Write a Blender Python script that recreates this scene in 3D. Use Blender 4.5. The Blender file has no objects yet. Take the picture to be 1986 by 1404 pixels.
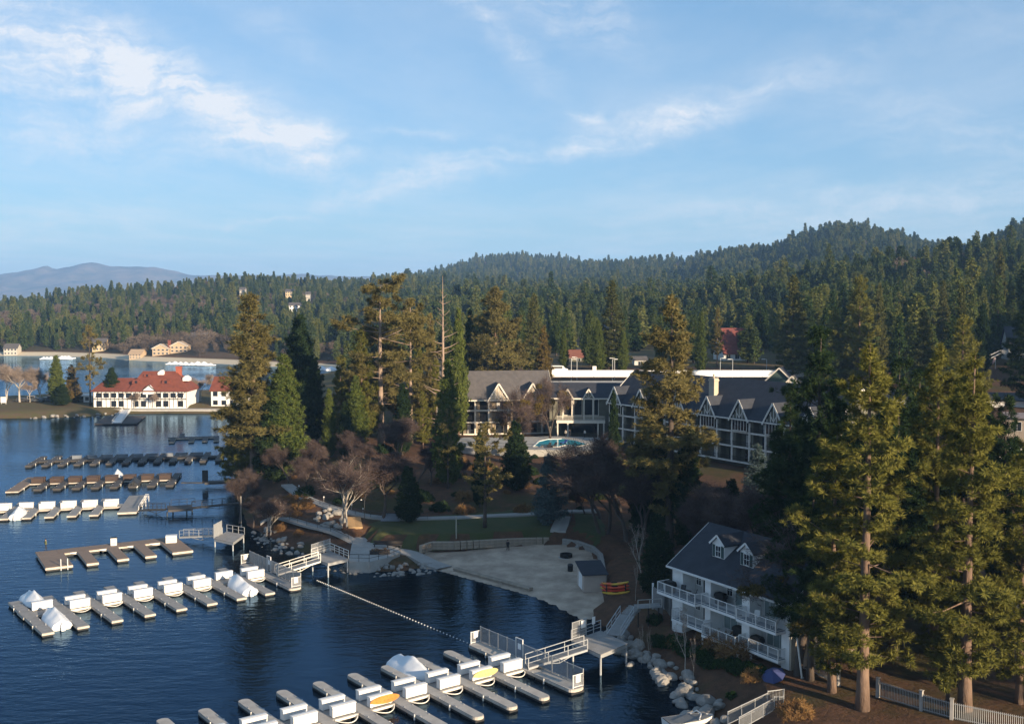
import bpy, math, random
import numpy as np
from mathutils import Vector, Matrix
R = math.radians
rng = np.random.default_rng(7)
random.seed(7)
sc = bpy.context.scene
col = sc.collection

# ------------------------------------------------------------------ camera
F, CX, HZ, CAMZ = 2075.0, 993.0, 585.0, 38.0
PITCH = math.atan((702 - HZ) / F)
cam = bpy.data.cameras.new('camera')
cam.sensor_width = 36
cam.lens = F / 1986 * 36
cam.clip_start = 0.5
cam.clip_end = 30000
camo = bpy.data.objects.new('camera', cam)
col.objects.link(camo)
camo.location = (0, 0, CAMZ)
camo.rotation_euler = (math.pi / 2 - PITCH, 0, 0)
sc.camera = camo

# ------------------------------------------------------------------ light
SUN_AZ, SUN_EL = 42.0, 13.0            # degrees right of straight behind the camera, above the horizon
sd = Vector((math.sin(R(SUN_AZ)) * math.cos(R(SUN_EL)), -math.cos(R(SUN_AZ)) * math.cos(R(SUN_EL)), math.sin(R(SUN_EL))))
sun = bpy.data.lights.new('sun', 'SUN')
sun.energy = 4.7
sun.angle = R(0.53)
sun.color = (1.0, 0.79, 0.54)
suno = bpy.data.objects.new('sun', sun)
col.objects.link(suno)
suno.rotation_euler = sd.to_track_quat('Z', 'Y').to_euler()
sc.view_settings.view_transform = 'Standard'
sc.view_settings.look = 'None'
sc.view_settings.gamma = 1
sc.view_settings.use_curve_mapping = False
sc.view_settings.exposure = 1.25
SKY_STRENGTH = 0.075
world = bpy.data.worlds.new('World')
sc.world = world
world.use_nodes = True
def build_world():
    nt = world.node_tree
    N = nt.nodes
    L = nt.links.new
    N.clear()
    out = N.new('ShaderNodeOutputWorld')
    bg = N.new('ShaderNodeBackground')
    bg.inputs['Strength'].default_value = SKY_STRENGTH
    L(bg.outputs[0], out.inputs['Surface'])
    sky = N.new('ShaderNodeTexSky')
    sky.sky_type = 'NISHITA'
    sky.sun_disc = False
    sky.sun_elevation = R(SUN_EL)
    sky.sun_rotation = math.atan2(sd.x, sd.y)
    sky.altitude = 1600
    sky.air_density = 1.0
    sky.dust_density = 2.0
    sky.ozone_density = 2.2
    tc = N.new('ShaderNodeTexCoord')
    sep = N.new('ShaderNodeSeparateXYZ')
    L(tc.outputs['Generated'], sep.inputs[0])
    def M(op, a, b=None, c=None):
        n = N.new('ShaderNodeMath')
        n.operation = op
        for i, v in enumerate((a, b, c)):
            if v is None: continue
            if isinstance(v, (int, float)): n.inputs[i].default_value = v
            else: L(v, n.inputs[i])
        return n.outputs[0]
    X, Y, Z = sep.outputs
    # tangent coordinates of the front sky, for the long cirrus bands
    yy = M('MAXIMUM', Y, 0.05)
    a = M('DIVIDE', X, yy)
    b = M('DIVIDE', Z, yy)
    comb = N.new('ShaderNodeCombineXYZ')
    L(a, comb.inputs[0]); L(b, comb.inputs[1])
    # domain warp so that the bands have feathered edges
    nz = N.new('ShaderNodeTexNoise')
    nz.inputs['Scale'].default_value = 9
    nz.inputs['Detail'].default_value = 6
    nz.inputs['Roughness'].default_value = 0.6
    L(comb.outputs[0], nz.inputs['Vector'])
    vs = N.new('ShaderNodeVectorMath'); vs.operation = 'SUBTRACT'
    L(nz.outputs['Color'], vs.inputs[0]); vs.inputs[1].default_value = (0.5, 0.5, 0.5)
    vm = N.new('ShaderNodeVectorMath'); vm.operation = 'MULTIPLY_ADD'
    L(vs.outputs[0], vm.inputs[0]); vm.inputs[1].default_value = (0.085, 0.06, 0); L(comb.outputs[0], vm.inputs[2])
    P = vm.outputs[0]
    def band(x0, y0, x1, y1, w, amp):
        A = ((x0 - CX) / F, (HZ - y0) / F); B = ((x1 - CX) / F, (HZ - y1) / F)
        ang = math.atan2(B[1] - A[1], B[0] - A[0]); ln = math.hypot(B[0] - A[0], B[1] - A[1]) / 2
        mp = N.new('ShaderNodeMapping'); mp.vector_type = 'TEXTURE'
        mp.inputs['Location'].default_value = ((A[0] + B[0]) / 2, (A[1] + B[1]) / 2, 0)
        mp.inputs['Rotation'].default_value = (0, 0, ang)
        mp.inputs['Scale'].default_value = (ln, w / F, 1)
        L(P, mp.inputs['Vector'])
        sp = N.new('ShaderNodeSeparateXYZ'); L(mp.outputs[0], sp.inputs[0])
        u2 = M('POWER', M('ABSOLUTE', sp.outputs[0]), 3.0)
        v2 = M('POWER', M('ABSOLUTE', sp.outputs[1]), 2.0)
        e = M('EXPONENT', M('MULTIPLY', M('ADD', u2, v2), -1.0))
        return M('MULTIPLY', e, amp)
    bands = [(-250, -20, 420, 190, 90, .8), (-300, 150, 300, 190, 95, .4), (180, 80, 660, 320, 46, .95), (380, 265, 650, 300, 40, .75), (-250, 230, 420, 310, 40, .3), (620, 400, 860, 360, 26, .55),
             (760, 345, 1030, 305, 34, .6), (1060, 300, 1440, 205, 34, .62), (1200, 250, 1700, 115, 36, .34),
             (1080, 300, 1350, 290, 14, .3), (860, -20, 1060, 170, 26, .5), (960, -30, 1240, 90, 50, .5),
             (1100, 222, 1170, 225, 14, .6), (700, 270, 900, 265, 8, .3), (420, 432, 640, 424, 7, .4),
             (-200, 470, 330, 400, 45, .42), (1200, 430, 2150, 375, 42, .42), (1600, 210, 2150, 330, 60, .26),
             (480, 30, 640, 120, 30, .16), (1500, 20, 2000, 60, 50, .12)]
    tot = None
    for bd in bands:
        o = band(*bd)
        tot = o if tot is None else M('ADD', tot, o)
    fr = M('SMOOTH_MIN', M('MAXIMUM', M('MULTIPLY', Y, 4.0), 0.0), 1.0, 0.1)
    tot = M('MULTIPLY', tot, fr)
    # fibrous breakup, stretched along the bands
    mp = N.new('ShaderNodeMapping'); mp.inputs['Rotation'].default_value = (0, 0, R(14)); mp.inputs['Scale'].default_value = (11, 60, 1)
    L(P, mp.inputs['Vector'])
    n2 = N.new('ShaderNodeTexNoise'); n2.inputs['Scale'].default_value = 1.0; n2.inputs['Detail'].default_value = 9; n2.inputs['Roughness'].default_value = 0.62
    L(mp.outputs[0], n2.inputs['Vector'])
    fib = N.new('ShaderNodeMapRange'); fib.inputs['From Min'].default_value = 0.36; fib.inputs['From Max'].default_value = 0.62
    L(n2.outputs['Fac'], fib.inputs['Value'])
    n4 = N.new('ShaderNodeTexNoise'); n4.inputs['Scale'].default_value = 24; n4.inputs['Detail'].default_value = 8; n4.inputs['Roughness'].default_value = 0.7
    L(P, n4.inputs['Vector'])
    fib2 = N.new('ShaderNodeMapRange'); fib2.inputs['From Min'].default_value = 0.33; fib2.inputs['From Max'].default_value = 0.62; fib2.inputs['To Min'].default_value = 0.25
    L(n4.outputs['Fac'], fib2.inputs['Value'])
    tot = M('MULTIPLY', tot, M('MULTIPLY_ADD', fib.outputs[0], 0.8, 0.25))
    tot = M('MULTIPLY', tot, fib2.outputs[0])
    # thin veil everywhere in the sky
    zz = M('MAXIMUM', Z, 0.03)
    c2 = N.new('ShaderNodeCombineXYZ'); L(M('DIVIDE', X, zz), c2.inputs[0]); L(M('DIVIDE', Y, zz), c2.inputs[1])
    mp3 = N.new('ShaderNodeMapping'); mp3.inputs['Scale'].default_value = (0.55, 0.22, 1); mp3.inputs['Rotation'].default_value = (0, 0, R(-35))
    L(c2.outputs[0], mp3.inputs['Vector'])
    n3 = N.new('ShaderNodeTexNoise'); n3.inputs['Scale'].default_value = 1.0; n3.inputs['Detail'].default_value = 8; n3.inputs['Roughness'].default_value = 0.6
    L(mp3.outputs[0], n3.inputs['Vector'])
    veil = N.new('ShaderNodeMapRange'); veil.inputs['From Min'].default_value = 0.42; veil.inputs['From Max'].default_value = 0.8; veil.inputs['To Max'].default_value = 0.34
    L(n3.outputs['Fac'], veil.inputs['Value'])
    fac = M('MINIMUM', M('ADD', M('MULTIPLY', tot, 1.08), veil.outputs[0]), 0.85)
    mix = N.new('ShaderNodeMix'); mix.data_type = 'RGBA'
    L(fac, mix.inputs['Factor'])
    grade = N.new('ShaderNodeMix'); grade.data_type = 'RGBA'; grade.blend_type = 'MULTIPLY'; grade.inputs['Factor'].default_value = 1.0
    L(sky.outputs[0], grade.inputs['A']); grade.inputs['B'].default_value = SKY_TINT
    # thin high cirrostratus over the whole sky
    cs = N.new('ShaderNodeMix'); cs.data_type = 'RGBA'; cs.inputs['Factor'].default_value = 0.45
    L(grade.outputs['Result'], cs.inputs['A']); cs.inputs['B'].default_value = (VEIL[0] / SKY_STRENGTH, VEIL[1] / SKY_STRENGTH, VEIL[2] / SKY_STRENGTH, 1)
    # the air near the horizon pales with the length of the path through it
    hf = M('SUBTRACT', 1.0, M('EXPONENT', M('DIVIDE', -0.022, M('MAXIMUM', Z, 0.012))))
    hz = N.new('ShaderNodeMix'); hz.data_type = 'RGBA'; L(hf, hz.inputs['Factor']); L(cs.outputs['Result'], hz.inputs['A'])
    hz.inputs['B'].default_value = (PALE[0] / SKY_STRENGTH, PALE[1] / SKY_STRENGTH, PALE[2] / SKY_STRENGTH, 1)
    L(hz.outputs['Result'], mix.inputs['A'])
    c = CLOUD
    mix.inputs['B'].default_value = (c[0] / SKY_STRENGTH, c[1] / SKY_STRENGTH, c[2] / SKY_STRENGTH, 1)
    L(mix.outputs['Result'], bg.inputs['Color'])
SKY_TINT = (0.84, 0.99, 1.04, 1)
CLOUD = (0.41, 0.41, 0.42)
PALE = (0.215, 0.262, 0.30)
VEIL = (0.105, 0.205, 0.325)
build_world()

# ------------------------------------------------------------------ helpers
_f = Vector((0, math.cos(PITCH), -math.sin(PITCH))); _u = Vector((0, math.sin(PITCH), math.cos(PITCH))); _r = Vector((1, 0, 0))
def ray(px, py):
    return _f + _r * ((px - CX) / F) + _u * ((702 - py) / F)
def atz(px, py, z=0.0):                 # the place at height z seen at a spot of the photograph
    d = ray(px, py); t = (z - CAMZ) / d.z
    return Vector((d.x * t, d.y * t, z))
def aty(px, py, y):
    d = ray(px, py); t = y / d.y
    return Vector((d.x * t, y, CAMZ + d.z * t))

def tag(o, label=None, cat=None, group=None, kind=None):
    if label: o['label'] = label
    if cat: o['category'] = cat
    if group: o['group'] = group
    if kind: o['kind'] = kind
    return o
def empty(name, loc, label, cat, group=None, rz=0.0):
    o = bpy.data.objects.new(name, None); col.objects.link(o)
    o.empty_display_size = 0.3
    o.location = loc; o.rotation_euler = (0, 0, rz)
    return tag(o, label, cat, group)
SMALL = {'cleats', 'bumpers', 'float', 'truss', 'rail', 'handrail', 'timber', 'battens', 'deck_rings', 'limbs', 'railing', 'terrace_railing', 'stair_rail'}   # too fine to pick apart piece by piece
def put(name, me, parent=None, loc=(0, 0, 0), rz=0.0, sc_=None):
    o = bpy.data.objects.new(name, me); col.objects.link(o)
    if name in SMALL: o['kind'] = 'stuff'
    o.location = loc; o.rotation_euler = (0, 0, rz)
    if sc_ is not None: o.scale = (sc_,) * 3 if isinstance(sc_, (int, float)) else sc_
    if parent is not None: o.parent = parent
    return o
def copy_tree(o, loc=None, rz=None, scale=None, label=None, parent=None):
    c = o.copy(); col.objects.link(c); c.parent = parent
    if loc is not None: c.location = loc
    if rz is not None: c.rotation_euler = (0, 0, rz)
    if scale is not None: c.scale = scale if not isinstance(scale, (int, float)) else (scale,) * 3
    if label: c['label'] = label
    for ch in list(o.children): copy_tree(ch, parent=c)
    return c

class MB:
    def __init__(s): s.v = []; s.f = []; s.m = []; s.cur = 0
    def mat(s, i): s.cur = i; return s
    def add(s, vs, fs):
        n = len(s.v); s.v += [tuple(v) for v in vs]
        for f in fs: s.f.append(tuple(i + n for i in f)); s.m.append(s.cur)
        return s
    def box(s, x0, x1, y0, y1, z0, z1):
        return s.add([(x0, y0, z0), (x1, y0, z0), (x1, y1, z0), (x0, y1, z0), (x0, y0, z1), (x1, y0, z1), (x1, y1, z1), (x0, y1, z1)],
                     [(0, 3, 2, 1), (4, 5, 6, 7), (0, 1, 5, 4), (1, 2, 6, 5), (2, 3, 7, 6), (3, 0, 4, 7)])
    def bar(s, p, q, w, h=None, up=(0, 0, 1)):
        p = Vector(p); q = Vector(q); h = w if h is None else h
        d = (q - p).normalized(); u = Vector(up)
        if abs(d.dot(u)) > 0.98: u = Vector((1, 0, 0))
        a = d.cross(u).normalized() * (w / 2); b = a.cross(d).normalized() * (h / 2)
        vs = [p - a - b, p + a - b, p + a + b, p - a + b, q - a - b, q + a - b, q + a + b, q - a + b]
        return s.add(vs, [(3, 2, 1, 0), (4, 5, 6, 7), (0, 1, 5, 4), (1, 2, 6, 5), (2, 3, 7, 6), (3, 0, 4, 7)])
    def tube(s, pts, rad, n=6, cap=True):
        pts = [Vector(p) for p in pts]
        rad = [rad] * len(pts) if isinstance(rad, (int, float)) else rad
        vs = []; fs = []
        for i, p in enumerate(pts):
            d = (pts[min(i + 1, len(pts) - 1)] - pts[max(i - 1, 0)]).normalized()
            u = Vector((0, 0, 1)) if abs(d.z) < 0.9 else Vector((1, 0, 0))
            a = d.cross(u).normalized(); b = a.cross(d).normalized()
            for k in range(n):
                t = 2 * math.pi * k / n
                vs.append(p + (a * math.cos(t) + b * math.sin(t)) * rad[i])
        for i in range(len(pts) - 1):
            for k in range(n):
                k2 = (k + 1) % n
                fs.append((i * n + k, i * n + k2, (i + 1) * n + k2, (i + 1) * n + k))
        if cap:
            fs.append(tuple(range(n))[::-1]); fs.append(tuple((len(pts) - 1) * n + k for k in range(n)))
        return s.add(vs, fs)
    def prism(s, poly, z0, z1):
        n = len(poly)
        vs = [(p[0], p[1], z0) for p in poly] + [(p[0], p[1], z1) for p in poly]
        return s.add(vs, [tuple(range(n))[::-1], tuple(range(n, 2 * n))] + [(i, (i + 1) % n, n + (i + 1) % n, n + i) for i in range(n)])
    def extr(s, poly, x0, x1):           # polygon in (y, z) extruded along x
        n = len(poly)
        vs = [(x0, p[0], p[1]) for p in poly] + [(x1, p[0], p[1]) for p in poly]
        return s.add(vs, [tuple(range(n)), tuple(range(n, 2 * n))[::-1]] + [(i, n + i, n + (i + 1) % n, (i + 1) % n) for i in range(n)])
    def extry(s, poly, y0, y1):          # polygon in (x, z) extruded along y
        n = len(poly)
        vs = [(p[0], y0, p[1]) for p in poly] + [(p[0], y1, p[1]) for p in poly]
        return s.add(vs, [tuple(range(n))[::-1], tuple(range(n, 2 * n))] + [(i, (i + 1) % n, n + (i + 1) % n, n + i) for i in range(n)])
    def lathe(s, prof, n=12, c=(0, 0)):
        vs = []; fs = []
        for r, z in prof:
            for k in range(n):
                t = 2 * math.pi * k / n; vs.append((c[0] + r * math.cos(t), c[1] + r * math.sin(t), z))
        for i in range(len(prof) - 1):
            for k in range(n):
                k2 = (k + 1) % n; fs.append((i * n + k, i * n + k2, (i + 1) * n + k2, (i + 1) * n + k))
        fs.append(tuple(range(n))[::-1]); fs.append(tuple((len(prof) - 1) * n + k for k in range(n)))
        return s.add(vs, fs)
    def mesh(s, name, mats, off=None, smooth=False):
        me = bpy.data.meshes.new(name)
        v = s.v if off is None else [(a - off[0], b - off[1], c - off[2]) for a, b, c in s.v]
        me.from_pydata(v, [], s.f)
        mats = mats if isinstance(mats, (list, tuple)) else [mats]
        for m in mats: me.materials.append(m)
        if len(mats) > 1: me.polygons.foreach_set('material_index', s.m)
        if smooth: me.polygons.foreach_set('use_smooth', [True] * len(s.f))
        me.update()
        return me
    def build(s, name, mats, parent=None, off=None, loc=(0, 0, 0), rz=0.0, smooth=False):
        return put(name, s.mesh(name, mats, off, smooth), parent, loc, rz)

def mesh_np(name, V, T, mats, tint=None, midx=None, smooth=False):
    me = bpy.data.meshes.new(name)
    V = np.asarray(V, np.float32); T = np.asarray(T, np.int32); k = T.shape[1]
    me.vertices.add(len(V)); me.vertices.foreach_set('co', V.ravel())
    me.loops.add(T.size); me.loops.foreach_set('vertex_index', T.ravel())
    me.polygons.add(len(T)); me.polygons.foreach_set('loop_start', np.arange(len(T), dtype=np.int32) * k)
    me.polygons.foreach_set('loop_total', np.full(len(T), k, np.int32))
    mats = mats if isinstance(mats, (list, tuple)) else [mats]
    for m in mats: me.materials.append(m)
    if midx is not None: me.polygons.foreach_set('material_index', np.asarray(midx, np.int32))
    if smooth: me.polygons.foreach_set('use_smooth', np.ones(len(T), bool))
    me.update(calc_edges=True)
    if tint is not None:
        at = me.attributes.new('tint', 'FLOAT', 'POINT'); at.data.foreach_set('value', np.asarray(tint, np.float32))
    return me

# ------------------------------------------------------------------ materials
_mats = {}
def mat(name, c1, c2=None, scale=1.0, rough=0.7, bump=0.0, bscale=None, metal=0.0, detail=5, spec=0.35, stretch=None):
    if name in _mats: return _mats[name]
    m = bpy.data.materials.new(name); m.use_nodes = True
    N = m.node_tree.nodes; L = m.node_tree.links.new
    b = N['Principled BSDF']
    b.inputs['Roughness'].default_value = rough; b.inputs['Metallic'].default_value = metal
    b.inputs['Specular IOR Level'].default_value = spec
    tc = N.new('ShaderNodeTexCoord'); src = tc.outputs['Object']
    if stretch:
        mp = N.new('ShaderNodeMapping'); mp.inputs['Scale'].default_value = stretch; L(src, mp.inputs['Vector']); src = mp.outputs[0]
    c2 = c2 or tuple(x * 0.75 for x in c1)
    n = N.new('ShaderNodeTexNoise'); n.inputs['Scale'].default_value = scale; n.inputs['Detail'].default_value = detail; n.inputs['Roughness'].default_value = 0.65
    L(src, n.inputs['Vector'])
    mr = N.new('ShaderNodeMapRange'); mr.inputs['From Min'].default_value = 0.32; mr.inputs['From Max'].default_value = 0.68; L(n.outputs['Fac'], mr.inputs['Value'])
    mx = N.new('ShaderNodeMix'); mx.data_type = 'RGBA'
    L(mr.outputs[0], mx.inputs['Factor']); mx.inputs['A'].default_value = (*c1, 1); mx.inputs['B'].default_value = (*c2, 1)
    L(mx.outputs['Result'], b.inputs['Base Color'])
    if bump:
        n2 = N.new('ShaderNodeTexNoise'); n2.inputs['Scale'].default_value = bscale or scale * 4; n2.inputs['Detail'].default_value = 4; L(src, n2.inputs['Vector'])
        bp = N.new('ShaderNodeBump'); bp.inputs['Strength'].default_value = bump; bp.inputs['Distance'].default_value = 0.1
        L(n2.outputs['Fac'], bp.inputs['Height']); L(bp.outputs[0], b.inputs['Normal'])
    _mats[name] = m
    return m
def leafmat(name, c1, c2, c3, trans=0.25, rnd=0.35):
    """needles and leaves: three real leaf colours mixed by the clump's own tint and by the tree"""
    m = bpy.data.materials.new(name); m.use_nodes = True
    N = m.node_tree.nodes; L = m.node_tree.links.new
    N.clear()
    out = N.new('ShaderNodeOutputMaterial')
    at = N.new('ShaderNodeAttribute'); at.attribute_name = 'tint'
    oi = N.new('ShaderNodeObjectInfo')
    ma = N.new('ShaderNodeMath'); ma.operation = 'MULTIPLY_ADD'; L(oi.outputs['Random'], ma.inputs[0]); ma.inputs[1].default_value = rnd
    mb = N.new('ShaderNodeMath'); mb.operation = 'MULTIPLY'; L(at.outputs['Fac'], mb.inputs[0]); mb.inputs[1].default_value = 1 - rnd
    L(mb.outputs[0], ma.inputs[2])
    cr = N.new('ShaderNodeValToRGB'); cr.color_ramp.elements[0].position = 0.1; cr.color_ramp.elements[0].color = (*c1, 1)
    cr.color_ramp.elements[1].position = 0.9; cr.color_ramp.elements[1].color = (*c3, 1)
    e = cr.color_ramp.elements.new(0.5); e.color = (*c2, 1)
    L(ma.outputs[0], cr.inputs['Fac'])
    d = N.new('ShaderNodeBsdfDiffuse'); t = N.new('ShaderNodeBsdfTranslucent'); s = N.new('ShaderNodeMixShader'); s.inputs[0].default_value = trans
    L(cr.outputs[0], d.inputs[0]); L(cr.outputs[0], t.inputs[0]); L(d.outputs[0], s.inputs[1]); L(t.outputs[0], s.inputs[2])
    L(s.outputs[0], out.inputs[0])
    return m
WHITE = mat('white_paint', (.68, .67, .65), (.60, .59, .58), .6, .5)
WHITE_OLD = mat('weathered_white', (.72, .70, .66), (.52, .50, .46), 1.5, .6)
PLASTIC = mat('white_plastic', (.78, .78, .78), (.74, .74, .74), .4, .4)
DECK = mat('dock_composite', (.26, .255, .25), (.19, .185, .18), 1.2, .8, .2, 8)
DECK_PALE = mat('dock_concrete', (.40, .38, .35), (.28, .265, .25), .9, .85, .2, 9)
DECK_WOOD = mat('dock_boards', (.22, .165, .13), (.155, .115, .09), .9, .85, .3, 6, stretch=(1, 8, 1))
DECK_DARK = mat('dock_dark_boards', (.085, .078, .075), (.05, .046, .045), .9, .85)
FLOAT = mat('float_black', (.025, .025, .027), (.015, .015, .015), 1, .6)
FASCIA = mat('fascia', (.55, .50, .44), (.38, .33, .28), 1.8, .7)
STEEL = mat('galvanised', (.42, .43, .44), (.34, .35, .36), 3, .45, metal=.35)
DARKMETAL = mat('dark_metal', (.035, .035, .038), (.02, .02, .02), 3, .5)
BROWNBOX = mat('brown_locker', (.062, .040, .031), (.045, .029, .023), 1, .6)
GREYBOX = mat('grey_locker', (.17, .19, .22), (.13, .145, .17), 1, .6)
SHRINK = mat('shrink_wrap', (.66, .68, .71), (.60, .62, .65), .8, .35, .15, 2)
HULL = mat('hull', (.6, .6, .6), (.5, .5, .5), 1, .3)
CONC = mat('concrete', (.36, .35, .33), (.27, .26, .245), .8, .85, .2, 5)
PATHM = mat('path_concrete', (.31, .30, .285), (.24, .23, .22), .5, .9, .1, 5)
STONE = mat('granite', (.29, .275, .255), (.17, .16, .15), .9, .85, .5, 4)
LOGM = mat('timber_pale', (.33, .275, .215), (.22, .18, .14), 1.2, .85, .3, 6)
STEPM = mat('step_timber', (.36, .24, .12), (.25, .16, .08), 1.4, .8)
BLACK = mat('black_rubber', (.012, .012, .013), (.008, .008, .008), 1, .6)
GLASS = mat('window_glass', (.018, .022, .028), (.012, .015, .02), .5, .06, spec=.6)
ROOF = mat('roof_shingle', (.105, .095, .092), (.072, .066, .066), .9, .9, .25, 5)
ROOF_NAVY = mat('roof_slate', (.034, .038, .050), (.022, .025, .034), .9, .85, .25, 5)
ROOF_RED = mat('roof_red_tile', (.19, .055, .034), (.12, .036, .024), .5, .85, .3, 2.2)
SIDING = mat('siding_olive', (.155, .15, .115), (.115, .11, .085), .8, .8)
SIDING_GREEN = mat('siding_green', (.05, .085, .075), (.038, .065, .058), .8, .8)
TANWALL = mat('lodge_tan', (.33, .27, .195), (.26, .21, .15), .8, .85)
STUCCO = mat('stucco_beige', (.45, .385, .30), (.36, .30, .235), .7, .9, .1, 6)
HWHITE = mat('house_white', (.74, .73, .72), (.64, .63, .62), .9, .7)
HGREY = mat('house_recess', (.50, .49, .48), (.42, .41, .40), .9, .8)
BEIGE = mat('parapet_beige', (.46, .39, .27), (.38, .32, .22), .5, .85)
PARWHITE = mat('parapet_white', (.82, .81, .80), (.72, .71, .70), .4, .8)
TIMBERW = mat('trim_cream', (.66, .61, .53), (.56, .51, .44), 1, .7)
DKTIMBER = mat('dark_timber', (.045, .038, .034), (.03, .025, .022), 1, .8)
POOLW = mat('pool_water', (.08, .46, .58), (.055, .38, .50), .6, .08, spec=.5)
BARK = mat('bark', (.20, .135, .098), (.105, .068, .05), 1.6, .9, .8, 7, stretch=(1, 1, .25))
BARK_DARK = mat('bark_dark', (.085, .065, .052), (.05, .038, .031), 1.6, .9, .6, 7, stretch=(1, 1, .25))
BARK_DEAD = mat('bark_dead', (.30, .225, .175), (.20, .145, .11), 1.6, .9, .5, 7, stretch=(1, 1, .3))
BARK_PALE = mat('bark_pale', (.46, .42, .37), (.25, .22, .19), 2.2, .85, .3, 7)
TWIG = leafmat('bare_twigs', (.055, .041, .038), (.082, .060, .056), (.115, .087, .075), .0, .4)
TWIG_PALE = leafmat('bare_twigs_pale', (.15, .115, .095), (.22, .175, .145), (.29, .235, .195), .0, .4)
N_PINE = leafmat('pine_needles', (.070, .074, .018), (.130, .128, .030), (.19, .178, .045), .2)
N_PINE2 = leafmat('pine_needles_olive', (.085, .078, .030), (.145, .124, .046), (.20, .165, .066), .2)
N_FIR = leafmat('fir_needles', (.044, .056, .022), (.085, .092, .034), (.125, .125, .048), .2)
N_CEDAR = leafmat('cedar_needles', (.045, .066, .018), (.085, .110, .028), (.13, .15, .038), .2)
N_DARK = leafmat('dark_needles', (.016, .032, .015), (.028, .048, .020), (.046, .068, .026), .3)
N_SPRUCE = leafmat('spruce_needles', (.055, .085, .085), (.09, .125, .125), (.13, .17, .17))
N_GOLD = leafmat('golden_needles', (.105, .080, .028), (.155, .112, .036), (.20, .14, .046))
N_MISTLE = leafmat('mistletoe_leaves', (.06, .052, .018), (.12, .09, .028), (.18, .13, .04))
N_IVY = leafmat('ivy_leaves', (.012, .032, .011), (.024, .052, .016), (.044, .08, .022))
N_BRUSH = leafmat('dry_brush', (.15, .085, .04), (.21, .12, .052), (.27, .17, .07), .2)
N_FAR = leafmat('far_conifers', (.026, .048, .018), (.072, .100, .034), (.160, .165, .052), .3, .7)
N_FARB = leafmat('far_bare_trees', (.080, .062, .050), (.115, .090, .072), (.155, .122, .095), .0, .75)
# ------------------------------------------------------------------ terrain
YK = np.log(np.array([40, 56, 98, 126, 154, 174, 196, 217, 245, 266, 280, 322, 392, 490, 630, 840, 1120, 1400, 1820, 2380, 3080, 4500.]))
PXK = np.array([-1500, 0, 250, 480, 600, 700, 990, 1290, 1440, 1640, 1860, 1986, 2600, 4500.])
ZT = np.array([
    [2, 2, 2, 2, 2, 2, 2, 2, 2, 2, 2, 2, 2, 2, 3, 8, 18, 25, 14, 10, 10, 10],
    [1.6, 1.6, 1.6, 1.6, 1.6, 1.6, 1.6, 1.6, 1.6, 1.6, 1.6, 1.7, 1.8, 2, 3, 7, 20, 30, 15, 10, 10, 10],
    [1.6, 1.6, 1.6, 1.6, 1.6, 1.6, 1.6, 1.6, 1.6, 1.6, 1.6, 1.7, 1.8, 2, 3, 9, 28, 46, 30, 15, 10, 10],
    [2, 2, 2, 2, 2, 2.5, 2.6, 2.6, 2.6, 2.6, 2.6, 2.6, 2.4, 3, 5, 11, 30, 57, 48, 30, 30, 30],
    [2, 2, 2, 2, 2.2, 3.4, 5.2, 6.5, 7, 7.5, 8, 8, 8, 8, 9, 13, 32, 54, 58, 40, 40, 40],
    [2, 2, 2, 1.6, 2.0, 3.7, 5.6, 7, 8, 9, 10, 12, 12, 11, 11, 15, 30, 44, 62, 60, 60, 60],
    [2, 2, 2, 1.6, 2.1, 4.1, 5.4, 6.3, 6.5, 6.7, 13, 17, 17.5, 18, 20, 24, 31, 38, 48, 88, 152, 100],
    [2, 2, 2, 2, 2.6, 4.3, 5.4, 6.2, 6.4, 6.7, 13, 17, 17.5, 18, 20, 23, 31, 42, 68, 112, 112, 90],
    [2, 2, 2.5, 3, 4, 4.9, 5.8, 6.3, 6.5, 7, 13, 17, 18, 19, 22, 29, 44, 64, 106, 124, 110, 90],
    [2, 2, 2.8, 3.6, 4.6, 5.6, 6.4, 6.7, 7, 9, 14, 17, 18.5, 21, 26, 36, 60, 98, 153, 126, 110, 90],
    [2, 2, 3, 4, 5, 6.2, 7.4, 9, 11, 13, 15, 17.5, 20, 24, 31, 42, 62, 84, 112, 112, 110, 90],
    [2, 2, 3, 4.2, 5.5, 6.8, 8.2, 10, 12, 14, 15.5, 18, 21, 26, 36, 56, 92, 122, 126, 120, 110, 90],
    [2, 2.4, 4, 6, 7.5, 9, 11, 12.5, 14, 16, 18, 21, 26, 33, 45, 65, 100, 125, 120, 110, 100, 90],
    [3, 4, 6, 7, 8.5, 10, 12, 14, 16, 18, 20, 23, 28, 36, 48, 68, 100, 120, 110, 100, 90, 90]], float)
def poly_px(pts, z=0.0): return np.array([[*atz(a, b, z)[:2]] for a, b in pts])
SHORE = [(1404, 1440), (1385, 1390), (1372, 1365), (1320, 1318), (1262, 1285), (1222, 1262), (1196, 1218), (1168, 1212), (1140, 1190), (1105, 1168), (1028, 1143), (880, 1103),
         (835, 1098), (790, 1106), (720, 1108), (672, 1096), (640, 1076), (592, 1072), (540, 1052), (505, 1030), (482, 1020), (470, 985), (474, 955), (482, 925), (484, 880), (478, 845),
         (462, 815), (432, 803), (330, 802), (240, 803), (170, 808), (100, 810), (0, 812), (-300, 816), (-300, 776), (0, 774), (150, 767), (300, 764), (450, 762), (600, 750), (662, 735), (672, 716)]
near_poly = np.vstack([poly_px(SHORE), [[-100, 640], [300, 1000], [1400, 1000], [1400, -400], [40, -400], [22, 30], [18, 80]]])
far_poly = np.vstack([poly_px([(-900, 688), (-300, 689), (0, 690), (90, 690), (205, 694), (250, 699), (330, 702), (430, 706), (520, 711), (600, 714), (640, 718), (700, 716)]),
                      [[0, 640], [1500, 640], [6000, 6000], [-6000, 6000], [-2500, 900]]])
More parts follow.
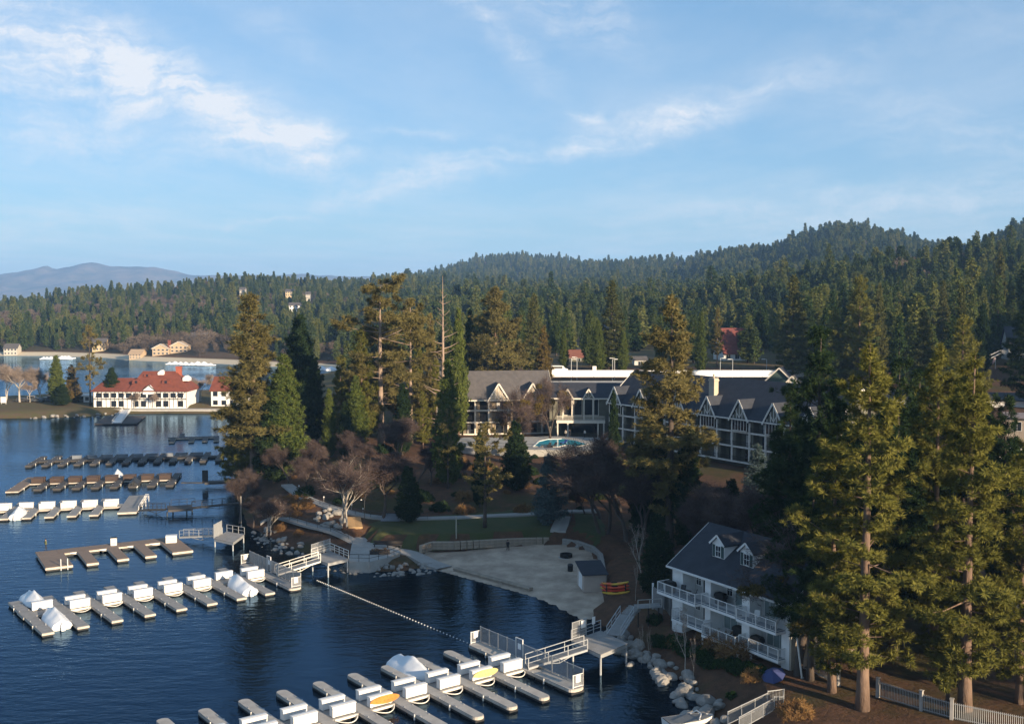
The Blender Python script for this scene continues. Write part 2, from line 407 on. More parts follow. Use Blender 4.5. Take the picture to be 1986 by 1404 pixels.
BEACH = [(812, 1088), (822, 1064), (850, 1066), (900, 1064), (985, 1060), (1040, 1058), (1085, 1059), (1120, 1064), (1150, 1075), (1168, 1090), (1172, 1115), (1178, 1140), (1172, 1168), (1135, 1192), (1100, 1180), (1028, 1146), (880, 1107)]
beach_poly = poly_px(BEACH, 0.8)
LANDING = poly_px([(676, 1088), (682, 1056), (688, 1041), (708, 1042), (718, 1052), (744, 1056), (772, 1061), (776, 1071), (752, 1081), (716, 1089)], 1.6)
PATHCUT = poly_px([(744, 1056), (800, 1058), (866, 1076), (872, 1094), (840, 1094), (790, 1082), (744, 1084)], 1.3)
def sdist(P, poly):
    """signed distance to a polygon, positive inside"""
    x, y = P[:, 0], P[:, 1]
    d2 = np.full(len(P), 1e18); ins = np.zeros(len(P), bool)
    n = len(poly)
    for i in range(n):
        a = poly[i]; b = poly[(i + 1) % n]; e = b - a
        t = np.clip(((x - a[0]) * e[0] + (y - a[1]) * e[1]) / max(e @ e, 1e-9), 0, 1)
        d2 = np.minimum(d2, (x - a[0] - t * e[0]) ** 2 + (y - a[1] - t * e[1]) ** 2)
        c = (a[1] > y) != (b[1] > y)
        with np.errstate(divide='ignore', invalid='ignore'):
            xi = a[0] + (y - a[1]) * e[0] / (e[1] if e[1] != 0 else 1e-9)
        ins ^= c & (x < xi)
    return np.where(ins, 1, -1) * np.sqrt(d2)
def vnoise(x, y, s, seed=0):
    x = x / s; y = y / s
    return (np.sin(x * 1.7 + y * .6 + seed) + np.sin(-x * .8 + y * 1.9 + seed * 2.3) + .6 * np.sin(x * 3.1 - y * 2.2 + seed * 1.1) + .5 * np.sin(x * 4.3 + y * 3.7 + seed * .7)) / 3.1
def Hs(P):
    P = np.asarray(P, float).reshape(-1, 2)
    x, y = P[:, 0], P[:, 1]
    ye = np.maximum(y, 60.)
    px = np.clip(CX + F * x / ye, PXK[0], PXK[-1] - 1)
    ly = np.log(np.clip(np.maximum(y, 40.), 40, 4499))
    j = np.clip(np.searchsorted(YK, ly, 'right') - 1, 0, len(YK) - 2)
    ty = (ly - YK[j]) / (YK[j + 1] - YK[j])
    i = np.clip(np.searchsorted(PXK, px, 'right') - 1, 0, len(PXK) - 2)
    tx = (px - PXK[i]) / (PXK[i + 1] - PXK[i]); tx = tx * tx * (3 - 2 * tx)
    z = (ZT[i, j] * (1 - tx) + ZT[i + 1, j] * tx) * (1 - ty) + (ZT[i, j + 1] * (1 - tx) + ZT[i + 1, j + 1] * tx) * ty
    z = z + 33 * np.exp(-((x - 250) / 95) ** 2 - ((y - 720) / 110) ** 2)
    far = np.clip((y - 600) / 600, 0, 1)
    z = z + far * (5 * vnoise(x, y, 130, 1) + 3 * vnoise(x, y, 60, 4))
    near = np.clip((np.minimum(y, 260) - 90) / 30, 0, 1) * (1 - far)
    z = z + .12 * vnoise(x, y, 6, 2) * np.where(y < 270, 1, 0)
    dn = sdist(P, near_poly); df = sdist(P, far_poly); db = sdist(P, beach_poly)
    dl = np.maximum(dn, df)
    ramp = np.where(dl > 0, .1 + dl * np.where(y > 330, .25, .5), np.maximum(-1.4, dl * .4))
    zb = .08 + np.clip(dl, -5, 30) * .062
    z = np.minimum(z, ramp)
    z = np.where(db > -.6, np.minimum(z, zb), z)
    z = np.where(sdist(P, LANDING) > -.8, np.minimum(z, 1.35), z)
    z = np.where(sdist(P, PATHCUT) > 0, np.minimum(z, 1.05), z)
    return z
def beach_plane(P):
    dl = sdist(P, near_poly); return .08 + np.clip(dl, -5, 30) * .062
def H(x, y): return float(Hs([[x, y]])[0])
def G(px, py):
    """ground point seen at a spot of the photograph"""
    z = 2.0
    d = ray(px, py)
    ts = np.linspace(60, 900, 1700)
    P = np.outer(ts, np.array([d.x, d.y])); Z = CAMZ + ts * d.z
    k = np.argmax(Z <= np.maximum(Hs(P), 0))
    return Vector((P[k, 0], P[k, 1], max(Z[k], 0)))

def grid_mesh(X, Y, Z):
    ny, nx = X.shape
    V = np.stack([X, Y, Z], -1).reshape(-1, 3)
    I = np.arange(nx * ny).reshape(ny, nx)
    Q = np.stack([I[:-1, :-1], I[:-1, 1:], I[1:, 1:], I[1:, :-1]], -1).reshape(-1, 4)
    return V, Q
def ground_mat():
    m = bpy.data.materials.new('forest_floor'); m.use_nodes = True
    N = m.node_tree.nodes; L = m.node_tree.links.new; b = N['Principled BSDF']; b.inputs['Roughness'].default_value = .95; b.inputs['Specular IOR Level'].default_value = .1
    g = N.new('ShaderNodeNewGeometry')
    def noise(s, d=6):
        n = N.new('ShaderNodeTexNoise'); n.inputs['Scale'].default_value = s; n.inputs['Detail'].default_value = d; n.inputs['Roughness'].default_value = .65
        L(g.outputs['Position'], n.inputs['Vector']); return n
    def mixc(f, A, B):
        x = N.new('ShaderNodeMix'); x.data_type = 'RGBA'; L(f, x.inputs['Factor'])
        for k, v in (('A', A), ('B', B)):
            if isinstance(v, tuple): x.inputs[k].default_value = (*v, 1)
            else: L(v, x.inputs[k])
        return x.outputs['Result']
    def rngn(v, a, bb, c=0., d=1.):
        r = N.new('ShaderNodeMapRange'); r.inputs[1].default_value = a; r.inputs[2].default_value = bb; r.inputs[3].default_value = c; r.inputs[4].default_value = d; L(v, r.inputs[0]); return r.outputs[0]
    c = mixc(rngn(noise(.9).outputs['Fac'], .35, .65), (.115, .062, .038), (.070, .042, .027))
    c = mixc(rngn(noise(.07, 4).outputs['Fac'], .5, .62, 0, .75), c, (.050, .050, .018))
    yb = N.new('ShaderNodeSeparateXYZ'); L(g.outputs['Position'], yb.inputs[0])
    pe = N.new('ShaderNodeMath'); pe.operation = 'MULTIPLY'; L(rngn(yb.outputs[1], 335., 350.), pe.inputs[0]); L(rngn(yb.outputs[1], 520., 480.), pe.inputs[1])
    c = mixc(pe.outputs[0], c, mixc(rngn(noise(.25).outputs['Fac'], .38, .6), (.105, .095, .040), (.12, .085, .05)))
    # the drawn-down lake bed: pale sand low on the far shores
    sp = N.new('ShaderNodeSeparateXYZ'); L(g.outputs['Position'], sp.inputs[0])
    lo = rngn(sp.outputs[2], 2.6, 2.0)
    fa = rngn(sp.outputs[1], 480., 520.)
    mu = N.new('ShaderNodeMath'); mu.operation = 'MULTIPLY'; L(lo, mu.inputs[0]); L(fa, mu.inputs[1])
    c = mixc(mu.outputs[0], c, (.52, .45, .34))
    fz = rngn(sp.outputs[1], 420., 700.)
    m2 = N.new('ShaderNodeMath'); m2.operation = 'MULTIPLY'; L(fz, m2.inputs[0]); L(rngn(sp.outputs[2], 2.5, 4.), m2.inputs[1])
    c = mixc(m2.outputs[0], c, mixc(rngn(noise(.02, 6).outputs['Fac'], .4, .6), (.055, .05, .03), (.10, .075, .055)))
    L(c, b.inputs['Base Color'])
    bp = N.new('ShaderNodeBump'); bp.inputs['Strength'].default_value = .6; bp.inputs['Distance'].default_value = .25; L(noise(2.2, 5).outputs['Fac'], bp.inputs['Height']); L(bp.outputs[0], b.inputs['Normal'])
    return m
GROUND = ground_mat()
def terrain():
    xs = np.arange(-172, 236.1, 1.7); ys = np.concatenate([np.arange(-90, 60, 4.), np.arange(60, 345, 1.7)])
    X, Y = np.meshgrid(xs, ys)
    Z = Hs(np.stack([X.ravel(), Y.ravel()], -1)).reshape(X.shape)
    V, Q = grid_mesh(X, Y, Z)
    put('ground', mesh_np('ground', V, Q, GROUND, smooth=True))['kind'] = 'structure'
    yy = ys[-1] * np.exp(np.linspace(0, math.log(4400 / ys[-1]), 170)); tt = np.linspace(-1.0, 1.15, 300)
    T, YY = np.meshgrid(tt, yy); XX = T * YY
    Z = Hs(np.stack([XX.ravel(), YY.ravel()], -1)).reshape(XX.shape)
    Z[0] -= .02
    V, Q = grid_mesh(XX, YY, Z)
    put('hills', mesh_np('hills', V, Q, GROUND, smooth=True))['kind'] = 'structure'
terrain()

def water():
    m = bpy.data.materials.new('lake_water'); m.use_nodes = True
    N = m.node_tree.nodes; L = m.node_tree.links.new; b = N['Principled BSDF']
    N.remove(b); out = N['Material Output']
    df = N.new('ShaderNodeBsdfDiffuse'); df.inputs['Color'].default_value = (.0004, .0022, .0055, 1)
    gl = N.new('ShaderNodeBsdfGlossy'); gl.inputs['Color'].default_value = (.42, .65, .92, 1); gl.inputs['Roughness'].default_value = .03
    fr = N.new('ShaderNodeFresnel'); fr.inputs['IOR'].default_value = 1.31
    ms = N.new('ShaderNodeMixShader'); L(fr.outputs[0], ms.inputs[0]); L(df.outputs[0], ms.inputs[1]); L(gl.outputs[0], ms.inputs[2]); L(ms.outputs[0], out.inputs['Surface'])
    g = N.new('ShaderNodeNewGeometry')
    def wave(s, stretch, rot, d, rough=.55):
        mp = N.new('ShaderNodeMapping'); mp.inputs['Scale'].default_value = stretch; mp.inputs['Rotation'].default_value = (0, 0, R(rot))
        L(g.outputs['Position'], mp.inputs['Vector'])
        n = N.new('ShaderNodeTexNoise'); n.inputs['Scale'].default_value = s; n.inputs['Detail'].default_value = d; n.inputs['Roughness'].default_value = rough
        L(mp.outputs[0], n.inputs['Vector']); return n.outputs['Fac']
    w1 = wave(.75, (.42, 1, 1), -14, 4); w2 = wave(2.6, (.6, 1, 1), 12, 3); w3 = wave(.03, (1, 1, 1), 0, 3)
    def M(op, a, bb=None, c=None):
        n = N.new('ShaderNodeMath'); n.operation = op
        for i, v in enumerate((a, bb, c)):
            if v is None: continue
            if isinstance(v, (int, float)): n.inputs[i].default_value = v
            else: L(v, n.inputs[i])
        return n.outputs[0]
    h = M('ADD', M('MULTIPLY', w1, 1.0), M('MULTIPLY', w2, .28))
    # calm and ruffled patches
    mr = N.new('ShaderNodeMapRange'); mr.inputs[1].default_value = .38; mr.inputs[2].default_value = .62; mr.inputs[3].default_value = .45; mr.inputs[4].default_value = 1.0; L(w3, mr.inputs[0])
    h = M('MULTIPLY', h, mr.outputs[0])
    bp = N.new('ShaderNodeBump'); bp.inputs['Strength'].default_value = 1.0; bp.inputs['Distance'].default_value = WAVE; L(h, bp.inputs['Height'])
    for q in (df, gl, fr): L(bp.outputs[0], q.inputs['Normal'])
    mb = MB(); mb.add([(-3500, -280, 0), (900, -280, 0), (900, 2500, 0), (-3500, 2500, 0)], [(0, 1, 2, 3)])
    mb.build('lake', m)['kind'] = 'structure'
WAVE = 0.12
water()

def mountain():
    """the far range, a solid body of its own with spurs and gullies"""
    xs = np.linspace(-5200, 600, 180); ys = np.linspace(6600, 8900, 46)
    X, Y = np.meshgrid(xs, ys)
    pk = [(-800, 520), (-250, 552), (-60, 540), (0, 533), (35, 528), (97, 515), (112, 522), (150, 514), (184, 508), (215, 515), (240, 517), (300, 517), (340, 525), (380, 534), (430, 534), (500, 533), (560, 533), (590, 530), (620, 534), (700, 536), (1200, 545)]
    px = CX + F * X / 8000
    crest = CAMZ + (HZ - np.interp(px, [p[0] for p in pk], [p[1] for p in pk])) / F * 8000
    w = np.clip(1 - np.abs(Y - 8000) / np.where(Y < 8000, 1450, 900), 0, 1)
    Z = -1.5 + (crest + 2) * (w ** 1.15) + 26 * vnoise(X, Y, 210, 3) * w * (1 - w) * 3 + 12 * vnoise(X, Y, 70, 5) * w * (1 - w) * 3 + 5 * vnoise(X, Y, 38, 6) * (w > 0.3)
    V, Q = grid_mesh(X, Y, np.maximum(Z, -1.5))
    m = mat('mountain_slope', (.20, .15, .11), (.035, .045, .035), .006, .95)
    put('mountain', mesh_np('mountain', V, Q, m, smooth=True))['kind'] = 'structure'
mountain()
def haze():
    m = bpy.data.materials.new('haze_air'); m.use_nodes = True
    N = m.node_tree.nodes; N.clear(); out = N.new('ShaderNodeOutputMaterial'); v = N.new('ShaderNodeVolumePrincipled')
    v.inputs['Color'].default_value = (.30, .56, 1, 1); v.inputs['Density'].default_value = HAZE; v.inputs['Anisotropy'].default_value = 0.0
    m.node_tree.links.new(v.outputs[0], out.inputs['Volume'])
    mb = MB(); mb.box(-6500, 6500, -420, 9300, -2.6, 352)
    mb.build('haze', m)['kind'] = 'stuff'
HAZE = 1.05e-4
haze()

# ------------------------------------------------------------------ plants
def unit(a): return a / np.maximum(np.linalg.norm(a, axis=-1, keepdims=True), 1e-9)
def blades(C, A, K, ln, w, bias, g, flat=0.0, tint=None, off=.0):
    """K needle sprays (slim triangles) burst from each centre C along axis A"""
    n = len(C)
    D = g.normal(size=(n, K, 3)); D[..., 2] *= (1 - flat)
    D = unit(unit(D) + bias * A[:, None, :])
    l = (ln if np.ndim(ln) else np.full(n, ln))[:, None] * g.uniform(.6, 1.15, (n, K))
    O = np.concatenate([unit(C[:, :2] + 1e-6) * .8, np.full((n, 1), .45)], 1)      # sprays lie open to the outside of the crown
    S = unit(np.cross(D, O[:, None, :] + g.normal(0, .38, (n, K, 3)))) * (w if np.ndim(w) == 0 else w[:, None, None]) * .5
    B = C[:, None, :] + D * (l * off)[..., None]
    mid = B + D * (l * .45)[..., None]
    tip = B + D * l[..., None]
    V = np.stack([B, mid + S, tip, mid - S], 2).reshape(-1, 3)
    i = np.arange(n * K)[:, None] * 4
    T = i + np.array([[0, 1, 2, 3]])
    t = g.uniform(0, 1, n) if tint is None else tint
    tt = np.clip(np.repeat(t, K) + g.normal(0, .12, n * K), 0, 1)
    return V, T, np.repeat(tt, 4)
def trunk_mb(h, r, g, lean=(0, 0), n=9, seg=10, wob=.15, top=.04):
    m = MB(); pts = []; rad = []
    for i in range(seg + 1):
        t = i / seg
        pts.append((lean[0] * t * t + wob * math.sin(3.1 * t + g.uniform(0, .5)) * t, lean[1] * t * t + wob * math.cos(2.3 * t + g.uniform(0, .5)) * t - 0, h * t - (.4 if i == 0 else 0)))
        rad.append(max(r * (1 - t) ** .8 * (1.25 if i == 0 else 1), top))
    m.tube(pts, rad, n)
    return m, np.array(pts), rad
def conifer(seed, h, Rc, cb, style, dens, K, bl, bw, r=None, limbs=True, clump=.4, limbw=1.0, gap=.12, lean=(0, 0), tipbare=0.0, droop=None):
    """style 'fir' cone, 'cedar' dense narrow cone, 'pine' clumpy with rounded top, 'open' few big limbs.  returns trunk MB, limb MB, crown arrays"""
    g = np.random.default_rng(seed)
    tm, tp, _ = trunk_mb(h, r or h * .011 + .06, g, lean)
    lm = MB()
    C = []; A = []
    z = cb
    step = {'fir': .62, 'cedar': .46, 'pine': .78, 'open': 1.0}[style] * max(.5, h / 26)
    sect = g.uniform(.72, 1.2, 9)
    while z < h - .3:
        u = (z - cb) / (h - cb)
        if style == 'fir': L0 = Rc * ((1 - u) ** .8) * (.55 + .45 * min(1, u / .12)) + .25
        elif style == 'cedar': L0 = Rc * ((1 - u) ** .62) * (.6 + .4 * min(1, u / .15)) + .2
        elif style == 'pine': L0 = Rc * min(1, 1.12 * (1 - u) ** .72) * (.6 + .4 * min(1, u / .2)) * (.86 + .2 * math.sin(u * 23 + seed)) + .3
        else: L0 = Rc * min(1, 1.5 * (1 - u) ** .5) * (.6 + .4 * min(1, u / .35)) * (.75 + .35 * math.sin(u * 14 + seed)) + .4
        nb = int(max(3, {'fir': 6.5, 'cedar': 7, 'pine': 5.6, 'open': 3.6}[style] * (.55 + .45 * L0 / Rc)))
        a0 = g.uniform(0, 6.28)
        for k in range(nb):
            if g.uniform() < gap: continue
            az = a0 + 6.283 * k / nb + g.normal(0, .25)
            L = L0 * sect[int((az % 6.283) / 6.283 * 9) % 9] * (g.uniform(.45, 1.18) if style in ('pine', 'open') else g.uniform(.6, 1.16))
            if droop is not None: e = droop + g.normal(0, .12)
            elif style == 'fir': e = -.28 + .45 * u + g.normal(0, .1)
            elif style == 'cedar': e = .05 + .45 * u + g.normal(0, .12)
            elif style == 'pine': e = -.16 + .75 * u + g.normal(0, .16)
            else: e = -.05 + .45 * u + g.normal(0, .2)
            cv = {'fir': .12, 'cedar': .22, 'pine': .20, 'open': .12}[style]
            zb = z + g.uniform(-.3, .3); tt = zb / h
            bx = lean[0] * tt * tt; by = lean[1] * tt * tt
            ca, sa = math.cos(az), math.sin(az)
            def pt(t): return np.array([bx + ca * L * t * math.cos(e), by + sa * L * t * math.cos(e), zb + L * t * math.sin(e) + cv * L * t * t])
            if limbs and L > .9: lm.tube([pt(0), pt(.5), pt(.97)], [max(.03, L * .016) * limbw, max(.02, L * .009) * limbw, .012 * limbw], 4, False)
            if u > 1 - tipbare: continue
            nt = max(2, int(dens * L))
            lo = .28 if style in ('fir', 'cedar') else (.42 if style == 'pine' else .55)
            t = lo + (1 - lo) * g.uniform(0, 1, nt) ** (.8 if style != 'open' else .55)
            P = np.array([pt(q) for q in t])
            lat = g.normal(0, 1, nt) * (.22 * L * (1.15 - .5 * t) if style != 'pine' else .16 * L + .12)
            P[:, 0] += -sa * lat; P[:, 1] += ca * lat
            P[:, 2] += g.normal(0, clump * (.3 if style == 'fir' else .45), nt) - (.05 * np.abs(lat) if style == 'fir' else 0)
            Ax = np.stack([ca * np.ones(nt) - sa * np.sign(lat) * .6, sa * np.ones(nt) + ca * np.sign(lat) * .6, np.full(nt, -.15 if style == 'fir' else .45)], -1)
            C.append(P); A.append(Ax)
        z += step * g.uniform(.75, 1.25) * (1 if style != 'open' else g.uniform(.6, 1.5))
    C.append(np.array([[lean[0], lean[1], h - q] for q in (.05, .3, .55)])); A.append(np.array([[0, 0, 1.]] * 3))
    C = np.concatenate(C); A = unit(np.concatenate(A))
    V, T, tint = blades(C, A, K, bl, bw, .55 if style != 'fir' else .9, g, .25 if style == 'fir' else 0)
    return tm, lm, V, T, tint
def tree_mesh(name, args, needles, bark):
    tm, lm, V, T, tint = args
    return dict(trunk=tm.mesh('trunk', bark, smooth=True), limbs=(lm.mesh('limbs', bark, smooth=True) if lm.v else None), crown=mesh_np('crown', V, T, needles, tint))
def tree(name, ms, loc, label, group=None, rz=0., s=1., sxy=None):
    o = empty(name, loc, label, 'tree', group, rz)
    o.scale = (s if sxy is None else sxy, s if sxy is None else sxy, s)
    put('trunk', ms['trunk'], o)
    if ms.get('limbs'): put('limbs', ms['limbs'], o)
    if ms.get('crown'): put('crown', ms['crown'], o)
    for k in ('clump',):
        for q in ms.get(k, []): put('mistletoe_clump', q, o)
    return o
def bare(seed, h, spread, stems=1, r=.2, twig=.5, ntw=2600, bark=BARK_DARK, tw=None, up=.55, cb=.25, lev=4):
    """leafless broadleaf: forking limbs and a haze of fine twigs"""
    g = np.random.default_rng(seed); m = MB(); ends = []
    def grow(p, d, L, rad, lv):
        pts = [p]; dd = d.copy(); q = p.copy()
        for i in range(3):
            dd = unit(dd + g.normal(0, .13, 3) + np.array([0, 0, .06])); q = q + dd * L / 3; pts.append(q.copy())
        m.tube(pts, [rad, rad * .88, rad * .76, rad * .62], 6 if lv < 2 else 4, False)
        if lv >= lev - 1:
            for k in (1, 2, 3): ends.append((pts[k], dd))
        if lv >= lev: return
        n = 3 if lv < 2 else int(g.integers(2, 4))
        for k in range(n):
            nd = unit(dd * 1.0 + unit(g.normal(0, 1, 3)) * (.75 if lv else .6) * spread + np.array([0, 0, up * .25]))
            grow(pts[3] if k else pts[2], nd, L * g.uniform(.55, .8), rad * .58, lv + 1)
    for s in range(stems):
        a = g.uniform(0, 6.28); b0 = np.array([math.cos(a), math.sin(a), 0]) * (0 if stems == 1 else .35)
        d0 = unit(np.array([b0[0] * .35 + g.normal(0, .05), b0[1] * .35 + g.normal(0, .05), 1.]))
        grow(b0 + np.array([0, 0, -.3]), d0, h * (cb + .06), r * (1 if stems == 1 else .7), 0)
    P = np.array([e[0] for e in ends]); D = np.array([e[1] for e in ends])
    idx = g.integers(0, len(P), ntw)
    C = P[idx] + g.normal(0, .25, (ntw, 3)) * h / 12
    A = unit(D[idx] + g.normal(0, .5, (ntw, 3)) + np.array([0, 0, .3]))
    V, T, tint = blades(C, A, 5, twig * h / 12 * 1.9, .014 + h * .0011, .8, g)
    zmax = V[:, 2].max(); s = h / zmax
    V *= s
    for i, v in enumerate(m.v): m.v[i] = (v[0] * s, v[1] * s, v[2] * s)
    return dict(trunk=m.mesh('trunk', bark, smooth=True), limbs=None, crown=mesh_np('crown', V, T, tw or TWIG, tint))
def bush_mesh(seed, r, h, needles, n=260, K=6, ln=.22, w=.07):
    g = np.random.default_rng(seed)
    D = unit(g.normal(size=(n, 3))); D[:, 2] = np.abs(D[:, 2])
    C = D * (g.uniform(.35, 1, n) ** .4)[:, None] * np.array([r, r, h]) * (1 + .22 * np.sin(D[:, 0] * 5 + seed) * np.cos(D[:, 1] * 4))[:, None]
    V, T, tint = blades(C, unit(D + np.array([0, 0, .4])), K, ln, w, .5, g)
    return mesh_np('foliage', V, T, needles, tint)
ORD = ['first', 'second', 'third', 'fourth', 'fifth', 'sixth', 'seventh', 'eighth', 'ninth', 'tenth', 'eleventh', 'twelfth', 'thirteenth']
# ------------------------------------------------------------------ docks
def dock_root(label, px0, px1, z=.5, name='floating_dock', cat='dock'):
    """local x runs along the walkway, local -y towards the camera side; origin at the first given spot"""
    p = atz(*px0, z); q = atz(*px1, z)
    o = empty(name, (p.x, p.y, 0), label, cat, None, math.atan2(q.y - p.y, q.x - p.x))
    return o
def local(o, px, py, z):
    p = atz(px, py, z); d = p - o.location; a = -o.rotation_euler.z
    return Vector((d.x * math.cos(a) - d.y * math.sin(a), d.x * math.sin(a) + d.y * math.cos(a), z))
def to_world(o, x, y, z=0.):
    a = o.rotation_euler.z
    return Vector((o.location.x + x * math.cos(a) - y * math.sin(a), o.location.y + x * math.sin(a) + y * math.cos(a), z))
def finger_meshes(y0, y1, w, zt, deck, fascia, rounded):
    """returns deck, end caps and float meshes of one slip finger; y0 front (negative) to y1 back"""
    m = MB()
    if rounded:
        def tip(y, sgn):
            return [(w / 2 * math.cos(t), y + sgn * (-.45 + .45 * math.sin(t))) for t in np.linspace(0, math.pi, 7)]
        back = tip(y1, 1); front = [(-x, y) for x, y in tip(y0, -1)]
        poly = back + front
        m.prism(poly, zt - .09, zt); skirt = MB(); skirt.prism([(x * 1.03, y * 1.002) for x, y in poly], zt - .3, zt - .1)
    else:
        m.box(-w / 2, w / 2, y0, y1, zt - .07, zt); skirt = MB(); skirt.box(-w / 2 - .02, w / 2 + .02, y0 - .02, y1 + .02, zt - .28, zt - .075)
    fl = MB(); n = max(2, int((y1 - y0) / 2.6)); L = (y1 - y0) / n
    for i in range(n): fl.box(-w / 2 + .07, w / 2 - .07, y0 + L * i + .12, y0 + L * (i + 1) - .12, -.25, zt - .285)
    ca = MB()
    for y in (y0 + (y1 - y0) * .2, y0 + (y1 - y0) * .36, y0 + (y1 - y0) * .68, y0 + (y1 - y0) * .86):
        for sx in (-1, 1):
            ca.box(sx * (w / 2 - .12) - .04, sx * (w / 2 - .12) + .04, y - .14, y + .14, zt + .002, zt + .07)
    po = MB()
    for y in (y0 + (y1 - y0) * .24, y0 + (y1 - y0) * .8):
        for sx in (-1, 1): po.box(sx * (w / 2 + .07) - .05, sx * (w / 2 + .07) + .05, y - .06, y + .06, -.1, zt - .02)
    return [('finger', m.mesh('finger', deck)), ('fascia', skirt.mesh('fascia', fascia)), ('float', fl.mesh('float', FLOAT)), ('cleats', ca.mesh('cleats', STEEL)), ('bumpers', po.mesh('bumpers', WHITE_OLD))]
def put_finger(root, ms, x):
    f = put('finger', ms[0][1], root, (x, 0, 0))
    for n, me in ms[1:]: put(n, me, f)
    return f
def walkway(root, x0, x1, y0, y1, zt, deck, fascia, seg=3.9, name='walkway'):
    """a run of deck sections with joints between them, skirts and floats"""
    n = max(1, round((x1 - x0) / seg)); L = (x1 - x0) / n
    a = MB(); a.box(.015, L - .015, y0, y1, zt - .075, zt - .004); me = a.mesh('deck_section', deck)
    b = MB(); b.box(0, L, y0 - .025, y1 + .025, zt - .3, zt - .08); mb_ = b.mesh('fascia', fascia)
    c = MB(); c.box(.2, L - .2, y0 + .1, y1 - .1, -.25, zt - .305); mc = c.mesh('float', FLOAT)
    for i in range(n):
        o = put(name, me, root, (x0 + L * i, 0, 0)); put('fascia', mb_, o); put('float', mc, o)
def locker_meshes(L, d, h, m, lid=None):
    b = MB(); b.box(-L / 2, L / 2, -d / 2, d / 2, .06, h - .1); b.box(-L / 2 + .1, -L / 2 + .25, -d / 2 + .05, d / 2 - .05, 0, .058); b.box(L / 2 - .25, L / 2 - .1, -d / 2 + .05, d / 2 - .05, 0, .058)
    for sx in (-1, 1):
        for y in (-d / 2 - .012, d / 2 + .002): b.box(sx * (L / 2 - .05) - .045, sx * (L / 2 - .05) + .045, y, y + .01, .1, h - .12)
    for y in (-d / 2 - .010, d / 2 + .002): b.box(-L / 2 + .12, L / 2 - .12, y, y + .008, .08, .15); 
    l = MB(); l.extr([(-d / 2 - .04, h - .098), (d / 2 + .04, h - .098), (d / 2 + .04, h - .03), (0, h + .01), (-d / 2 - .04, h - .03)], -L / 2 - .04, L / 2 + .04)
    return b.mesh('body', m), l.mesh('lid', lid or m)
def put_locker(root, ms, x, y, z, label, group, flip=0):
    w = to_world(root, x, y, z)
    o = empty('dock_locker', w, label, 'locker', group, root.rotation_euler.z + flip + random.uniform(-.015, .015))
    put('body', ms[0], o); put('lid', ms[1], o)
    return o
def covered_boat(loc, rz, label, L=6.4, W=2.3, seed=0, group=None, peak=.42):
    """hull with a shrink wrapped cover stretched over a ridge"""
    g = np.random.default_rng(seed)
    o = empty('covered_boat', loc, label, 'boat', group, rz)
    ns, nr = 15, 13
    V = []; hull = []
    for i in range(ns):
        t = i / (ns - 1); x = -L / 2 + L * t                     # stern at -x, bow at +x
        w = W / 2 * (1 - max(0, (t - .55) / .45) ** 2.2 * .93) * (.95 + .05 * min(1, t * 6))
        top = .6 + .82 * math.exp(-((t - peak) / .27) ** 2) + .28 * math.exp(-((t - .12) / .09) ** 2) + .1 * math.exp(-((t - .8) / .12) ** 2)
        for k in range(nr):
            a = -1 + 2 * k / (nr - 1)
            sag = .1 * math.sin(i * 2.1 + k * 1.3 + seed) + g.normal(0, .02)
            zz = .62 + top * (1 - abs(a) ** 1.25) * (1 - .12 * math.sin(abs(a) * math.pi) * (1 + .5 * math.sin(i * 1.7))) + sag * (1 - abs(a)) * .6
            if k in (0, nr - 1): zz = .38 + .02 * math.sin(i * 3 + seed)
            V.append((x + (.0 if 0 < i < ns - 1 else (-.1 if i == 0 else .1)), w * a * 1.03, zz))
        hull.append((x, w))
    I = np.arange(ns * nr).reshape(ns, nr)
    c = MB(); c.add(V, [tuple(q) for q in np.stack([I[:-1, :-1], I[1:, :-1], I[1:, 1:], I[:-1, 1:]], -1).reshape(-1, 4)])
    c.add([V[k] for k in I[0]], [tuple(range(nr))]); c.add([V[k] for k in I[-1]], [tuple(range(nr))[::-1]])
    c.build('cover', SHRINK, o, smooth=True)
    h = MB(); vs = []
    for i, (x, w) in enumerate(hull):
        rise = max(0, (i / (ns - 1) - .7)) * .5
        vs += [(x, -w, .42), (x, -w * .82, .05 + rise), (x, 0, -.22 + rise), (x, w * .82, .05 + rise), (x, w, .42)]
    fs = [(i * 5 + k, (i + 1) * 5 + k, (i + 1) * 5 + k + 1, i * 5 + k + 1) for i in range(ns - 1) for k in range(4)]
    h.add(vs, fs); h.add(vs[:5], [(0, 1, 2, 3, 4)])
    h.build('hull', HULL, o, smooth=True)
    m = MB(); x = -L / 2 - .35
    m.extr([(-.22, .05), (.22, .05), (.2, .75), (.08, .95), (-.08, .95), (-.2, .75)], x - .22, x + .18); m.extr([(-.1, -.4), (.1, -.4), (.12, .05), (-.12, .05)], x - .1, x + .1)
    m.build('motor_cover', SHRINK, o)
    return o
def hoop(root, x, y, z, w=2.3, out=.95):
    m = MB(); pts = []
    for t in np.linspace(0, 1, 9): pts.append((x - w / 2 + w * t, y - .12 - out * math.sin(math.pi * t) ** .8, z - .12 * math.sin(math.pi * t)))
    m.tube(pts, .055, 5); m.bar((x - w / 2, y - .06, z - .02), (x + w / 2, y - .06, z - .02), .09, .18)
    m.build('mooring_hoop', WHITE_OLD, root)
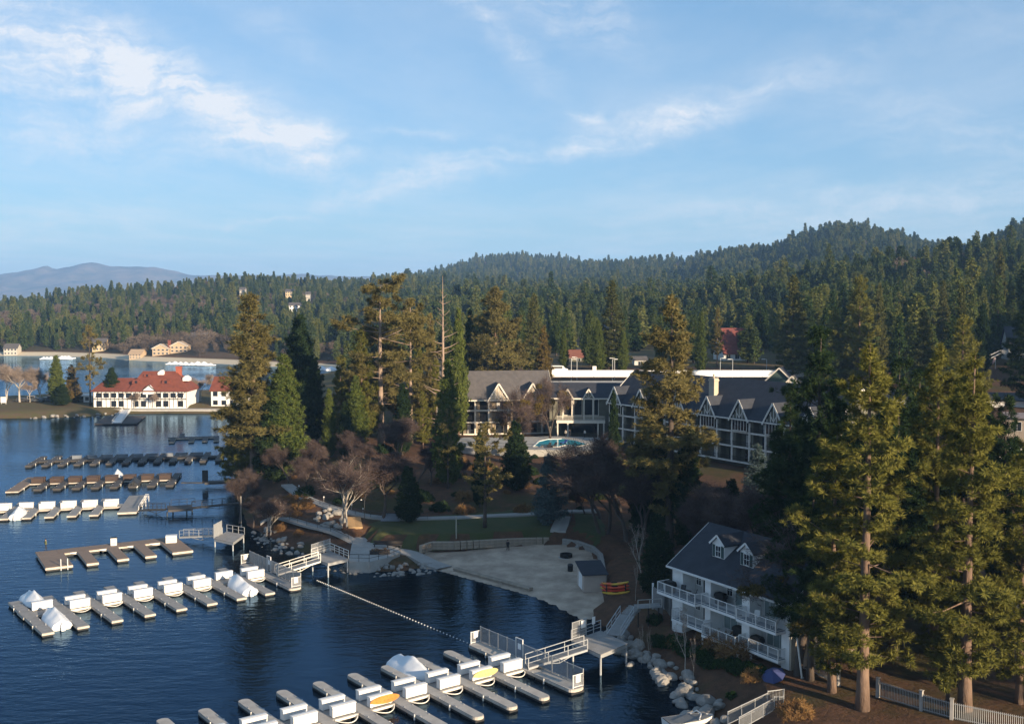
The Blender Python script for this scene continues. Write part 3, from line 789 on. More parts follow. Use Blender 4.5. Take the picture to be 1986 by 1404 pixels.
def fence_panelled(o, p, q, z, h, n, mat_=STEEL, bar=.035, gap=.13, infill=True, postw=.08):
    """posts, rails and a bar infill between two points (parts of o, whose frame is unrotated)"""
    p = Vector((p[0], p[1], 0)); q = Vector((q[0], q[1], 0)); d = q - p; L = d.length; u = d / L
    b = Vector(o.location); 
    for i in range(n + 1):
        c = p + u * (L * i / n); m = MB(); m.box(-postw / 2, postw / 2, -postw / 2, postw / 2, 0, h)
        put('post', m.mesh('post', mat_), o, (c.x - b.x, c.y - b.y, z - b.z), math.atan2(u.y, u.x))
    r = MB()
    for zz in (.12, h - .06): r.bar((p.x - b.x, p.y - b.y, z + zz - b.z), (q.x - b.x, q.y - b.y, z + zz - b.z), .05, .06)
    r.build('rail', mat_, o)
    if infill:
        k = int(L / gap); f = MB()
        for i in range(1, k):
            c = p + u * (L * i / k) - b
            f.box(c.x - bar / 2, c.x + bar / 2, c.y - bar / 2, c.y + bar / 2, z + .13 - b.z, z + h - .08 - b.z)
        f.build('bar_infill', mat_, o)['kind'] = 'stuff'
def railing_run(o, pts, h, n_per=1.6, mat_=STEEL, w=.07, mids=(.5,)):
    """guard rail along a chain of 3D points, parts of o (unrotated frame)"""
    b = Vector(o.location)
    pts = [Vector(p) for p in pts]
    r = MB()
    for a, c in zip(pts[:-1], pts[1:]):
        for k in (h,) + tuple(h * q for q in mids): r.bar(a - b + Vector((0, 0, k)), c - b + Vector((0, 0, k)), .05 if k < h else .065)
        n = max(1, round((c - a).length / n_per))
        for i in range(n + (1 if c is pts[-1] else 0)):
            t = a + (c - a) * (i / n) - b
            m = MB(); m.box(-w / 2, w / 2, -w / 2, w / 2, 0, h); put('post', m.mesh('post', mat_), o, t, math.atan2((c - a).y, (c - a).x))
    r.build('rail', mat_, o)
def gangway(p, q, w, label, h=1.05, mat_=STEEL, deckm=DECK):
    p = Vector(p); q = Vector(q); d = q - p; n2 = Vector((-d.y, d.x, 0)).normalized()
    o = empty('gangway', p, label, 'gangway')
    m = MB(); m.bar(Vector((0, 0, 0)), d, w, .08); m.build('deck', deckm, o)
    k = max(2, round(d.length / 1.9))
    for s in (-1, 1):
        e = n2 * (s * (w / 2 + .03))
        r = MB()
        for zz, th in ((h, .07), (h * .5, .05), (-.08, .14)): r.bar(e + Vector((0, 0, zz)), d + e + Vector((0, 0, zz)), th, th if zz > 0 else .2)
        r.build('handrail', mat_, o)
        for i in range(k + 1):
            t = d * (i / k) + e; pm = MB(); pm.box(-.035, .035, -.035, .035, 0, h); put('post', pm.mesh('post', mat_), o, t, math.atan2(d.y, d.x))
    t = MB(); t.bar(d * .15 + Vector((0, 0, -.1)), d * .55 + Vector((0, 0, -.75)), .08); t.bar(d * .55 + Vector((0, 0, -.75)), d * .95 + Vector((0, 0, -.1)), .08); t.bar(d * .55 + Vector((0, 0, -.75)), d * .55, .08)
    t.build('truss', mat_, o)
    return o
def sign_plate(o, p, w, h, rz, m=PLASTIC):
    a = MB(); a.box(-w / 2, w / 2, -.02, .02, 0, h); b = Vector(o.location)
    return put('sign_plate', a.mesh('sign_plate', m), o, Vector(p) - b, rz)
def pier_platform(label, corners, z, deckm=DECK, piles=True, name='pier_platform'):
    c = [atz(a, b, z) for a, b in corners]; ctr = sum(c, Vector()) / len(c)
    o = empty(name, (ctr.x, ctr.y, 0), label, 'platform')
    poly = [(p.x - ctr.x, p.y - ctr.y) for p in c]
    area = sum(poly[i][0] * poly[(i + 1) % len(poly)][1] - poly[(i + 1) % len(poly)][0] * poly[i][1] for i in range(len(poly)))
    if area < 0: poly = poly[::-1]
    m = MB(); m.prism(poly, z - .1, z); m.build('deck', deckm, o)
    e = MB(); e.prism([(x * .99, y * .99) for x, y in poly], z - .42, z - .105); e.build('edge_beam', STEEL, o)
    for x, y in poly:
        k = MB(); k.tube([(x * .94, y * .94, -1.6), (x * .94, y * .94, z - .43)], .11, 8); k.build('pile', STEEL, o)
    return o, c

# near dock -----------------------------------------------------------------
LW = locker_meshes(2.35, .62, 1.02, WHITE)
LB = locker_meshes(2.3, .8, 1.0, BROWNBOX)
LG = locker_meshes(2.1, .8, .9, GREYBOX)
dA = dock_root('long grey floating dock with round tipped fingers and white lockers nearest the camera', (980, 1294), (725.6, 1360))
dA.rotation_euler.z += math.pi
SA = 3.86
fa = finger_meshes(-9.1, 8.0, 1.12, .55, DECK_PALE, FASCIA, True)
walkway(dA, -46, 1.1, -1.55, 1.5, .53, DECK, FASCIA)
for k in range(1, 13): put_finger(dA, fa, 1.93 - SA * k)
th = finger_meshes(-9.2, 8.4, 1.75, .56, DECK_PALE, FASCIA, True); put_finger(dA, th, 1.98)
for k in range(0, 11):
    x = -SA * k
    if k not in (2,) : pass
    put_locker(dA, LW, x, 1.05, .53, 'white dock locker in the shaded back row of the nearest dock, %s from the fence' % ORD[k], 'white lockers in the back row of the nearest dock')
    if k in (1,): pass
    put_locker(dA, LW, x, -1.02, .53, 'sunlit white dock locker in the front row of the nearest dock, %s from the fence' % ORD[k], 'white lockers in the front row of the nearest dock')
    hoop(dA, x, -1.6, .42)
def paddleboard(loc, rz, tilt, label, c1, c2, L=3.2, W=.78):
    o = empty('paddleboard', loc, label, 'paddleboard', None, rz)
    m = MB(); n = 24; prof = []
    for i in range(n + 1):
        t = i / n; w = W / 2 * (math.sin(math.pi * t) ** .55) * (1 - .12 * math.cos(math.pi * t)); prof.append((-L / 2 + L * t, max(w, .015)))
    poly = [(x, -w) for x, w in prof] + [(x, w) for x, w in prof[::-1]]
    ins = [(x * .97, y * .86) for x, y in poly]
    k = len(poly); vs = [(x, y, 0) for x, y in poly] + [(x, y, .07) for x, y in poly] + [(x, y, .105) for x, y in ins]
    m.add(vs, [tuple(range(k))[::-1], tuple(range(2 * k, 3 * k))] + [(a * k + i, a * k + (i + 1) % k, (a + 1) * k + (i + 1) % k, (a + 1) * k + i) for a in (0, 1) for i in range(k)])
    b = m.build('board', mat('board_' + label[:6], c1, c2, 1.4, .35), o); b.rotation_euler.x = tilt
    d = MB()
    for i in range(5): d.box(-1.0 + .42 * i, -.95 + .42 * i, -.16, -.11, .106, .125); d.box(-1.0 + .42 * i, -.95 + .42 * i, .11, .16, .106, .125)
    e = d.build('deck_rings', BLACK, b)
    fin = MB(); fin.box(-L / 2 + .25, -L / 2 + .5, -.012, .012, -.2, -.002); fin.build('fin', BLACK, b)
    return o
wz = dA.rotation_euler.z
paddleboard(to_world(dA, -SA * 1 + .25, -1.52, 1.12), wz + .06, R(48), 'pale yellow paddleboard leaning on a front row locker of the nearest dock', (.62, .50, .20), (.55, .44, .17))
paddleboard(to_world(dA, -SA * 4 + .25, -1.52, 1.12), wz + .03, R(48), 'orange paddleboard leaning on a locker of the nearest dock', (.62, .26, .05), (.50, .17, .04))
b0 = local(dA, 742, 1318, .6)
covered_boat(to_world(dA, -SA * 2 - .35, 4.9, 0), wz + R(90) + R(180), 'white shrink wrapped boat behind the lockers of the nearest dock', 6.6, 2.5, 3, peak=.5)
# security fence of the near T-head
def head_fence(dock, x, y0, y1, xo, label, gate_y):
    a = to_world(dock, x + xo, y1 - .2); b = to_world(dock, x + xo, gate_y + .6); c = to_world(dock, x + xo, gate_y - .6); d = to_world(dock, x + xo, y0 + .25)
    z = .56
    o = empty('security_fence', (a.x, a.y, z), label, 'fence')
    fence_panelled(o, a, b, z, 1.75, 4, STEEL, .03, .11); fence_panelled(o, c, d, z, 1.75, 4, STEEL, .03, .11)
    e = to_world(dock, x + xo - 1.3, y1 - .2); fence_panelled(o, a, e, z, 1.35, 1, WHITE, .03, .14)
    f = to_world(dock, x + xo - 1.3, y0 + .25); fence_panelled(o, d, f, z, 1.35, 1, WHITE, .03, .14)
    g = MB()
    for q in (b, c): g.box(q.x - a.x - .05, q.x - a.x + .05, q.y - a.y - .05, q.y - a.y + .05, 0, 2.15)
    g.bar((b.x - a.x, b.y - a.y, 2.12), (c.x - a.x, c.y - a.y, 2.12), .09); g.build('gate_frame', WHITE, o)
    gd = MB(); bb = b - a; cc = c - a
    for t in np.linspace(.08, .92, 8): p = bb + (cc - bb) * t; gd.box(p.x - .018, p.x + .018, p.y - .018, p.y + .018, .1, 1.95)
    gd.build('gate', STEEL, o)
    sign_plate(o, (e + a) / 2 + Vector((0, 0, z + .55)), .55, .7, math.atan2((e - a).y, (e - a).x)); sign_plate(o, (f + d) / 2 + Vector((0, -.08, z + .55)), .55, .7, math.atan2((e - a).y, (e - a).x))
    sign_plate(o, (b + c) / 2 + Vector((0, -.05, z + 1.0)), .5, .6, math.atan2((c - b).y, (c - b).x))
head_fence(dA, 1.98, -9.2, 8.4, .78, 'tall barred grey fence with a gate along the head of the nearest dock', 1.2)
pA, cA = pier_platform('grey steel platform on piles beside the boulder shore below the white house', [(1108, 1242), (1165, 1222), (1218, 1247), (1165, 1269)], 2.2)
g0 = atz(1022, 1291, .75); g1 = (cA[0] + cA[3]) / 2
gangway(g0, (g1.x, g1.y, 2.22), 1.25, 'grey railed gangway between the nearest dock and its steel platform')
oR = empty('guard_rail', (cA[1].x, cA[1].y, 2.2), 'grey guard rail with a mesh panel along the back of the steel platform', 'railing')
def up(p, z): return Vector((p.x, p.y, z))
railing_run(oR, [up(cA[0], 2.2), up((cA[0] + cA[1]) / 2, 2.2), up(cA[1], 2.2)], 1.15, 1.5, STEEL, .07, (.35, .65))
fence_panelled(oR, up(cA[0] * .97 + cA[1] * .03, 0) + Vector((0, .12, 0)), (cA[0] + cA[1]) / 2 + Vector((0, .12, 0)), 2.2, 1.9, 2, STEEL, .03, .1)
sign_plate(oR, (cA[0] * .6 + cA[1] * .4) + Vector((0, -.1, 1.0)), .7, .8, math.atan2((cA[1] - cA[0]).y, (cA[1] - cA[0]).x)); sign_plate(oR, (cA[0] * .25 + cA[1] * .75) + Vector((0, -.1, 1.0)), .5, .8, math.atan2((cA[1] - cA[0]).y, (cA[1] - cA[0]).x))
# second dock ---------------------------------------------------------------
dB = dock_root('grey floating dock with square fingers and white lockers at the left, before the wooden dock', (149.8, 1173), (385.7, 1133.7))
SB = 3.88
fb = finger_meshes(-9.4, 6.6, 1.3, .5, DECK, FASCIA, False)
walkway(dB, -6.6, 24.3, -1.45, 1.45, .48, DECK, FASCIA)
for k in range(-2, 6):
    put_finger(dB, fb, 1.94 + SB * k)
put_finger(dB, finger_meshes(-9.3, 7.2, 1.7, .5, DECK, FASCIA, True), 25.1)
for k in range(0, 7):
    if k == 6: x = SB * 6 - .2
    else: x = SB * k
    put_locker(dB, LW, x, 1.03, .48, 'white dock locker in the back row of the second dock, %s from its fence' % ORD[6 - k], 'white lockers in the back row of the second dock')
    if k != 5:
        put_locker(dB, LW, x, -1.02, .48, 'sunlit white dock locker in the front row of the second dock, %s from its fence' % ORD[6 - k if k > 5 else 5 - k], 'white lockers in the front row of the second dock'); hoop(dB, x, -1.5, .4)
put_locker(dB, LW, -SB, 1.0, .48, 'white dock locker squeezed between two covered boats on the second dock', None)
wb = dB.rotation_euler.z
covered_boat(to_world(dB, -SB, 4.4, 0), wb - R(90), 'white shrink wrapped boat at the back of the far left slip, second dock', 6.0, 2.35, 11, peak=.5)
covered_boat(to_world(dB, -SB, -4.5, 0), wb + R(90), 'white shrink wrapped boat with covered motor, front of the second docks leftmost slip', 6.6, 2.4, 12, peak=.45)
covered_boat(to_world(dB, SB * 5, -4.3, 0), wb + R(90), 'white shrink wrapped boat at the right end of the second dock', 6.6, 2.3, 13, peak=.55)
head_fence(dB, 25.1, -9.3, 7.2, .75, 'barred grey fence with a gate along the head of the second dock', .6)
pB, cB = pier_platform('pale steel platform on piles beside the concrete landing', [(604, 1080), (640, 1068), (676, 1083), (636, 1092)], 2.0, DECK)
q0 = atz(535, 1112, .7); q1 = (cB[0] + cB[3]) / 2
gangway(q0, (q1.x, q1.y, 2.02), 1.3, 'white railed gangway between the second dock and the concrete landing platform', mat_=WHITE_OLD)
oB = empty('guard_rail', (cB[0].x, cB[0].y, 2.0), 'pale guard rail with a mesh screen round the platform by the concrete landing', 'railing')
railing_run(oB, [up(cB[0], 2), up(cB[1], 2), up(cB[2], 2)], 1.15, 1.4, WHITE_OLD, .07, (.35, .65))
fence_panelled(oB, cB[0] + Vector((0, .15, 0)), cB[1] + Vector((0, .15, 0)), 2.0, 1.8, 3, STEEL, .03, .1)
# wooden dock ---------------------------------------------------------------
dC = dock_root('brown wooden dock with short square fingers and an empty deck, left of the point', (68, 1070), (340, 1040), .6)
LC = (atz(340, 1040, .6) - atz(68, 1070, .6)).length
walkway(dC, 0, LC, -3.0, 0, .6, DECK_WOOD, FASCIA, 3.0)
def pad(root, x0, x1, y0, y1, zt, deck, nm='finger'):
    m = MB(); m.box(x0, x1, y0, y1, zt - .07, zt); a = m.build(nm, deck, root)
    s = MB(); s.box(x0 - .02, x1 + .02, y0 - .02, y1 + .01, zt - .36, zt - .075); s.build('fascia', FASCIA, a)
    f = MB(); f.box(x0 + .1, x1 - .1, y0 + .1, y1 - .1, -.3, zt - .365); f.build('float', FLOAT, a)
pad(dC, -.0, 3.6, -11.2, -3.03, .6, DECK_WOOD)
for c in (180, 239, 293): 
    p = local(dC, c, {180: 1091, 239: 1083, 293: 1077}[c], .6); pad(dC, p.x - .8, p.x + .8, p.y, -3.03, .6, DECK_WOOD)
pad(dC, LC - 3.0, LC, -10.9, -3.03, .6, DECK_WOOD)
for x in (5.7, 9.8, 13.9, 17.2):
    hoop(dC, x, -3.0, .48, 2.6, .5)
for x in (2.0, 2.9):
    m = MB(); m.tube([(x, -10.95, .6), (x, -10.95, 1.55), (x, -11.3, 1.6), (x, -11.35, -.2)], .06, 6); m.build('ladder_rail', WHITE, dC)
def cabinet(loc, rz, label, w=.7, d=.6, h=1.15, name='service_post', cat='pedestal', m=WHITE, top=None):
    o = empty(name, loc, label, cat, None, rz)
    b = MB(); b.box(-w / 2, w / 2, -d / 2, d / 2, 0, h); b.build('body', m, o)
    t = MB(); t.box(-w / 2 - .05, w / 2 + .05, -d / 2 - .05, d / 2 + .05, h + .002, h + .07); t.build('lid', top or m, o)
    p = MB(); p.box(-w / 2 + .1, w / 2 - .1, -d / 2 - .02, -d / 2 - .003, .15, h * .48); p.box(-w / 2 + .1, w / 2 - .1, -d / 2 - .02, -d / 2 - .003, h * .56, h - .1); p.build('door', m if m is not WHITE else HGREY, o)
    return o
wc = dC.rotation_euler.z
cabinet(to_world(dC, 11.0, -1.4, .6), wc - .3, 'white ride kiosk with a black top in the middle of the wooden dock', .85, .7, 1.15, top=BLACK)
cabinet(to_world(dC, LC - 1.5, -3.8, .6), wc - .3, 'plain white chest at the right end of the wooden dock', 1.6, 1.2, 1.0, 'storage_chest', 'chest')
# person: one skinned body per figure, clothes and hair as children
def person(loc, rz, label, top, legs, skin=(.42, .27, .2), hair=(.03, .02, .015), h=1.75, arms=((.05, -.22, -.30), (-.05, .1, -.30)), stride=.12):
    o = empty('person', loc, label, 'person', None, rz)
    s = h / 1.75
    V = {'pel': (0, 0, .95), 'chest': (0, -.01, 1.3), 'neck': (0, 0, 1.48), 'head': (0, -.02, 1.58), 'crn': (0, -.01, 1.7)}
    E = [('pel', 'chest'), ('chest', 'neck'), ('neck', 'head'), ('head', 'crn')]; rad = {'pel': .15, 'chest': .17, 'neck': .06, 'head': .095, 'crn': .075}
    for i, sx in enumerate((-1, 1)):
        k = str(i); ax, ay, az = arms[i]
        V.update({'sh' + k: (sx * .2, 0, 1.42), 'el' + k: (sx * .27, .03, 1.15), 'ha' + k: (sx * .25, -.1 if ay < 0 else .02, .95), 'hip' + k: (sx * .1, 0, .9), 'kn' + k: (sx * .11, -.03 - sx * stride * .5, .5), 'an' + k: (sx * .11, .02 - sx * stride, .09), 'to' + k: (sx * .12, -.14 - sx * stride, .05)})
        E += [('chest', 'sh' + k), ('sh' + k, 'el' + k), ('el' + k, 'ha' + k), ('pel', 'hip' + k), ('hip' + k, 'kn' + k), ('kn' + k, 'an' + k), ('an' + k, 'to' + k)]
        rad.update({'sh' + k: .075, 'el' + k: .055, 'ha' + k: .045, 'hip' + k: .1, 'kn' + k: .07, 'an' + k: .05, 'to' + k: .045})
    names = list(V); me = bpy.data.meshes.new('body')
    me.from_pydata([tuple(c * s for c in V[n]) for n in names], [(names.index(a), names.index(b)) for a, b in E], [])
    m = bpy.data.materials.new('clothes'); m.use_nodes = True; N = m.node_tree.nodes; L = m.node_tree.links.new
    tc = N.new('ShaderNodeTexCoord'); sp = N.new('ShaderNodeSeparateXYZ'); L(tc.outputs['Object'], sp.inputs[0]); cr = N.new('ShaderNodeValToRGB'); cr.color_ramp.interpolation = 'CONSTANT'
    dv = N.new('ShaderNodeMath'); dv.operation = 'DIVIDE'; L(sp.outputs[2], dv.inputs[0]); dv.inputs[1].default_value = 2 * s; L(dv.outputs[0], cr.inputs[0])
    el = cr.color_ramp.elements; el[0].position = 0; el[0].color = (.02, .02, .02, 1); el[1].position = .045; el[1].color = (*legs, 1)
    e = el.new(.46); e.color = (*top, 1); e = el.new(.735); e.color = (*skin, 1)
    L(cr.outputs[0], N['Principled BSDF'].inputs['Base Color']); N['Principled BSDF'].inputs['Roughness'].default_value = .85
    me.materials.append(m)
    b = put('body', me, o); md = b.modifiers.new('skin', 'SKIN'); b.modifiers.new('sub', 'SUBSURF').levels = 1; b.modifiers['sub'].render_levels = 1
    for i, n in enumerate(names): me.skin_vertices[0].data[i].radius = (rad[n] * s, rad[n] * s * (.75 if n in ('pel', 'chest') else 1))
    me.skin_vertices[0].data[0].use_root = True
    hm = MB(); hm.lathe([(.02, 1.56), (.1, 1.6), (.108, 1.68), (.085, 1.76), (.03, 1.795)], 10)
    hh = hm.build('hair', mat('hair', hair), o, loc=(0, .012, 0), smooth=True); hh.scale = (s, s, s)
    return o
pp = atz(89, 1067, .6)
person((pp.x, pp.y, .6), wc + 1.9, 'person in an olive jacket and dark trousers standing on the wooden dock', (.12, .13, .05), (.015, .015, .02), stride=.2)
pC, cC = pier_platform('grey platform on piles with a mesh screen, beside the rocky point', [(415, 1044), (440, 1030), (474, 1036), (452, 1052)], 1.35, DECK)
gangway(atz(352, 1040, .65), up((cC[0] + cC[1]) / 2, 1.35), 1.1, 'thin dark gangway between the wooden dock and its platform', mat_=STEEL)
oC = empty('mesh_screen', (cC[0].x, cC[0].y, 1.35), 'dark mesh screen on the platform beside the rocky point', 'fence')
fence_panelled(oC, cC[0], cC[0] * .4 + cC[1] * .6, 1.35, 2.2, 2, STEEL, .04, .1)
railing_run(oC, [up(cC[1], 1.35), up(cC[2], 1.35)], 1.1, 1.4, STEEL)
# third row: white lockers --------------------------------------------------
dD = dock_root('grey floating dock with white lockers reaching out of the photo at the left', (90, 985), (216, 980))
dD.rotation_euler.z = R(13); SD = 3.68
o0 = local(dD, 216, 980, .5).x
walkway(dD, o0 - 30, o0 + 2, -1.4, 1.4, .5, DECK, FASCIA)
fd = finger_meshes(-8.5, 7.5, 1.5, .52, DECK, FASCIA, False)
for k in range(0, 8): put_finger(dD, fd, o0 - 1.85 - SD * k)
pad(dD, o0 + 2.0, o0 + 5.2, -7.5, 9.5, .55, DECK)
for k in range(0, 7):
    for y, r_ in ((.98, 'back'), (-.95, 'front')):
        if k == 4 and r_ == 'front': continue
        put_locker(dD, LW, o0 - SD * k, y, .5, 'white dock locker in the %s row left of the slatted rack, %s from the rack' % (r_, ORD[k if (k < 4 or r_ == 'back') else k - 1]), 'white lockers in the %s row of the third dock' % r_)
covered_boat(to_world(dD, o0 - SD * 4, -4.9, 0), R(13 + 90), 'white shrink wrapped boat among white lockers at the left edge', 6.2, 2.4, 21)
rk = empty('slatted_rack', to_world(dD, o0 + 5.7, 0, .1), 'white slatted rack standing at the end of the third dock', 'rack', None, R(13))
m = MB()
for y in np.linspace(-5.5, 5.5, 8): m.box(-.35, .35, y - .05, y + .05, 1.2, 1.27)
for x in (-.35, .35):
    m.box(x - .04, x + .04, -5.6, 5.6, 1.0, 1.08)
m.build('slats', WHITE, rk)
for x in (-.35, .35):
    for y in (-5.3, 0, 5.3): q = MB(); q.box(x - .05, x + .05, y - .05, y + .05, -.1, 1.0); q.build('leg', WHITE, rk)
pD = empty('pier', (*atz(350, 985, 1.)[:2], 0), 'small grey railed landing stage between the white locker dock and the shore', 'pier')
a = atz(325, 987, 1.0); b = atz(372, 984, 1.0); base = pD.location
m = MB(); m.bar(a - base, b - base, 4.2, .35); m.build('deck', DECK_DARK, pD)
for t in (.1, .9):
    c = a + (b - a) * t - base; q = MB(); q.tube([(c.x, c.y - 1.6, -1.5), (c.x, c.y - 1.6, .8)], .12, 6); q.tube([(c.x, c.y + 1.6, -1.5), (c.x, c.y + 1.6, .8)], .12, 6); q.build('pile', DARKMETAL, pD)
railing_run(pD, [a + Vector((0, 2, .2)), b + Vector((0, 2, .2))], 1.1, 1.5, DARKMETAL)
gangway(atz(276, 988, .6), a, 1.2, 'slim dark gangway from the slatted rack to the railed landing stage', mat_=DARKMETAL, deckm=DECK_DARK)
gangway(b, atz(470, 974, 1.6), 1.2, 'slim dark railed footbridge from the landing stage to the shore', mat_=DARKMETAL, deckm=DECK_DARK)
# fourth row: brown lockers -------------------------------------------------
dE = dock_root('dark floating dock with brown lockers in the middle of the left bay', (75, 935), (322, 927)); dE.rotation_euler.z = R(11); SE = 3.62
walkway(dE, -4, 27, -1.4, 1.4, .5, DECK_DARK, FASCIA)
fe = finger_meshes(-9, 7, 1.5, .52, DECK_DARK, DECK_DARK, False)
fe0 = finger_meshes(-10.5, 7, 2.4, .52, DECK_WOOD, FASCIA, False)
put_finger(dE, fe0, -2.6)
for k in range(0, 8): put_finger(dE, fe, 1.8 + SE * k)
for k in range(0, 8):
    for y in ((.95, -.95)): put_locker(dE, LB, SE * k, y, .5, 'brown dock locker in the %s row of the dark dock, %s from the left' % ('back' if y > 0 else 'front', ORD[k]), 'brown lockers on the dark dock in the left bay')
covered_boat(to_world(dE, SE * 4 + .3, 5.5, 0), R(101), 'white covered boat behind the brown lockers', 5.6, 2.1, 31)
cvr = covered_boat(to_world(dE, SE * 5.5, -5.2, 0), R(101), 'dark covered boat in front of the brown lockers', 5.6, 2.2, 32)
for ch in cvr.children: 
    if ch.name.startswith(('cover', 'motor')): ch.data.materials[0] = DARKMETAL
pE = empty('pier', (*atz(425, 935, .8)[:2], 0), 'low dark pier with a gate post running from the brown locker dock to the shore', 'pier')
a = atz(352, 936, .8); b = atz(398, 936, .8); c = atz(470, 933, .9)
m = MB(); m.bar(a - pE.location, b - pE.location, .9, .15); m.bar(b - pE.location, c - pE.location, 2.6, .4); m.build('deck', DECK_DARK, pE)
m = MB(); q = b - pE.location; m.box(q.x - .6, q.x + .6, q.y - .06, q.y + .06, .8, 3.4); m.build('gate', DARKMETAL, pE)
railing_run(pE, [b + Vector((3, 1.2, .2)), c + Vector((0, 1.2, .2))], 1.1, 2, DARKMETAL)
# fifth row: low grey dock --------------------------------------------------
dF = dock_root('long low dark grey floating dock farthest out in the left bay', (72, 893), (410, 889)); dF.rotation_euler.z = R(11)
LF = local(dF, 425, 889, .5).x; SF = LF / 12
walkway(dF, 0, LF, -1.3, 1.3, .5, DECK_DARK, DECK_DARK)
ff = finger_meshes(-8.5, 7, 1.4, .55, DECK_DARK, DECK_DARK, False)
for k in range(0, 13): put_finger(dF, ff, SF * k)
for k in range(2, 11): put_locker(dF, LG, SF * (k + .5), .9, .5, 'grey blue dock locker on the low dark dock, %s from the left' % ORD[k - 2], 'grey blue lockers on the low dark dock')
gangway(to_world(dF, LF + .5, 0, .7), atz(476, 893, 1.3), 1.2, 'slim dark footbridge from the low grey dock to the shore pines', mat_=DARKMETAL, deckm=DECK_DARK)
dG = dock_root('tiny dark dock with two prongs in front of the far cottage', (326, 849), (425, 846))
LGn = local(dG, 425, 845, .5).x
pad(dG, 0, LGn, -1.2, 1.2, .5, DECK_DARK, 'walkway')
for t in (.05, .42, .68, .9): pad(dG, LGn * t, LGn * t + 1.4, -9, -1.21, .5, DECK_DARK); 
pad(dG, LGn * .2, LGn * .2 + 1.3, 1.21, 10, .5, DECK_DARK)
# village swim float
vf = dock_root('square dark float crossed by a white gangway below the red roofed building', (182, 822), (265, 821), .4, 'swim_float', 'dock')
a = local(vf, 283, 806, .4); W0 = local(vf, 265, 821, .4).x
m = MB(); m.prism([(0, 0), (W0, 0), (a.x, a.y), (a.x - W0, a.y)], .2, .42); m.build('deck', DECK_DARK, vf)
m = MB(); m.prism([(.2, .2), (W0 - .2, .2), (a.x - .2, a.y - .2), (a.x - W0 + .2, a.y - .2)], -.3, .198); m.build('float', FLOAT, vf)
p = atz(226, 820, .55); q = atz(246, 795, 1.6)
gw = gangway(p, q, 2.6, 'broad white gangway from the shore walk down to the dark swim float', .9, WHITE, WHITE)
# swim area buoy line -------------------------------------------------------
bl = empty('buoy_line', atz(612, 1124, 0), 'line of small white floats strung between the two docks', 'buoy line')
a = atz(612, 1124, .05); b = atz(913, 1249, .05); n = 64; pts = []
for i in range(n + 1):
    t = i / n; p = a + (b - a) * t + Vector((-.6, .8, 0)) * (2.2 * math.sin(math.pi * t)) - bl.location; pts.append((p.x, p.y, .04))
m = MB(); m.tube(pts, .015, 4); m.build('rope', DARKMETAL, bl)
m = MB()
for p in pts[1:-1]: m.lathe([(.02, -.06), (.07, -.02), (.085, .03), (.065, .09), (.02, .11)], 6, (p[0], p[1]))
fl = m.build('floats', WHITE, bl); fl['kind'] = 'stuff'
# ------------------------------------------------------------------ shore: paths, lawn, beach, walls, steps
def ribbon(name, pts, w, m, lift=.1, thick=.35, kind='structure'):
    """a paved strip laid over the ground, with edges"""
    P = []
    for a, b in zip(pts[:-1], pts[1:]):
        n = max(2, int((b - a).length / 1.0))
        for i in range(n): P.append(a + (b - a) * (i / n))
    P.append(pts[-1]); P = [Vector((p.x, p.y, 0)) for p in P]
    for _ in range(6): P = [P[0]] + [(P[i - 1] + P[i] * 2 + P[i + 1]) / 4 for i in range(1, len(P) - 1)] + [P[-1]]
    vs = []
    for i, p in enumerate(P):
        d = (P[min(i + 1, len(P) - 1)] - P[max(i - 1, 0)]).normalized(); n = Vector((-d.y, d.x, 0)) * (w / 2)
        zz = max(H(p.x, p.y), H(*(p + n)[:2]), H(*(p - n)[:2])) + lift
        vs.append((p, n, zz))
    zs = [v[2] for v in vs]
    for _ in range(4): zs = [zs[0]] + [(zs[i - 1] + zs[i] * 2 + zs[i + 1]) / 4 for i in range(1, len(zs) - 1)] + [zs[-1]]
    mb = MB(); V = []
    for (p, n, _), z in zip(vs, zs):
        V += [(p + n)[:2] + (z,) if False else (p.x + n.x, p.y + n.y, z), (p.x - n.x, p.y - n.y, z), (p.x - n.x, p.y - n.y, z - thick), (p.x + n.x, p.y + n.y, z - thick)]
    fs = []
    for i in range(len(vs) - 1):
        for k in range(4): fs.append((i * 4 + k, (i + 1) * 4 + k, (i + 1) * 4 + (k + 1) % 4, i * 4 + (k + 1) % 4))
    mb.add(V, fs)
    o = mb.build(name, m)
    if kind: o['kind'] = kind
    return o, [Vector((v[0].x, v[0].y, z)) for v, z in zip(vs, zs)]
def gp(pts): return [G(a, b) for a, b in pts]
path_up, PU = ribbon('path', gp([(556, 946), (575, 958), (600, 970), (640, 985), (690, 999), (740, 1006), (800, 1009), (860, 1006), (930, 1002), (1010, 999), (1100, 994), (1160, 992)]), 2.0, PATHM)
path_lo, PL = ribbon('path', gp([(505, 1018), (520, 1006), (545, 1008), (590, 1024), (640, 1038), (690, 1052)]), 1.8, PATHM)
path_beach, PB = ribbon('path', [Vector((*q, 0)) for q in poly_px([(748, 1067), (790, 1069), (820, 1076), (850, 1084), (862, 1088)], 1.2)], 2.6, PATHM, .2, .6)
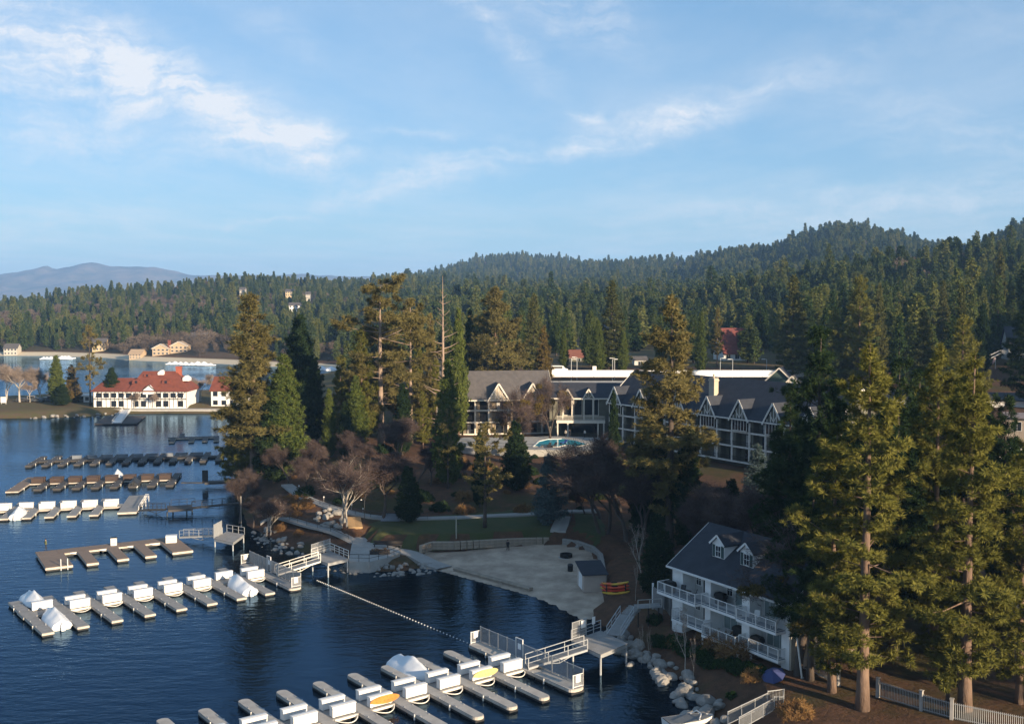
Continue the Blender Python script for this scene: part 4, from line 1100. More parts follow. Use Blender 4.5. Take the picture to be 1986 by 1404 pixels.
def sheet(name, pts, z_px, m, lift, step=1.2, kind='structure', rag=.0, surf=None):
    poly = poly_px(pts, z_px)
    x0, y0 = poly.min(0); x1, y1 = poly.max(0)
    xs = np.arange(x0 - step, x1 + step, step); ys = np.arange(y0 - step, y1 + step, step)
    X, Y = np.meshgrid(xs, ys); P = np.stack([X.ravel(), Y.ravel()], -1)
    d = sdist(P, poly) + rag * vnoise(P[:, 0], P[:, 1], 2.5, 3)
    # the sheet's rim tucks under the ground so that its outline stays smooth
    Z = (surf or Hs)(P) + np.clip(d * .25, -.35, lift)
    V, Q = grid_mesh(X, Y, Z.reshape(X.shape))
    keep = (d[Q] > -step * 1.3).any(1); Q = Q[keep]
    o = put(name, mesh_np(name, V, Q, m, smooth=True)); o['kind'] = kind
    return o
SAND = mat('sand', (.50, .40, .31), (.25, .195, .15), .33, .95, .9, 1.6, detail=12)
LAWN = mat('lawn_grass', (.040, .055, .014), (.065, .062, .022), .45, .95, .6, 6)
sheet('beach', [(a, b) for a, b in BEACH], .8, SAND, .07, 1.2, 'structure', 0, beach_plane)
sheet('lawn', [(705, 1028), (740, 1012), (800, 1015), (880, 1010), (1000, 1006), (1075, 1002), (1068, 1032), (985, 1037), (900, 1041), (830, 1042), (775, 1044), (735, 1040)], 2.6, LAWN, .07, 1.2, 'structure', .5)
sheet('lawn', [(1115, 1010), (1165, 1015), (1180, 1040), (1160, 1048), (1125, 1040), (1108, 1036)], 2.6, LAWN, .06, 1.2, 'structure', .6)

mb = MB(); mb.prism([tuple(p) for p in LANDING[::-1]], -.6, 1.6)
ld = mb.build('landing', CONC); tag(ld, 'pale concrete landing slab with a sloping wall at the water between dock and beach', 'landing')
orl = empty('guard_rail', (*LANDING[0], 1.6), 'thin dark guard rail on the concrete landing', 'railing')
railing_run(orl, [Vector((*LANDING[0], 1.6)), Vector((*LANDING[9], 1.6)), Vector((*LANDING[8], 1.6)), Vector((*LANDING[7], 1.6))], 1.0, 1.8, DARKMETAL, .05)
for pts_, lab in ((PL, 'thin dark guard rail along the lower lakeside path'), (PU[8:40], 'thin dark guard rail along the upper hillside path')):
    oo = empty('guard_rail', pts_[0], lab, 'railing')
    side = [p + Vector((0, -1.0, 0)) for p in pts_[::3]]
    railing_run(oo, side, .95, 2.4, DARKMETAL, .045)
def stairs(label, bottom, top, w, n, m, ground=True):
    o = empty('steps', bottom, label, 'stairs'); d = top - bottom; L = Vector((d.x, d.y, 0)).length; rz = math.atan2(d.y, d.x)
    s = MB(); s.box(0, L / n + .03, -w / 2, w / 2, -.35, 0.0); me = s.mesh('step', m)
    zl = -9
    for i in range(n):
        x, y = bottom.x + d.x * (i + .5) / n, bottom.y + d.y * (i + .5) / n; zl = max(zl + .01, bottom.z + d.z * (i + 1) / n + .05, H(x, y) + .12 if ground else -9)
        put('step', me, o, (d.x * i / n, d.y * i / n, zl - bottom.z), rz)
    return o
s0 = G(690, 1044); s1 = G(686, 1003)
stairs('timber garden steps climbing from the landing to the upper path', s0, s1, 2.2, 13, STEPM)
s2 = G(1080, 1058); s3 = G(1094, 1002)
stairs('long pale concrete steps from the beach up to the hillside path', s2, s3, 2.4, 20, CONC)
ob = empty('handrail', s2, 'dark handrail down the middle of the beach steps', 'railing')
railing_run(ob, [s2 + Vector((1.3, 0, .1)), s3 + Vector((1.3, 0, .2))], .95, 2, DARKMETAL, .05)
# retaining wall of stone blocks around the beach
wp = [Vector((*p, 0)) for p in poly_px([(815, 1074), (838, 1066), (880, 1066), (930, 1063), (985, 1060), (1040, 1058), (1066, 1058)], .9)]
wq = [Vector((*p, 0)) for p in poly_px([(1092, 1060), (1120, 1064), (1150, 1075), (1166, 1090), (1170, 1112), (1174, 1135)], .9)]
def block_wall(label, pts, h0, h1, m, bl=.9):
    o = empty('retaining_wall', (pts[0].x, pts[0].y, 0), label, 'wall'); b = o.location
    ms = []
    for k in range(4):
        q = MB(); L = bl - .03; ch = .05
        q.extr([(-.24, 0), (.24, 0), (.24, .36), (.24 - ch, .4), (-.24 + ch, .4), (-.24 - random.uniform(0, .05), .33)], -L / 2, L / 2); ms.append(q.mesh('block', m))
    def course(z, off, sl):
        for a, c in zip(pts[:-1], pts[1:]):
            d = c - a; n = max(1, round(d.length / bl)); u = d / n; rz = math.atan2(d.y, d.x)
            for i in range(n):
                p = a + u * (i + .5)
                put('block', ms[random.randrange(4)], o, (p.x - b.x, p.y - b.y, z), rz)
    z = h0; c = 0
    while z < h1: course(z, c % 2, 0); z += .405; c += 1
    return o
block_wall('low pale block wall between the lawn and the beach', wp, .95, 2.1, LOGM)
block_wall('curved low stone wall round the right end of the beach', wq, .95, 1.9, STONE)
# timber groyne at the water's edge
a = atz(880, 1101, .5); b = atz(1028, 1141, .5)
lg = empty('log_wall', (a.x, a.y, 0), 'long pale timber wall along the water in front of the beach', 'wall')
d = b - a; u = d.normalized(); nn = Vector((-u.y, u.x, 0))
for row in range(2):
    for zc in (.05, .42):
        for i in range(6):
            m = MB(); p = d * (i / 6) + nn * (row * .42) + u * .03; q = d * ((i + 1) / 6) + nn * (row * .42) - u * .03
            m.tube([(p.x, p.y, zc), (q.x, q.y, zc)], .2, 8); m.build('log', LOGM, lg)
# boulders ------------------------------------------------------------------
def rock_mesh(seed):
    g = np.random.default_rng(seed); import bmesh
    bm = bmesh.new(); bmesh.ops.create_icosphere(bm, subdivisions=2, radius=1)
    ax = unit(g.normal(size=(7, 3))); of = g.uniform(.55, .95, 7)
    for v in bm.verts:
        p = np.array(v.co)
        for a_, o_ in zip(ax, of):
            dd = p @ a_
            if dd > o_: p = p - a_ * (dd - o_) * .85
        p = p * np.array([1.0, .78, .66]) * (1 + g.normal(0, .025)); v.co = p
    me = bpy.data.meshes.new('boulder'); bm.to_mesh(me); bm.free()
    me.materials.append(STONE); me.polygons.foreach_set('use_smooth', [False] * len(me.polygons)); return me
RM = [rock_mesh(100 + i) for i in range(7)]
def boulder(x, y, s, label, group, sink=.25):
    o = put('boulder', RM[random.randrange(7)], None, (x, y, max(H(x, y), -.15) + s * (.5 - sink)), random.uniform(0, 6.28), (s * random.uniform(.8, 1.3), s, s * random.uniform(.8, 1.25)))
    o.rotation_euler = (random.uniform(-.4, .4), random.uniform(-.4, .4), random.uniform(0, 6.28)); return tag(o, label, 'boulder', group)
def shore_rocks(line, n, w, s0, s1, label, group):
    pts = poly_px(line); seg = np.linalg.norm(np.diff(pts, axis=0), axis=1); cum = np.concatenate([[0], np.cumsum(seg)])
    for i in range(n):
        t = (i + random.random()) / n * cum[-1]; k = min(np.searchsorted(cum, t, 'right') - 1, len(seg) - 1)
        a, b = pts[k], pts[k + 1]; u = (b - a) / seg[k]; p = a + u * (t - cum[k]); nv = np.array([u[1], -u[0]])
        q = p + nv * w * random.uniform(-.35, 1) ; boulder(q[0], q[1], random.uniform(s0, s1) * random.choice((.6, .8, 1, 1, 1.25)), label, group)
shore_rocks([(1196, 1226), (1222, 1262), (1262, 1285), (1320, 1318), (1372, 1365), (1385, 1390), (1404, 1440)], 110, 2.6, .45, .95, 'rounded pale grey boulder at the waterline below the white house', 'boulders along the shore below the white house')
shore_rocks([(672, 1096), (720, 1108), (790, 1106), (835, 1098)][::-1], 80, -3.4, .28, .6, 'pale broken rock in the bank below the concrete landing', 'rocks below the concrete landing')
shore_rocks([(505, 1030), (540, 1052), (592, 1072), (640, 1076)][::-1], 80, -3.4, .28, .6, 'grey rock in the bank below the lower lakeside path', 'rocks below the lower path')
shore_rocks([(60, 811), (100, 810), (170, 808), (240, 803)][::-1], 22, -2.5, .4, .8, 'pale rock at the waterline of the far point', 'rocks on the far point')
for i in range(24):
    c = G(random.uniform(612, 668), random.uniform(990, 1030)); boulder(c.x, c.y, random.uniform(.4, .85), 'grey rock heaped beside the timber steps', 'rocks heaped beside the timber steps')
for i, (px, py) in enumerate(((1120, 1063), (1138, 1066), (1150, 1070), (1164, 1080), (1167, 1090), (1165, 1100), (1163, 1110), (1160, 1118))):
    c = G(px, py); boulder(c.x, c.y, .55, 'white painted edging rock at the rim of the beach', 'white edging rocks')
# shed, kayaks, bin, fire ring, mast
def shed():
    p0 = atz(1132, 1147, .55); p1 = atz(1175, 1143, .7)
    p0.z = max(p0.z, H(p0.x, p0.y)); rz = math.atan2(p1.y - p0.y, p1.x - p0.x); W = (p1 - p0).length
    o = empty('shed', p0, 'small beige shed with a black sloping roof on the beach', 'shed', None, rz); D = 4.0
    m = MB(); m.extr([(0, 0), (D, 0), (D, 2.9), (0, 2.3)], 0, W); m.build('wall', mat('shed_boards', (.47, .39, .33), (.40, .33, .275), .8, .85), o, loc=(0, 0, -.1))
    m = MB()
    k = int(W / .3)
    for i in range(k + 1): m.box(W * i / k - .02, W * i / k + .02, -.022, -.002, 0, 2.25)
    m.build('battens', mat('shed_boards', (1, 1, 1)), o)
    m = MB(); m.extr([(-.35, 2.16), (D + .3, 2.92), (D + .3, 3.02), (-.35, 2.26)], -.25, W + .3); m.build('roof', ROOF_NAVY, o)
    m = MB(); m.box(-.05, -.004, .9, 2.9, .05, 2.0); m.build('door', HWHITE, o)
shed()
def kayaks():
    c = atz(1192, 1163, 1.0); c.z = H(c.x, c.y)
    o = empty('kayak_rack', c, 'low timber rack stacked with kayaks beside the shed', 'rack', None, R(8))
    for x in (-1.2, 1.2):
        m = MB()
        for y in (-.75, .75): m.box(x - .06, x + .06, y - .06, y + .06, -.2, 1.15)
        for z in (.12, .48, .84): m.bar((x, -.8, z), (x, .8, z), .1)
        m.build('upright', DKTIMBER, o)
    specs = [(.32, -.45, (.55, .055, .03), (.50, .045, .025), 'red kayak on the lower front of the rack by the shed', 0), (.32, .45, (.62, .42, .05), (.55, .35, .04), 'yellow kayak on the lower back of the rack by the shed', 0),
             (.68, -.45, (.60, .09, .03), (.52, .06, .03), 'orange red kayak on the middle of the rack by the shed', 0), (.68, .45, (.55, .05, .03), (.5, .045, .025), 'dull red kayak at the back of the rack by the shed', 0),
             (1.06, -.1, (.60, .05, .03), (.68, .5, .07), 'red and yellow kayak on top of the rack by the shed', 1), (.05, -.75, (.64, .42, .05), (.55, .3, .04), 'yellow kayak lying on the ground under the rack', 0)]
    for z, y, a, b, lab, two in specs:
        k = empty('kayak', (c.x - y * math.sin(R(8)), c.y + y * math.cos(R(8)), c.z + z), lab, 'kayak', None, R(8) + random.uniform(-.04, .04))
        L = 3.5; m = MB(); n = 15; vs = []
        for i in range(n):
            t = i / (n - 1); x = -L / 2 + L * t; w = max(.03, .37 * math.sin(math.pi * t) ** .6); rk = .18 * abs(2 * t - 1) ** 2.5
            for q in range(8): aa = 2 * math.pi * q / 8; vs.append((x, w * math.cos(aa), rk + (.16 if math.sin(aa) > 0 else .2) * math.sin(aa) * (.4 + .6 * math.sin(math.pi * t) ** .5)))
        fs = [(i * 8 + q, (i + 1) * 8 + q, (i + 1) * 8 + (q + 1) % 8, i * 8 + (q + 1) % 8) for i in range(n - 1) for q in range(8)]
        m.add(vs, fs); m.build('hull', mat('kayak_%d' % int(z * 100 + y * 10 + 50), a, b, .9 if two else .5, .35, detail=1), k, smooth=True)
        s = MB(); s.lathe([(.02, 0), (.27, 0), (.3, .05), (.24, .06), (.2, .01)], 10); so = s.build('seat_well', BLACK, k, loc=(-.1, 0, .15)); so.scale = (1.5, .85, 1)
kayaks()
def beach_bits():
    c = G(1098, 1081); o = empty('fire_pit', c, 'round black fire pit on a pale pad in the sand', 'fire pit')
    m = MB(); m.lathe([(.85, 0), (.9, .05), (.9, .6), (.75, .62), (.7, .2)], 18); m.build('bowl', BLACK, o, smooth=False)
    m = MB(); m.lathe([(1.15, -.1), (1.15, .06), (.95, .065)], 18); m.build('pad', CONC, o)
    c = G(1106, 1109); o = empty('rubbish_bin', c, 'black barrel bin on the sand near the shed', 'bin')
    m = MB(); m.lathe([(.3, -.05), (.34, .0), (.38, .5), (.38, 1.0)], 14); m.build('barrel', BLACK, o)
    m = MB(); m.lathe([(.41, 1.0), (.41, 1.06), (.25, 1.18), (.05, 1.2)], 14); m.build('lid', DARKMETAL, o)
    c = G(885, 1062); o = empty('lamp_mast', c, 'tall pale timber mast with a small floodlight at the lawn edge', 'mast')
    m = MB(); m.tube([(0, 0, -.3), (0, 0, 4.7)], [.12, .09], 8); m.build('pole', mat('mast_wood', (.36, .34, .28), (.28, .26, .21), 2, .8), o)
    m = MB(); m.bar((0, 0, 3.7), (.35, -.1, 3.7), .05); m.box(.25, .5, -.2, .0, 3.6, 3.8); m.build('floodlight', DARKMETAL, o)
    c = G(985, 1069); person(c, .6, 'person in black clothes standing on the sand below the lawn', (.012, .012, .014), (.010, .010, .012), stride=.12)
    for px, py, lab in ((953, 1057, 'low pale path light standing left on the lawn edge'), (911, 1060, 'low pale path light standing near the timber mast')):
        c = G(px, py); o = empty('path_light', c, lab, 'light'); m = MB(); m.tube([(0, 0, -.1), (0, 0, .7)], .04, 6); m.build('stem', WHITE_OLD, o); m = MB(); m.lathe([(.03, .7), (.1, .72), (.1, .86), (.02, .92)], 8); m.build('head', WHITE, o)
    for k, (px, py) in enumerate(((580, 955), (598, 967), (628, 977), (682, 992), (704, 1000))):
        c = G(px, py - 3); o = empty('path_light', c, 'small bollard light on the uphill side of the upper path', 'light', 'bollard lights on the upper path'); m = MB(); m.tube([(0, 0, -.1), (0, 0, .8)], .06, 6); m.build('stem', STONE, o); m = MB(); m.lathe([(.03, .8), (.11, .82), (.11, 1.0), (.02, 1.06)], 8); m.build('head', WHITE_OLD, o)
    c = G(707, 1010); o = empty('street_lamp', c, 'slim dark lamp post with a bent head beside the timber steps', 'lamp'); m = MB(); m.tube([(0, 0, -.2), (0, 0, 3.4), (-.25, 0, 3.6), (-.5, 0, 3.5)], .05, 6); m.build('post', DARKMETAL, o); m = MB(); m.lathe([(.05, 3.3), (.16, 3.35), (.04, 3.5)], 8, (-.5, 0)); m.build('lamp_shade', WHITE_OLD, o)
    c = G(468, 1022); o = empty('pole', c, 'thin pale pole at the water by the rocky point', 'pole'); m = MB(); m.tube([(0, 0, -.5), (0, 0, 5.2)], .07, 6); m.build('shaft', BARK_PALE, o); m = MB(); m.lathe([(.12, -.5), (.12, .3), (.07, .32)], 6); m.build('footing', CONC, o)
    c = G(757, 1012); o = empty('notice_board', c, 'pale flat panel board leaning beside the upper path', 'board'); m = MB(); m.bar((-1.5, 0, .2), (1.5, 0, .2), .12, .1); m.add([(-1.5, -.5, .25), (1.5, -.6, .25), (1.4, .5, 1.3), (-1.3, .6, 1.3), (-1.5, -.42, .2), (1.5, -.52, .2), (1.4, .58, 1.25), (-1.3, .68, 1.25)], [(0, 1, 2, 3), (7, 6, 5, 4), (0, 4, 5, 1), (1, 5, 6, 2), (2, 6, 7, 3), (3, 7, 4, 0)]); m.build('panel', GREYBOX, o)
    # landing furniture
    p = poly_px([(752, 1061)], 1.6)[0]; o = empty('bench', (*p, 1.6), 'long dark bench on the concrete landing', 'bench', None, -.1)
    m = MB(); m.box(-2.2, 2.2, -.25, .25, .4, .48); m.build('seat', DKTIMBER, o); m = MB(); m.box(-2.2, 2.2, .22, .28, .55, .9); m.build('backrest', DKTIMBER, o)
    for x in (-2, 0, 2): m = MB(); m.box(x - .04, x + .04, -.22, .26, 0, .39); m.build('leg', DARKMETAL, o)
    for i, px in enumerate((728, 745)):
        p = poly_px([(px, 1074)], 1.6)[0]; o = empty('planter', (*p, 1.6), 'dark wooden planter box on the edge of the landing', 'planter', 'planter boxes on the landing', .25)
        m = MB(); m.box(-.8, .8, -.3, .3, 0, .55); m.build('box', DKTIMBER, o); put('foliage', bush_mesh(900 + i, .6, .3, N_BRUSH, 60, 5, .2, .05), o, (0, 0, .5))
beach_bits()
# wooden stair and boardwalk by the boulders
a = up((cA[1] + cA[2]) / 2 + Vector((0, .3, 0)), 2.25); b = atz(1216, 1192, 3.0)
gangway(a, b, 1.5, 'grey ramp from the steel platform up to the wooden stair', .95)
c = atz(1232, 1176, 3.6)
stairs('short grey wooden stair between the ramp and the boardwalk', b, c, 1.5, 5, DECK, False)
e = atz(1281, 1173, 3.7)
ow = empty('boardwalk', c, 'grey timber boardwalk with rails in front of the grey board gates', 'boardwalk')
n = 18; d = e - c
for i in range(n):
    m = MB(); p = d * (i / n); m.bar(p, d * ((i + .93) / n), 1.7, .06); m.build('plank', DECK, ow)
railing_run(ow, [c + Vector((.2, -.9, 0)), e + Vector((0, -.9, 0))], 1.0, 1.6, DECK_PALE, .09, (.5,))
for t in (.1, .5, .9): q = MB(); p = d * t; q.box(p.x - .08, p.x + .08, p.y - .6, p.y - .44, -2.2, -.035); q.build('pile', DKTIMBER, ow)
for k, (px0, px1) in enumerate(((1266, 1286), (1288, 1306))):
    a = atz(px0, 1172, 3.2); b = atz(px1, 1186 if k == 0 else 1196, 3.0); o = empty('board_fence', a, ['tall grey board gate beside the boardwalk', 'tall grey board fence between the gate and the white house'][k], 'fence'); d = b - a; n = 8
    for i in range(n):
        m = MB(); m.bar(d * (i / n) + Vector((0, 0, .9)), d * ((i + .94) / n) + Vector((0, 0, .9)), .05, 2.5); m.build('board', mat('grey_boards', (.20, .19, .185), (.14, .135, .13), 1.2, .85), o)
    m = MB(); m.box(-.1, .1, -.1, .1, -.5, 2.5); m.build('post', HWHITE, o)
# guard rail and boat at the bottom edge
a = atz(1433, 1415, 2.2); b = atz(1502, 1372, 2.4); c = atz(1520, 1356, 2.5); c2 = atz(1519, 1372, 2.4)
lr = empty('ramp_railing', a, 'grey barred railing round the ramp in the bottom right corner of the shore', 'railing')
for q0, q1, n in ((a, b, 3), (b + Vector((-.3, 1.2, 0)), c, 1), (a + Vector((-.7, 1.2, 0)), b + Vector((-.3, 1.2, 0)), 3), (b, c2, 1), (c, c2, 1)): fence_panelled(lr, q0, q1, (q0.z + q1.z) / 2 - .2, 1.25, n, STEEL, .025, .14, True, .06)
bt = atz(1338, 1408, 0.0)
o = empty('motor_boat', (bt.x, bt.y, .1), 'grey and white boat just entering the bottom of the photo by the boulders', 'boat', None, .35)
m = MB(); vs = []; ns = 10
for i in range(ns):
    t = i / (ns - 1); w = .95 * (1 - max(0, (t - .5) / .5) ** 2 * .9); x = -2.4 + 4.8 * t; vs += [(x, -w, .7), (x, -w * .7, -.1), (x, w * .7, -.1), (x, w, .7)]
m.add(vs, [(i * 4 + k, (i + 1) * 4 + k, (i + 1) * 4 + k + 1, i * 4 + k + 1) for i in range(ns - 1) for k in range(3)]); m.add(vs[:4], [(0, 1, 2, 3)]); m.build('hull', WHITE, o)
m = MB(); m.prism([(-2.3, -.85), (.6, -.85), (1.8, -.4), (1.8, .4), (.6, .85), (-2.3, .85)], .62, .72); m.build('deck_cover', mat('boat_grey', (.16, .17, .18)), o)
m = MB(); m.tube([(.5, -.8, .72), (.9, -.4, 1.1), (.9, .4, 1.1), (.5, .8, .72)], .06, 6); m.build('windscreen', WHITE, o)
# ------------------------------------------------------------------ white lakeside house
def gable_roof(x0, x1, y0, y1, ze, zr, th=.18, over=.4, ridge='x'):
    """two sloping slabs; eaves at ze on the wall lines y0, y1"""
    m = MB(); ym = (y0 + y1) / 2; sl = (zr - ze) / (ym - y0); zo = ze - sl * over
    m.extr([(y0 - over, zo), (y0 - over, zo + th), (ym, zr + th), (ym, zr)], x0, x1)
    m.extr([(y1 + over, zo), (ym, zr), (ym, zr + th), (y1 + over, zo + th)], x0, x1)
    return m
def window_part(parent, x, z, w, h, y, frame=WHITE, nx=2, nz=2, name='window', fw=.07, glass=GLASS):
    f = MB(); f.box(x - w / 2 - fw, x - w / 2, y - .06, y + .02, z - fw, z + h + fw); f.box(x + w / 2, x + w / 2 + fw, y - .06, y + .02, z - fw, z + h + fw)
    f.box(x - w / 2, x + w / 2, y - .06, y + .02, z - fw, z); f.box(x - w / 2, x + w / 2, y - .06, y + .02, z + h, z + h + fw)
    for i in range(1, nx): f.box(x - w / 2 + w * i / nx - .02, x - w / 2 + w * i / nx + .02, y - .05, y + .01, z, z + h)
    for i in range(1, nz): f.box(x - w / 2, x + w / 2, y - .048, y + .008, z + h * i / nz - .02, z + h * i / nz + .02)
    o = f.build(name, frame, parent)
    g = MB()
    for i in range(nx):
        a = MB(); a.box(x - w / 2 + w * i / nx + .021, x - w / 2 + w * (i + 1) / nx - .021, y - .02, y - .005, z + .001, z + h - .001); a.build('pane', glass, o)
    return o
def white_house():
    p = atz(1305, 1205, 3.0); q = atz(1530, 1305, 2.5); rz = math.atan2(q.y - p.y, q.x - p.x); L = math.hypot(q.x - p.x, q.y - p.y)
    o = empty('lake_house', (p.x, p.y, 0), 'white three level lakeside house with dark roof, two dormers and long balconies', 'house', None, rz)
    D = 11.0; ze = 9.45; F1, F2 = 3.75, 6.5
    rec = 1.7
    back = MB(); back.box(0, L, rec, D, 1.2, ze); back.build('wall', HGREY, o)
    fr = MB()
    def solid(x0, x1, z0, z1): fr.box(x0, x1, 0, rec - .002, z0, z1)
    for x0, x1 in ((0, 1.6), (5.2, 6.1), (10.8, 11.9), (16.3, L)): solid(x0, x1, 1.2 if x0 in (0, 16.3) else F1 - .3, ze)
    fr.box(1.6, 5.2, .01, .3, F2 + 2.25, ze); fr.box(6.1, 10.8, .01, .3, F2 + 2.25, ze); fr.box(11.9, 16.3, .01, .3, F2 + 2.3, ze)
    fr.box(1.6, 5.2, .012, rec - .004, F2 - .3, F2 - .02); fr.box(6.1, 10.8, .012, rec - .004, F2 - .3, F2 - .02); fr.box(11.9, 16.3, .012, rec - .004, F2 - .3, F2 - .02)
    fr.box(1.6, 5.2, .012, rec - .004, F1 - .3, F1 - .02); fr.box(6.1, 10.8, .012, rec - .004, F1 - .3, F1 - .02); fr.box(11.9, 16.3, .012, rec - .004, F1 - .3, F1 - .02)
    fr.build('front_wall', HWHITE, o)
    ew = MB(); ew.box(L + .004, L + .2, .05, D - .05, 1.2, ze - .02); ew.add([(L + .004, -.0, ze - .02), (L + .004, D, ze - .02), (L + .004, D / 2, 13.0), (L + .2, -.0, ze - .02), (L + .2, D, ze - .02), (L + .2, D / 2, 13.0)], [(0, 2, 1), (3, 4, 5), (0, 3, 5, 2), (1, 2, 5, 4)])
    ew.build('end_wall', STUCCO, o)
    ew = MB(); ew.box(-.2, -.004, .05, D - .05, 1.2, ze - .02); ew.add([(-.2, 0, ze - .02), (-.2, D, ze - .02), (-.2, D / 2, 13.0), (-.004, 0, ze - .02), (-.004, D, ze - .02), (-.004, D / 2, 13.0)], [(0, 2, 1), (3, 4, 5), (0, 3, 5, 2), (1, 2, 5, 4)]); ew.build('end_wall', HWHITE, o)
    rf = gable_roof(-.45, L + .5, 0, D, ze, 13.2, .16, .55).build('roof', ROOF_NAVY, o)
    g = MB(); sl = (13.2 - ze) / (D / 2)
    zo = ze - sl * .55
    g.box(-.45, L + .5, -.7, -.555, zo - .02, zo + .16); g.build('gutter', WHITE, rf)
    for x in (-.47, L + .505):
        b = MB(); b.bar((x, -.55, zo + .02), (x, D / 2, 13.22), .05, .28); b.bar((x, D + .55, zo + .02), (x, D / 2, 13.22), .05, .28); b.build('bargeboard', WHITE, rf)
    # dormers with shuttered windows
    for xd in (5.1, 9.4):
        w = 1.9; yf = 1.9; zb = ze + sl * yf + .1; zt = zb + 1.55; zr = zt + .8
        m = MB(); m.extry([(xd - w / 2, zb - .3), (xd + w / 2, zb - .3), (xd + w / 2, zt), (xd, zr), (xd - w / 2, zt)], yf, D / 2 + .0); d_ = m.build('dormer', HWHITE, o)
        m = MB()
        m.extry([(xd - w / 2 - .2, zt - .16), (xd, zr + .02), (xd, zr + .16), (xd - w / 2 - .2, zt - .02)], yf - .25, D / 2 + .6); m.extry([(xd + w / 2 + .2, zt - .16), (xd + w / 2 + .2, zt - .02), (xd, zr + .16), (xd, zr + .02)], yf - .25, D / 2 + .6); m.build('roof', ROOF_NAVY, d_)
        m = MB(); m.bar((xd - w / 2 - .2, yf - .28, zt - .1), (xd, yf - .28, zr + .1), .05, .2); m.bar((xd + w / 2 + .2, yf - .28, zt - .1), (xd, yf - .28, zr + .1), .05, .2); m.build('bargeboard', WHITE, d_)
        window_part(d_, xd, zb + .2, .75, 1.1, yf - .01, WHITE, 2, 2)
        for s in (-1, 1): m = MB(); m.box(xd + s * .66 - .2, xd + s * .66 + .2, yf - .06, yf - .004, zb + .12, zb + 1.38); m.build('shutter', mat('shutter_green', (.03, .06, .06), (.024, .05, .05)), d_)
    # doors and windows in the recesses
    cur = mat('curtain_glass', (.22, .27, .27), (.15, .19, .19), .8, .25)
    for (x, z, w, h, nx, gl) in ((2.3, F2 + .9, .75, 1.1, 2, GLASS), (3.9, F2 + .08, 1.7, 2.05, 2, GLASS), (7.2, F2 + .9, .8, 1.1, 2, GLASS), (9.1, F2 + .08, 2.1, 2.05, 2, cur), (13.4, F2 + .08, 2.2, 2.05, 3, cur), (15.4, F2 + .9, .9, 1.1, 2, GLASS),
                             (2.2, F1 + .9, .7, 1.1, 2, GLASS), (3.9, F1 + .08, 1.6, 2.0, 2, GLASS), (7.4, F1 + .08, 2.0, 2.0, 2, cur), (9.6, F1 + .9, .8, 1.0, 2, GLASS), (14.0, F1 + .08, 2.6, 2.0, 3, cur)):
        window_part(o, x, z, w, h, rec - .01, WHITE, nx, 2 if h < 1.5 else 1, 'window' if h < 1.5 else 'glass_door', .08, gl)
    for x, z in ((9.6, 1.5), (14.2, 1.3), (4.0, 1.6)): window_part(o, x, z + .3, 1.1, .9, rec - .01, WHITE, 2, 1)
    # balconies: slab, posts, top rail, clear screen
    scr = mat('screen_bars', (.40, .42, .44), (.34, .36, .38), 1, .4)
    def balcony(x0, x1, z, out):
        m = MB(); m.box(x0, x1, -out, -.003, z - .26, z - .01); b = m.build('balcony', HWHITE, o)
        fl = MB(); fl.box(x0 + .05, x1 - .05, -out + .05, -.003, z - .008, z + .02); fl.build('floor', mat('balcony_floor', (.17, .2, .24), (.13, .155, .19), 1, .7), b)
        r = MB()
        for a_, c_ in (((x0 + .06, -out + .06), (x1 - .06, -out + .06)), ((x0 + .06, -out + .06), (x0 + .06, -.05)), ((x1 - .06, -out + .06), (x1 - .06, -.05))):
            r.bar((*a_, z + 1.05), (*c_, z + 1.05), .07, .06); r.bar((*a_, z + .12), (*c_, z + .12), .05, .05)
        r.build('handrail', WHITE, b)
        pm = MB(); pm.box(-.04, .04, -.04, .04, .02, 1.05); pme = pm.mesh('post', WHITE)
        n = max(2, round((x1 - x0) / 1.35))
        for i in range(n + 1): put('post', pme, b, (x0 + .06 + (x1 - x0 - .12) * i / n, -out + .06, z))
        s = MB(); k = int((x1 - x0) / .12)
        for i in range(k): xx = x0 + .12 + (x1 - x0 - .24) * i / (k - 1); s.box(xx - .011, xx + .011, -out + .05, -out + .07, z + .13, z + 1.02)
        for i in range(int(out / .13)): yy = -out + .16 + i * .13; s.box(x0 + .05, x0 + .07, yy - .011, yy + .011, z + .13, z + 1.02); s.box(x1 - .07, x1 - .05, yy - .011, yy + .011, z + .13, z + 1.02)
        sb = s.build('bar_infill', scr, b); sb['kind'] = 'stuff'
    balcony(-.7, 5.6, F2, 1.7); balcony(5.65, 10.9, F2 - .02, .95); balcony(11.4, 16.9, F2, 1.35)
    balcony(.9, 6.2, F1, .95); balcony(6.25, 11.3, F1 - .25, 1.35); balcony(11.35, 16.9, F1 - .02, 1.0)
    for x, y in ((5.9, -.9), (7.8, -1.25), (9.5, -1.25), (11.5, -1.2), (13, -.9)): m = MB(); m.box(x - .09, x + .09, y, y + .18, .6, F1 - .52); m.build('post', HWHITE, o)
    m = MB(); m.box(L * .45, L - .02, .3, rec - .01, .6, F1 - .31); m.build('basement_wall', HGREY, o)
    m = MB(); m.tube([(-.28, -.05, 1.5), (-.28, -.05, ze - .3)], .06, 6); m.build('downpipe', DARKMETAL, o)
    # balcony furniture: things of their own
    def W_(x, y, z): c, s = math.cos(rz), math.sin(rz); return Vector((p.x + x * c - y * s, p.y + x * s + y * c, z))
    def grill(x, y, z, lab):
        g = empty('grill', W_(x, y, z), lab, 'grill', None, rz); m = MB(); m.extry([(-.75, .75), (.75, .75), (.72, 1.05), (.5, 1.25), (-.5, 1.25), (-.72, 1.05)], -.32, .32); m.build('hood', BLACK, g); m = MB(); m.box(-.6, .6, -.28, .28, .03, .745); m.build('cabinet', BLACK, g)
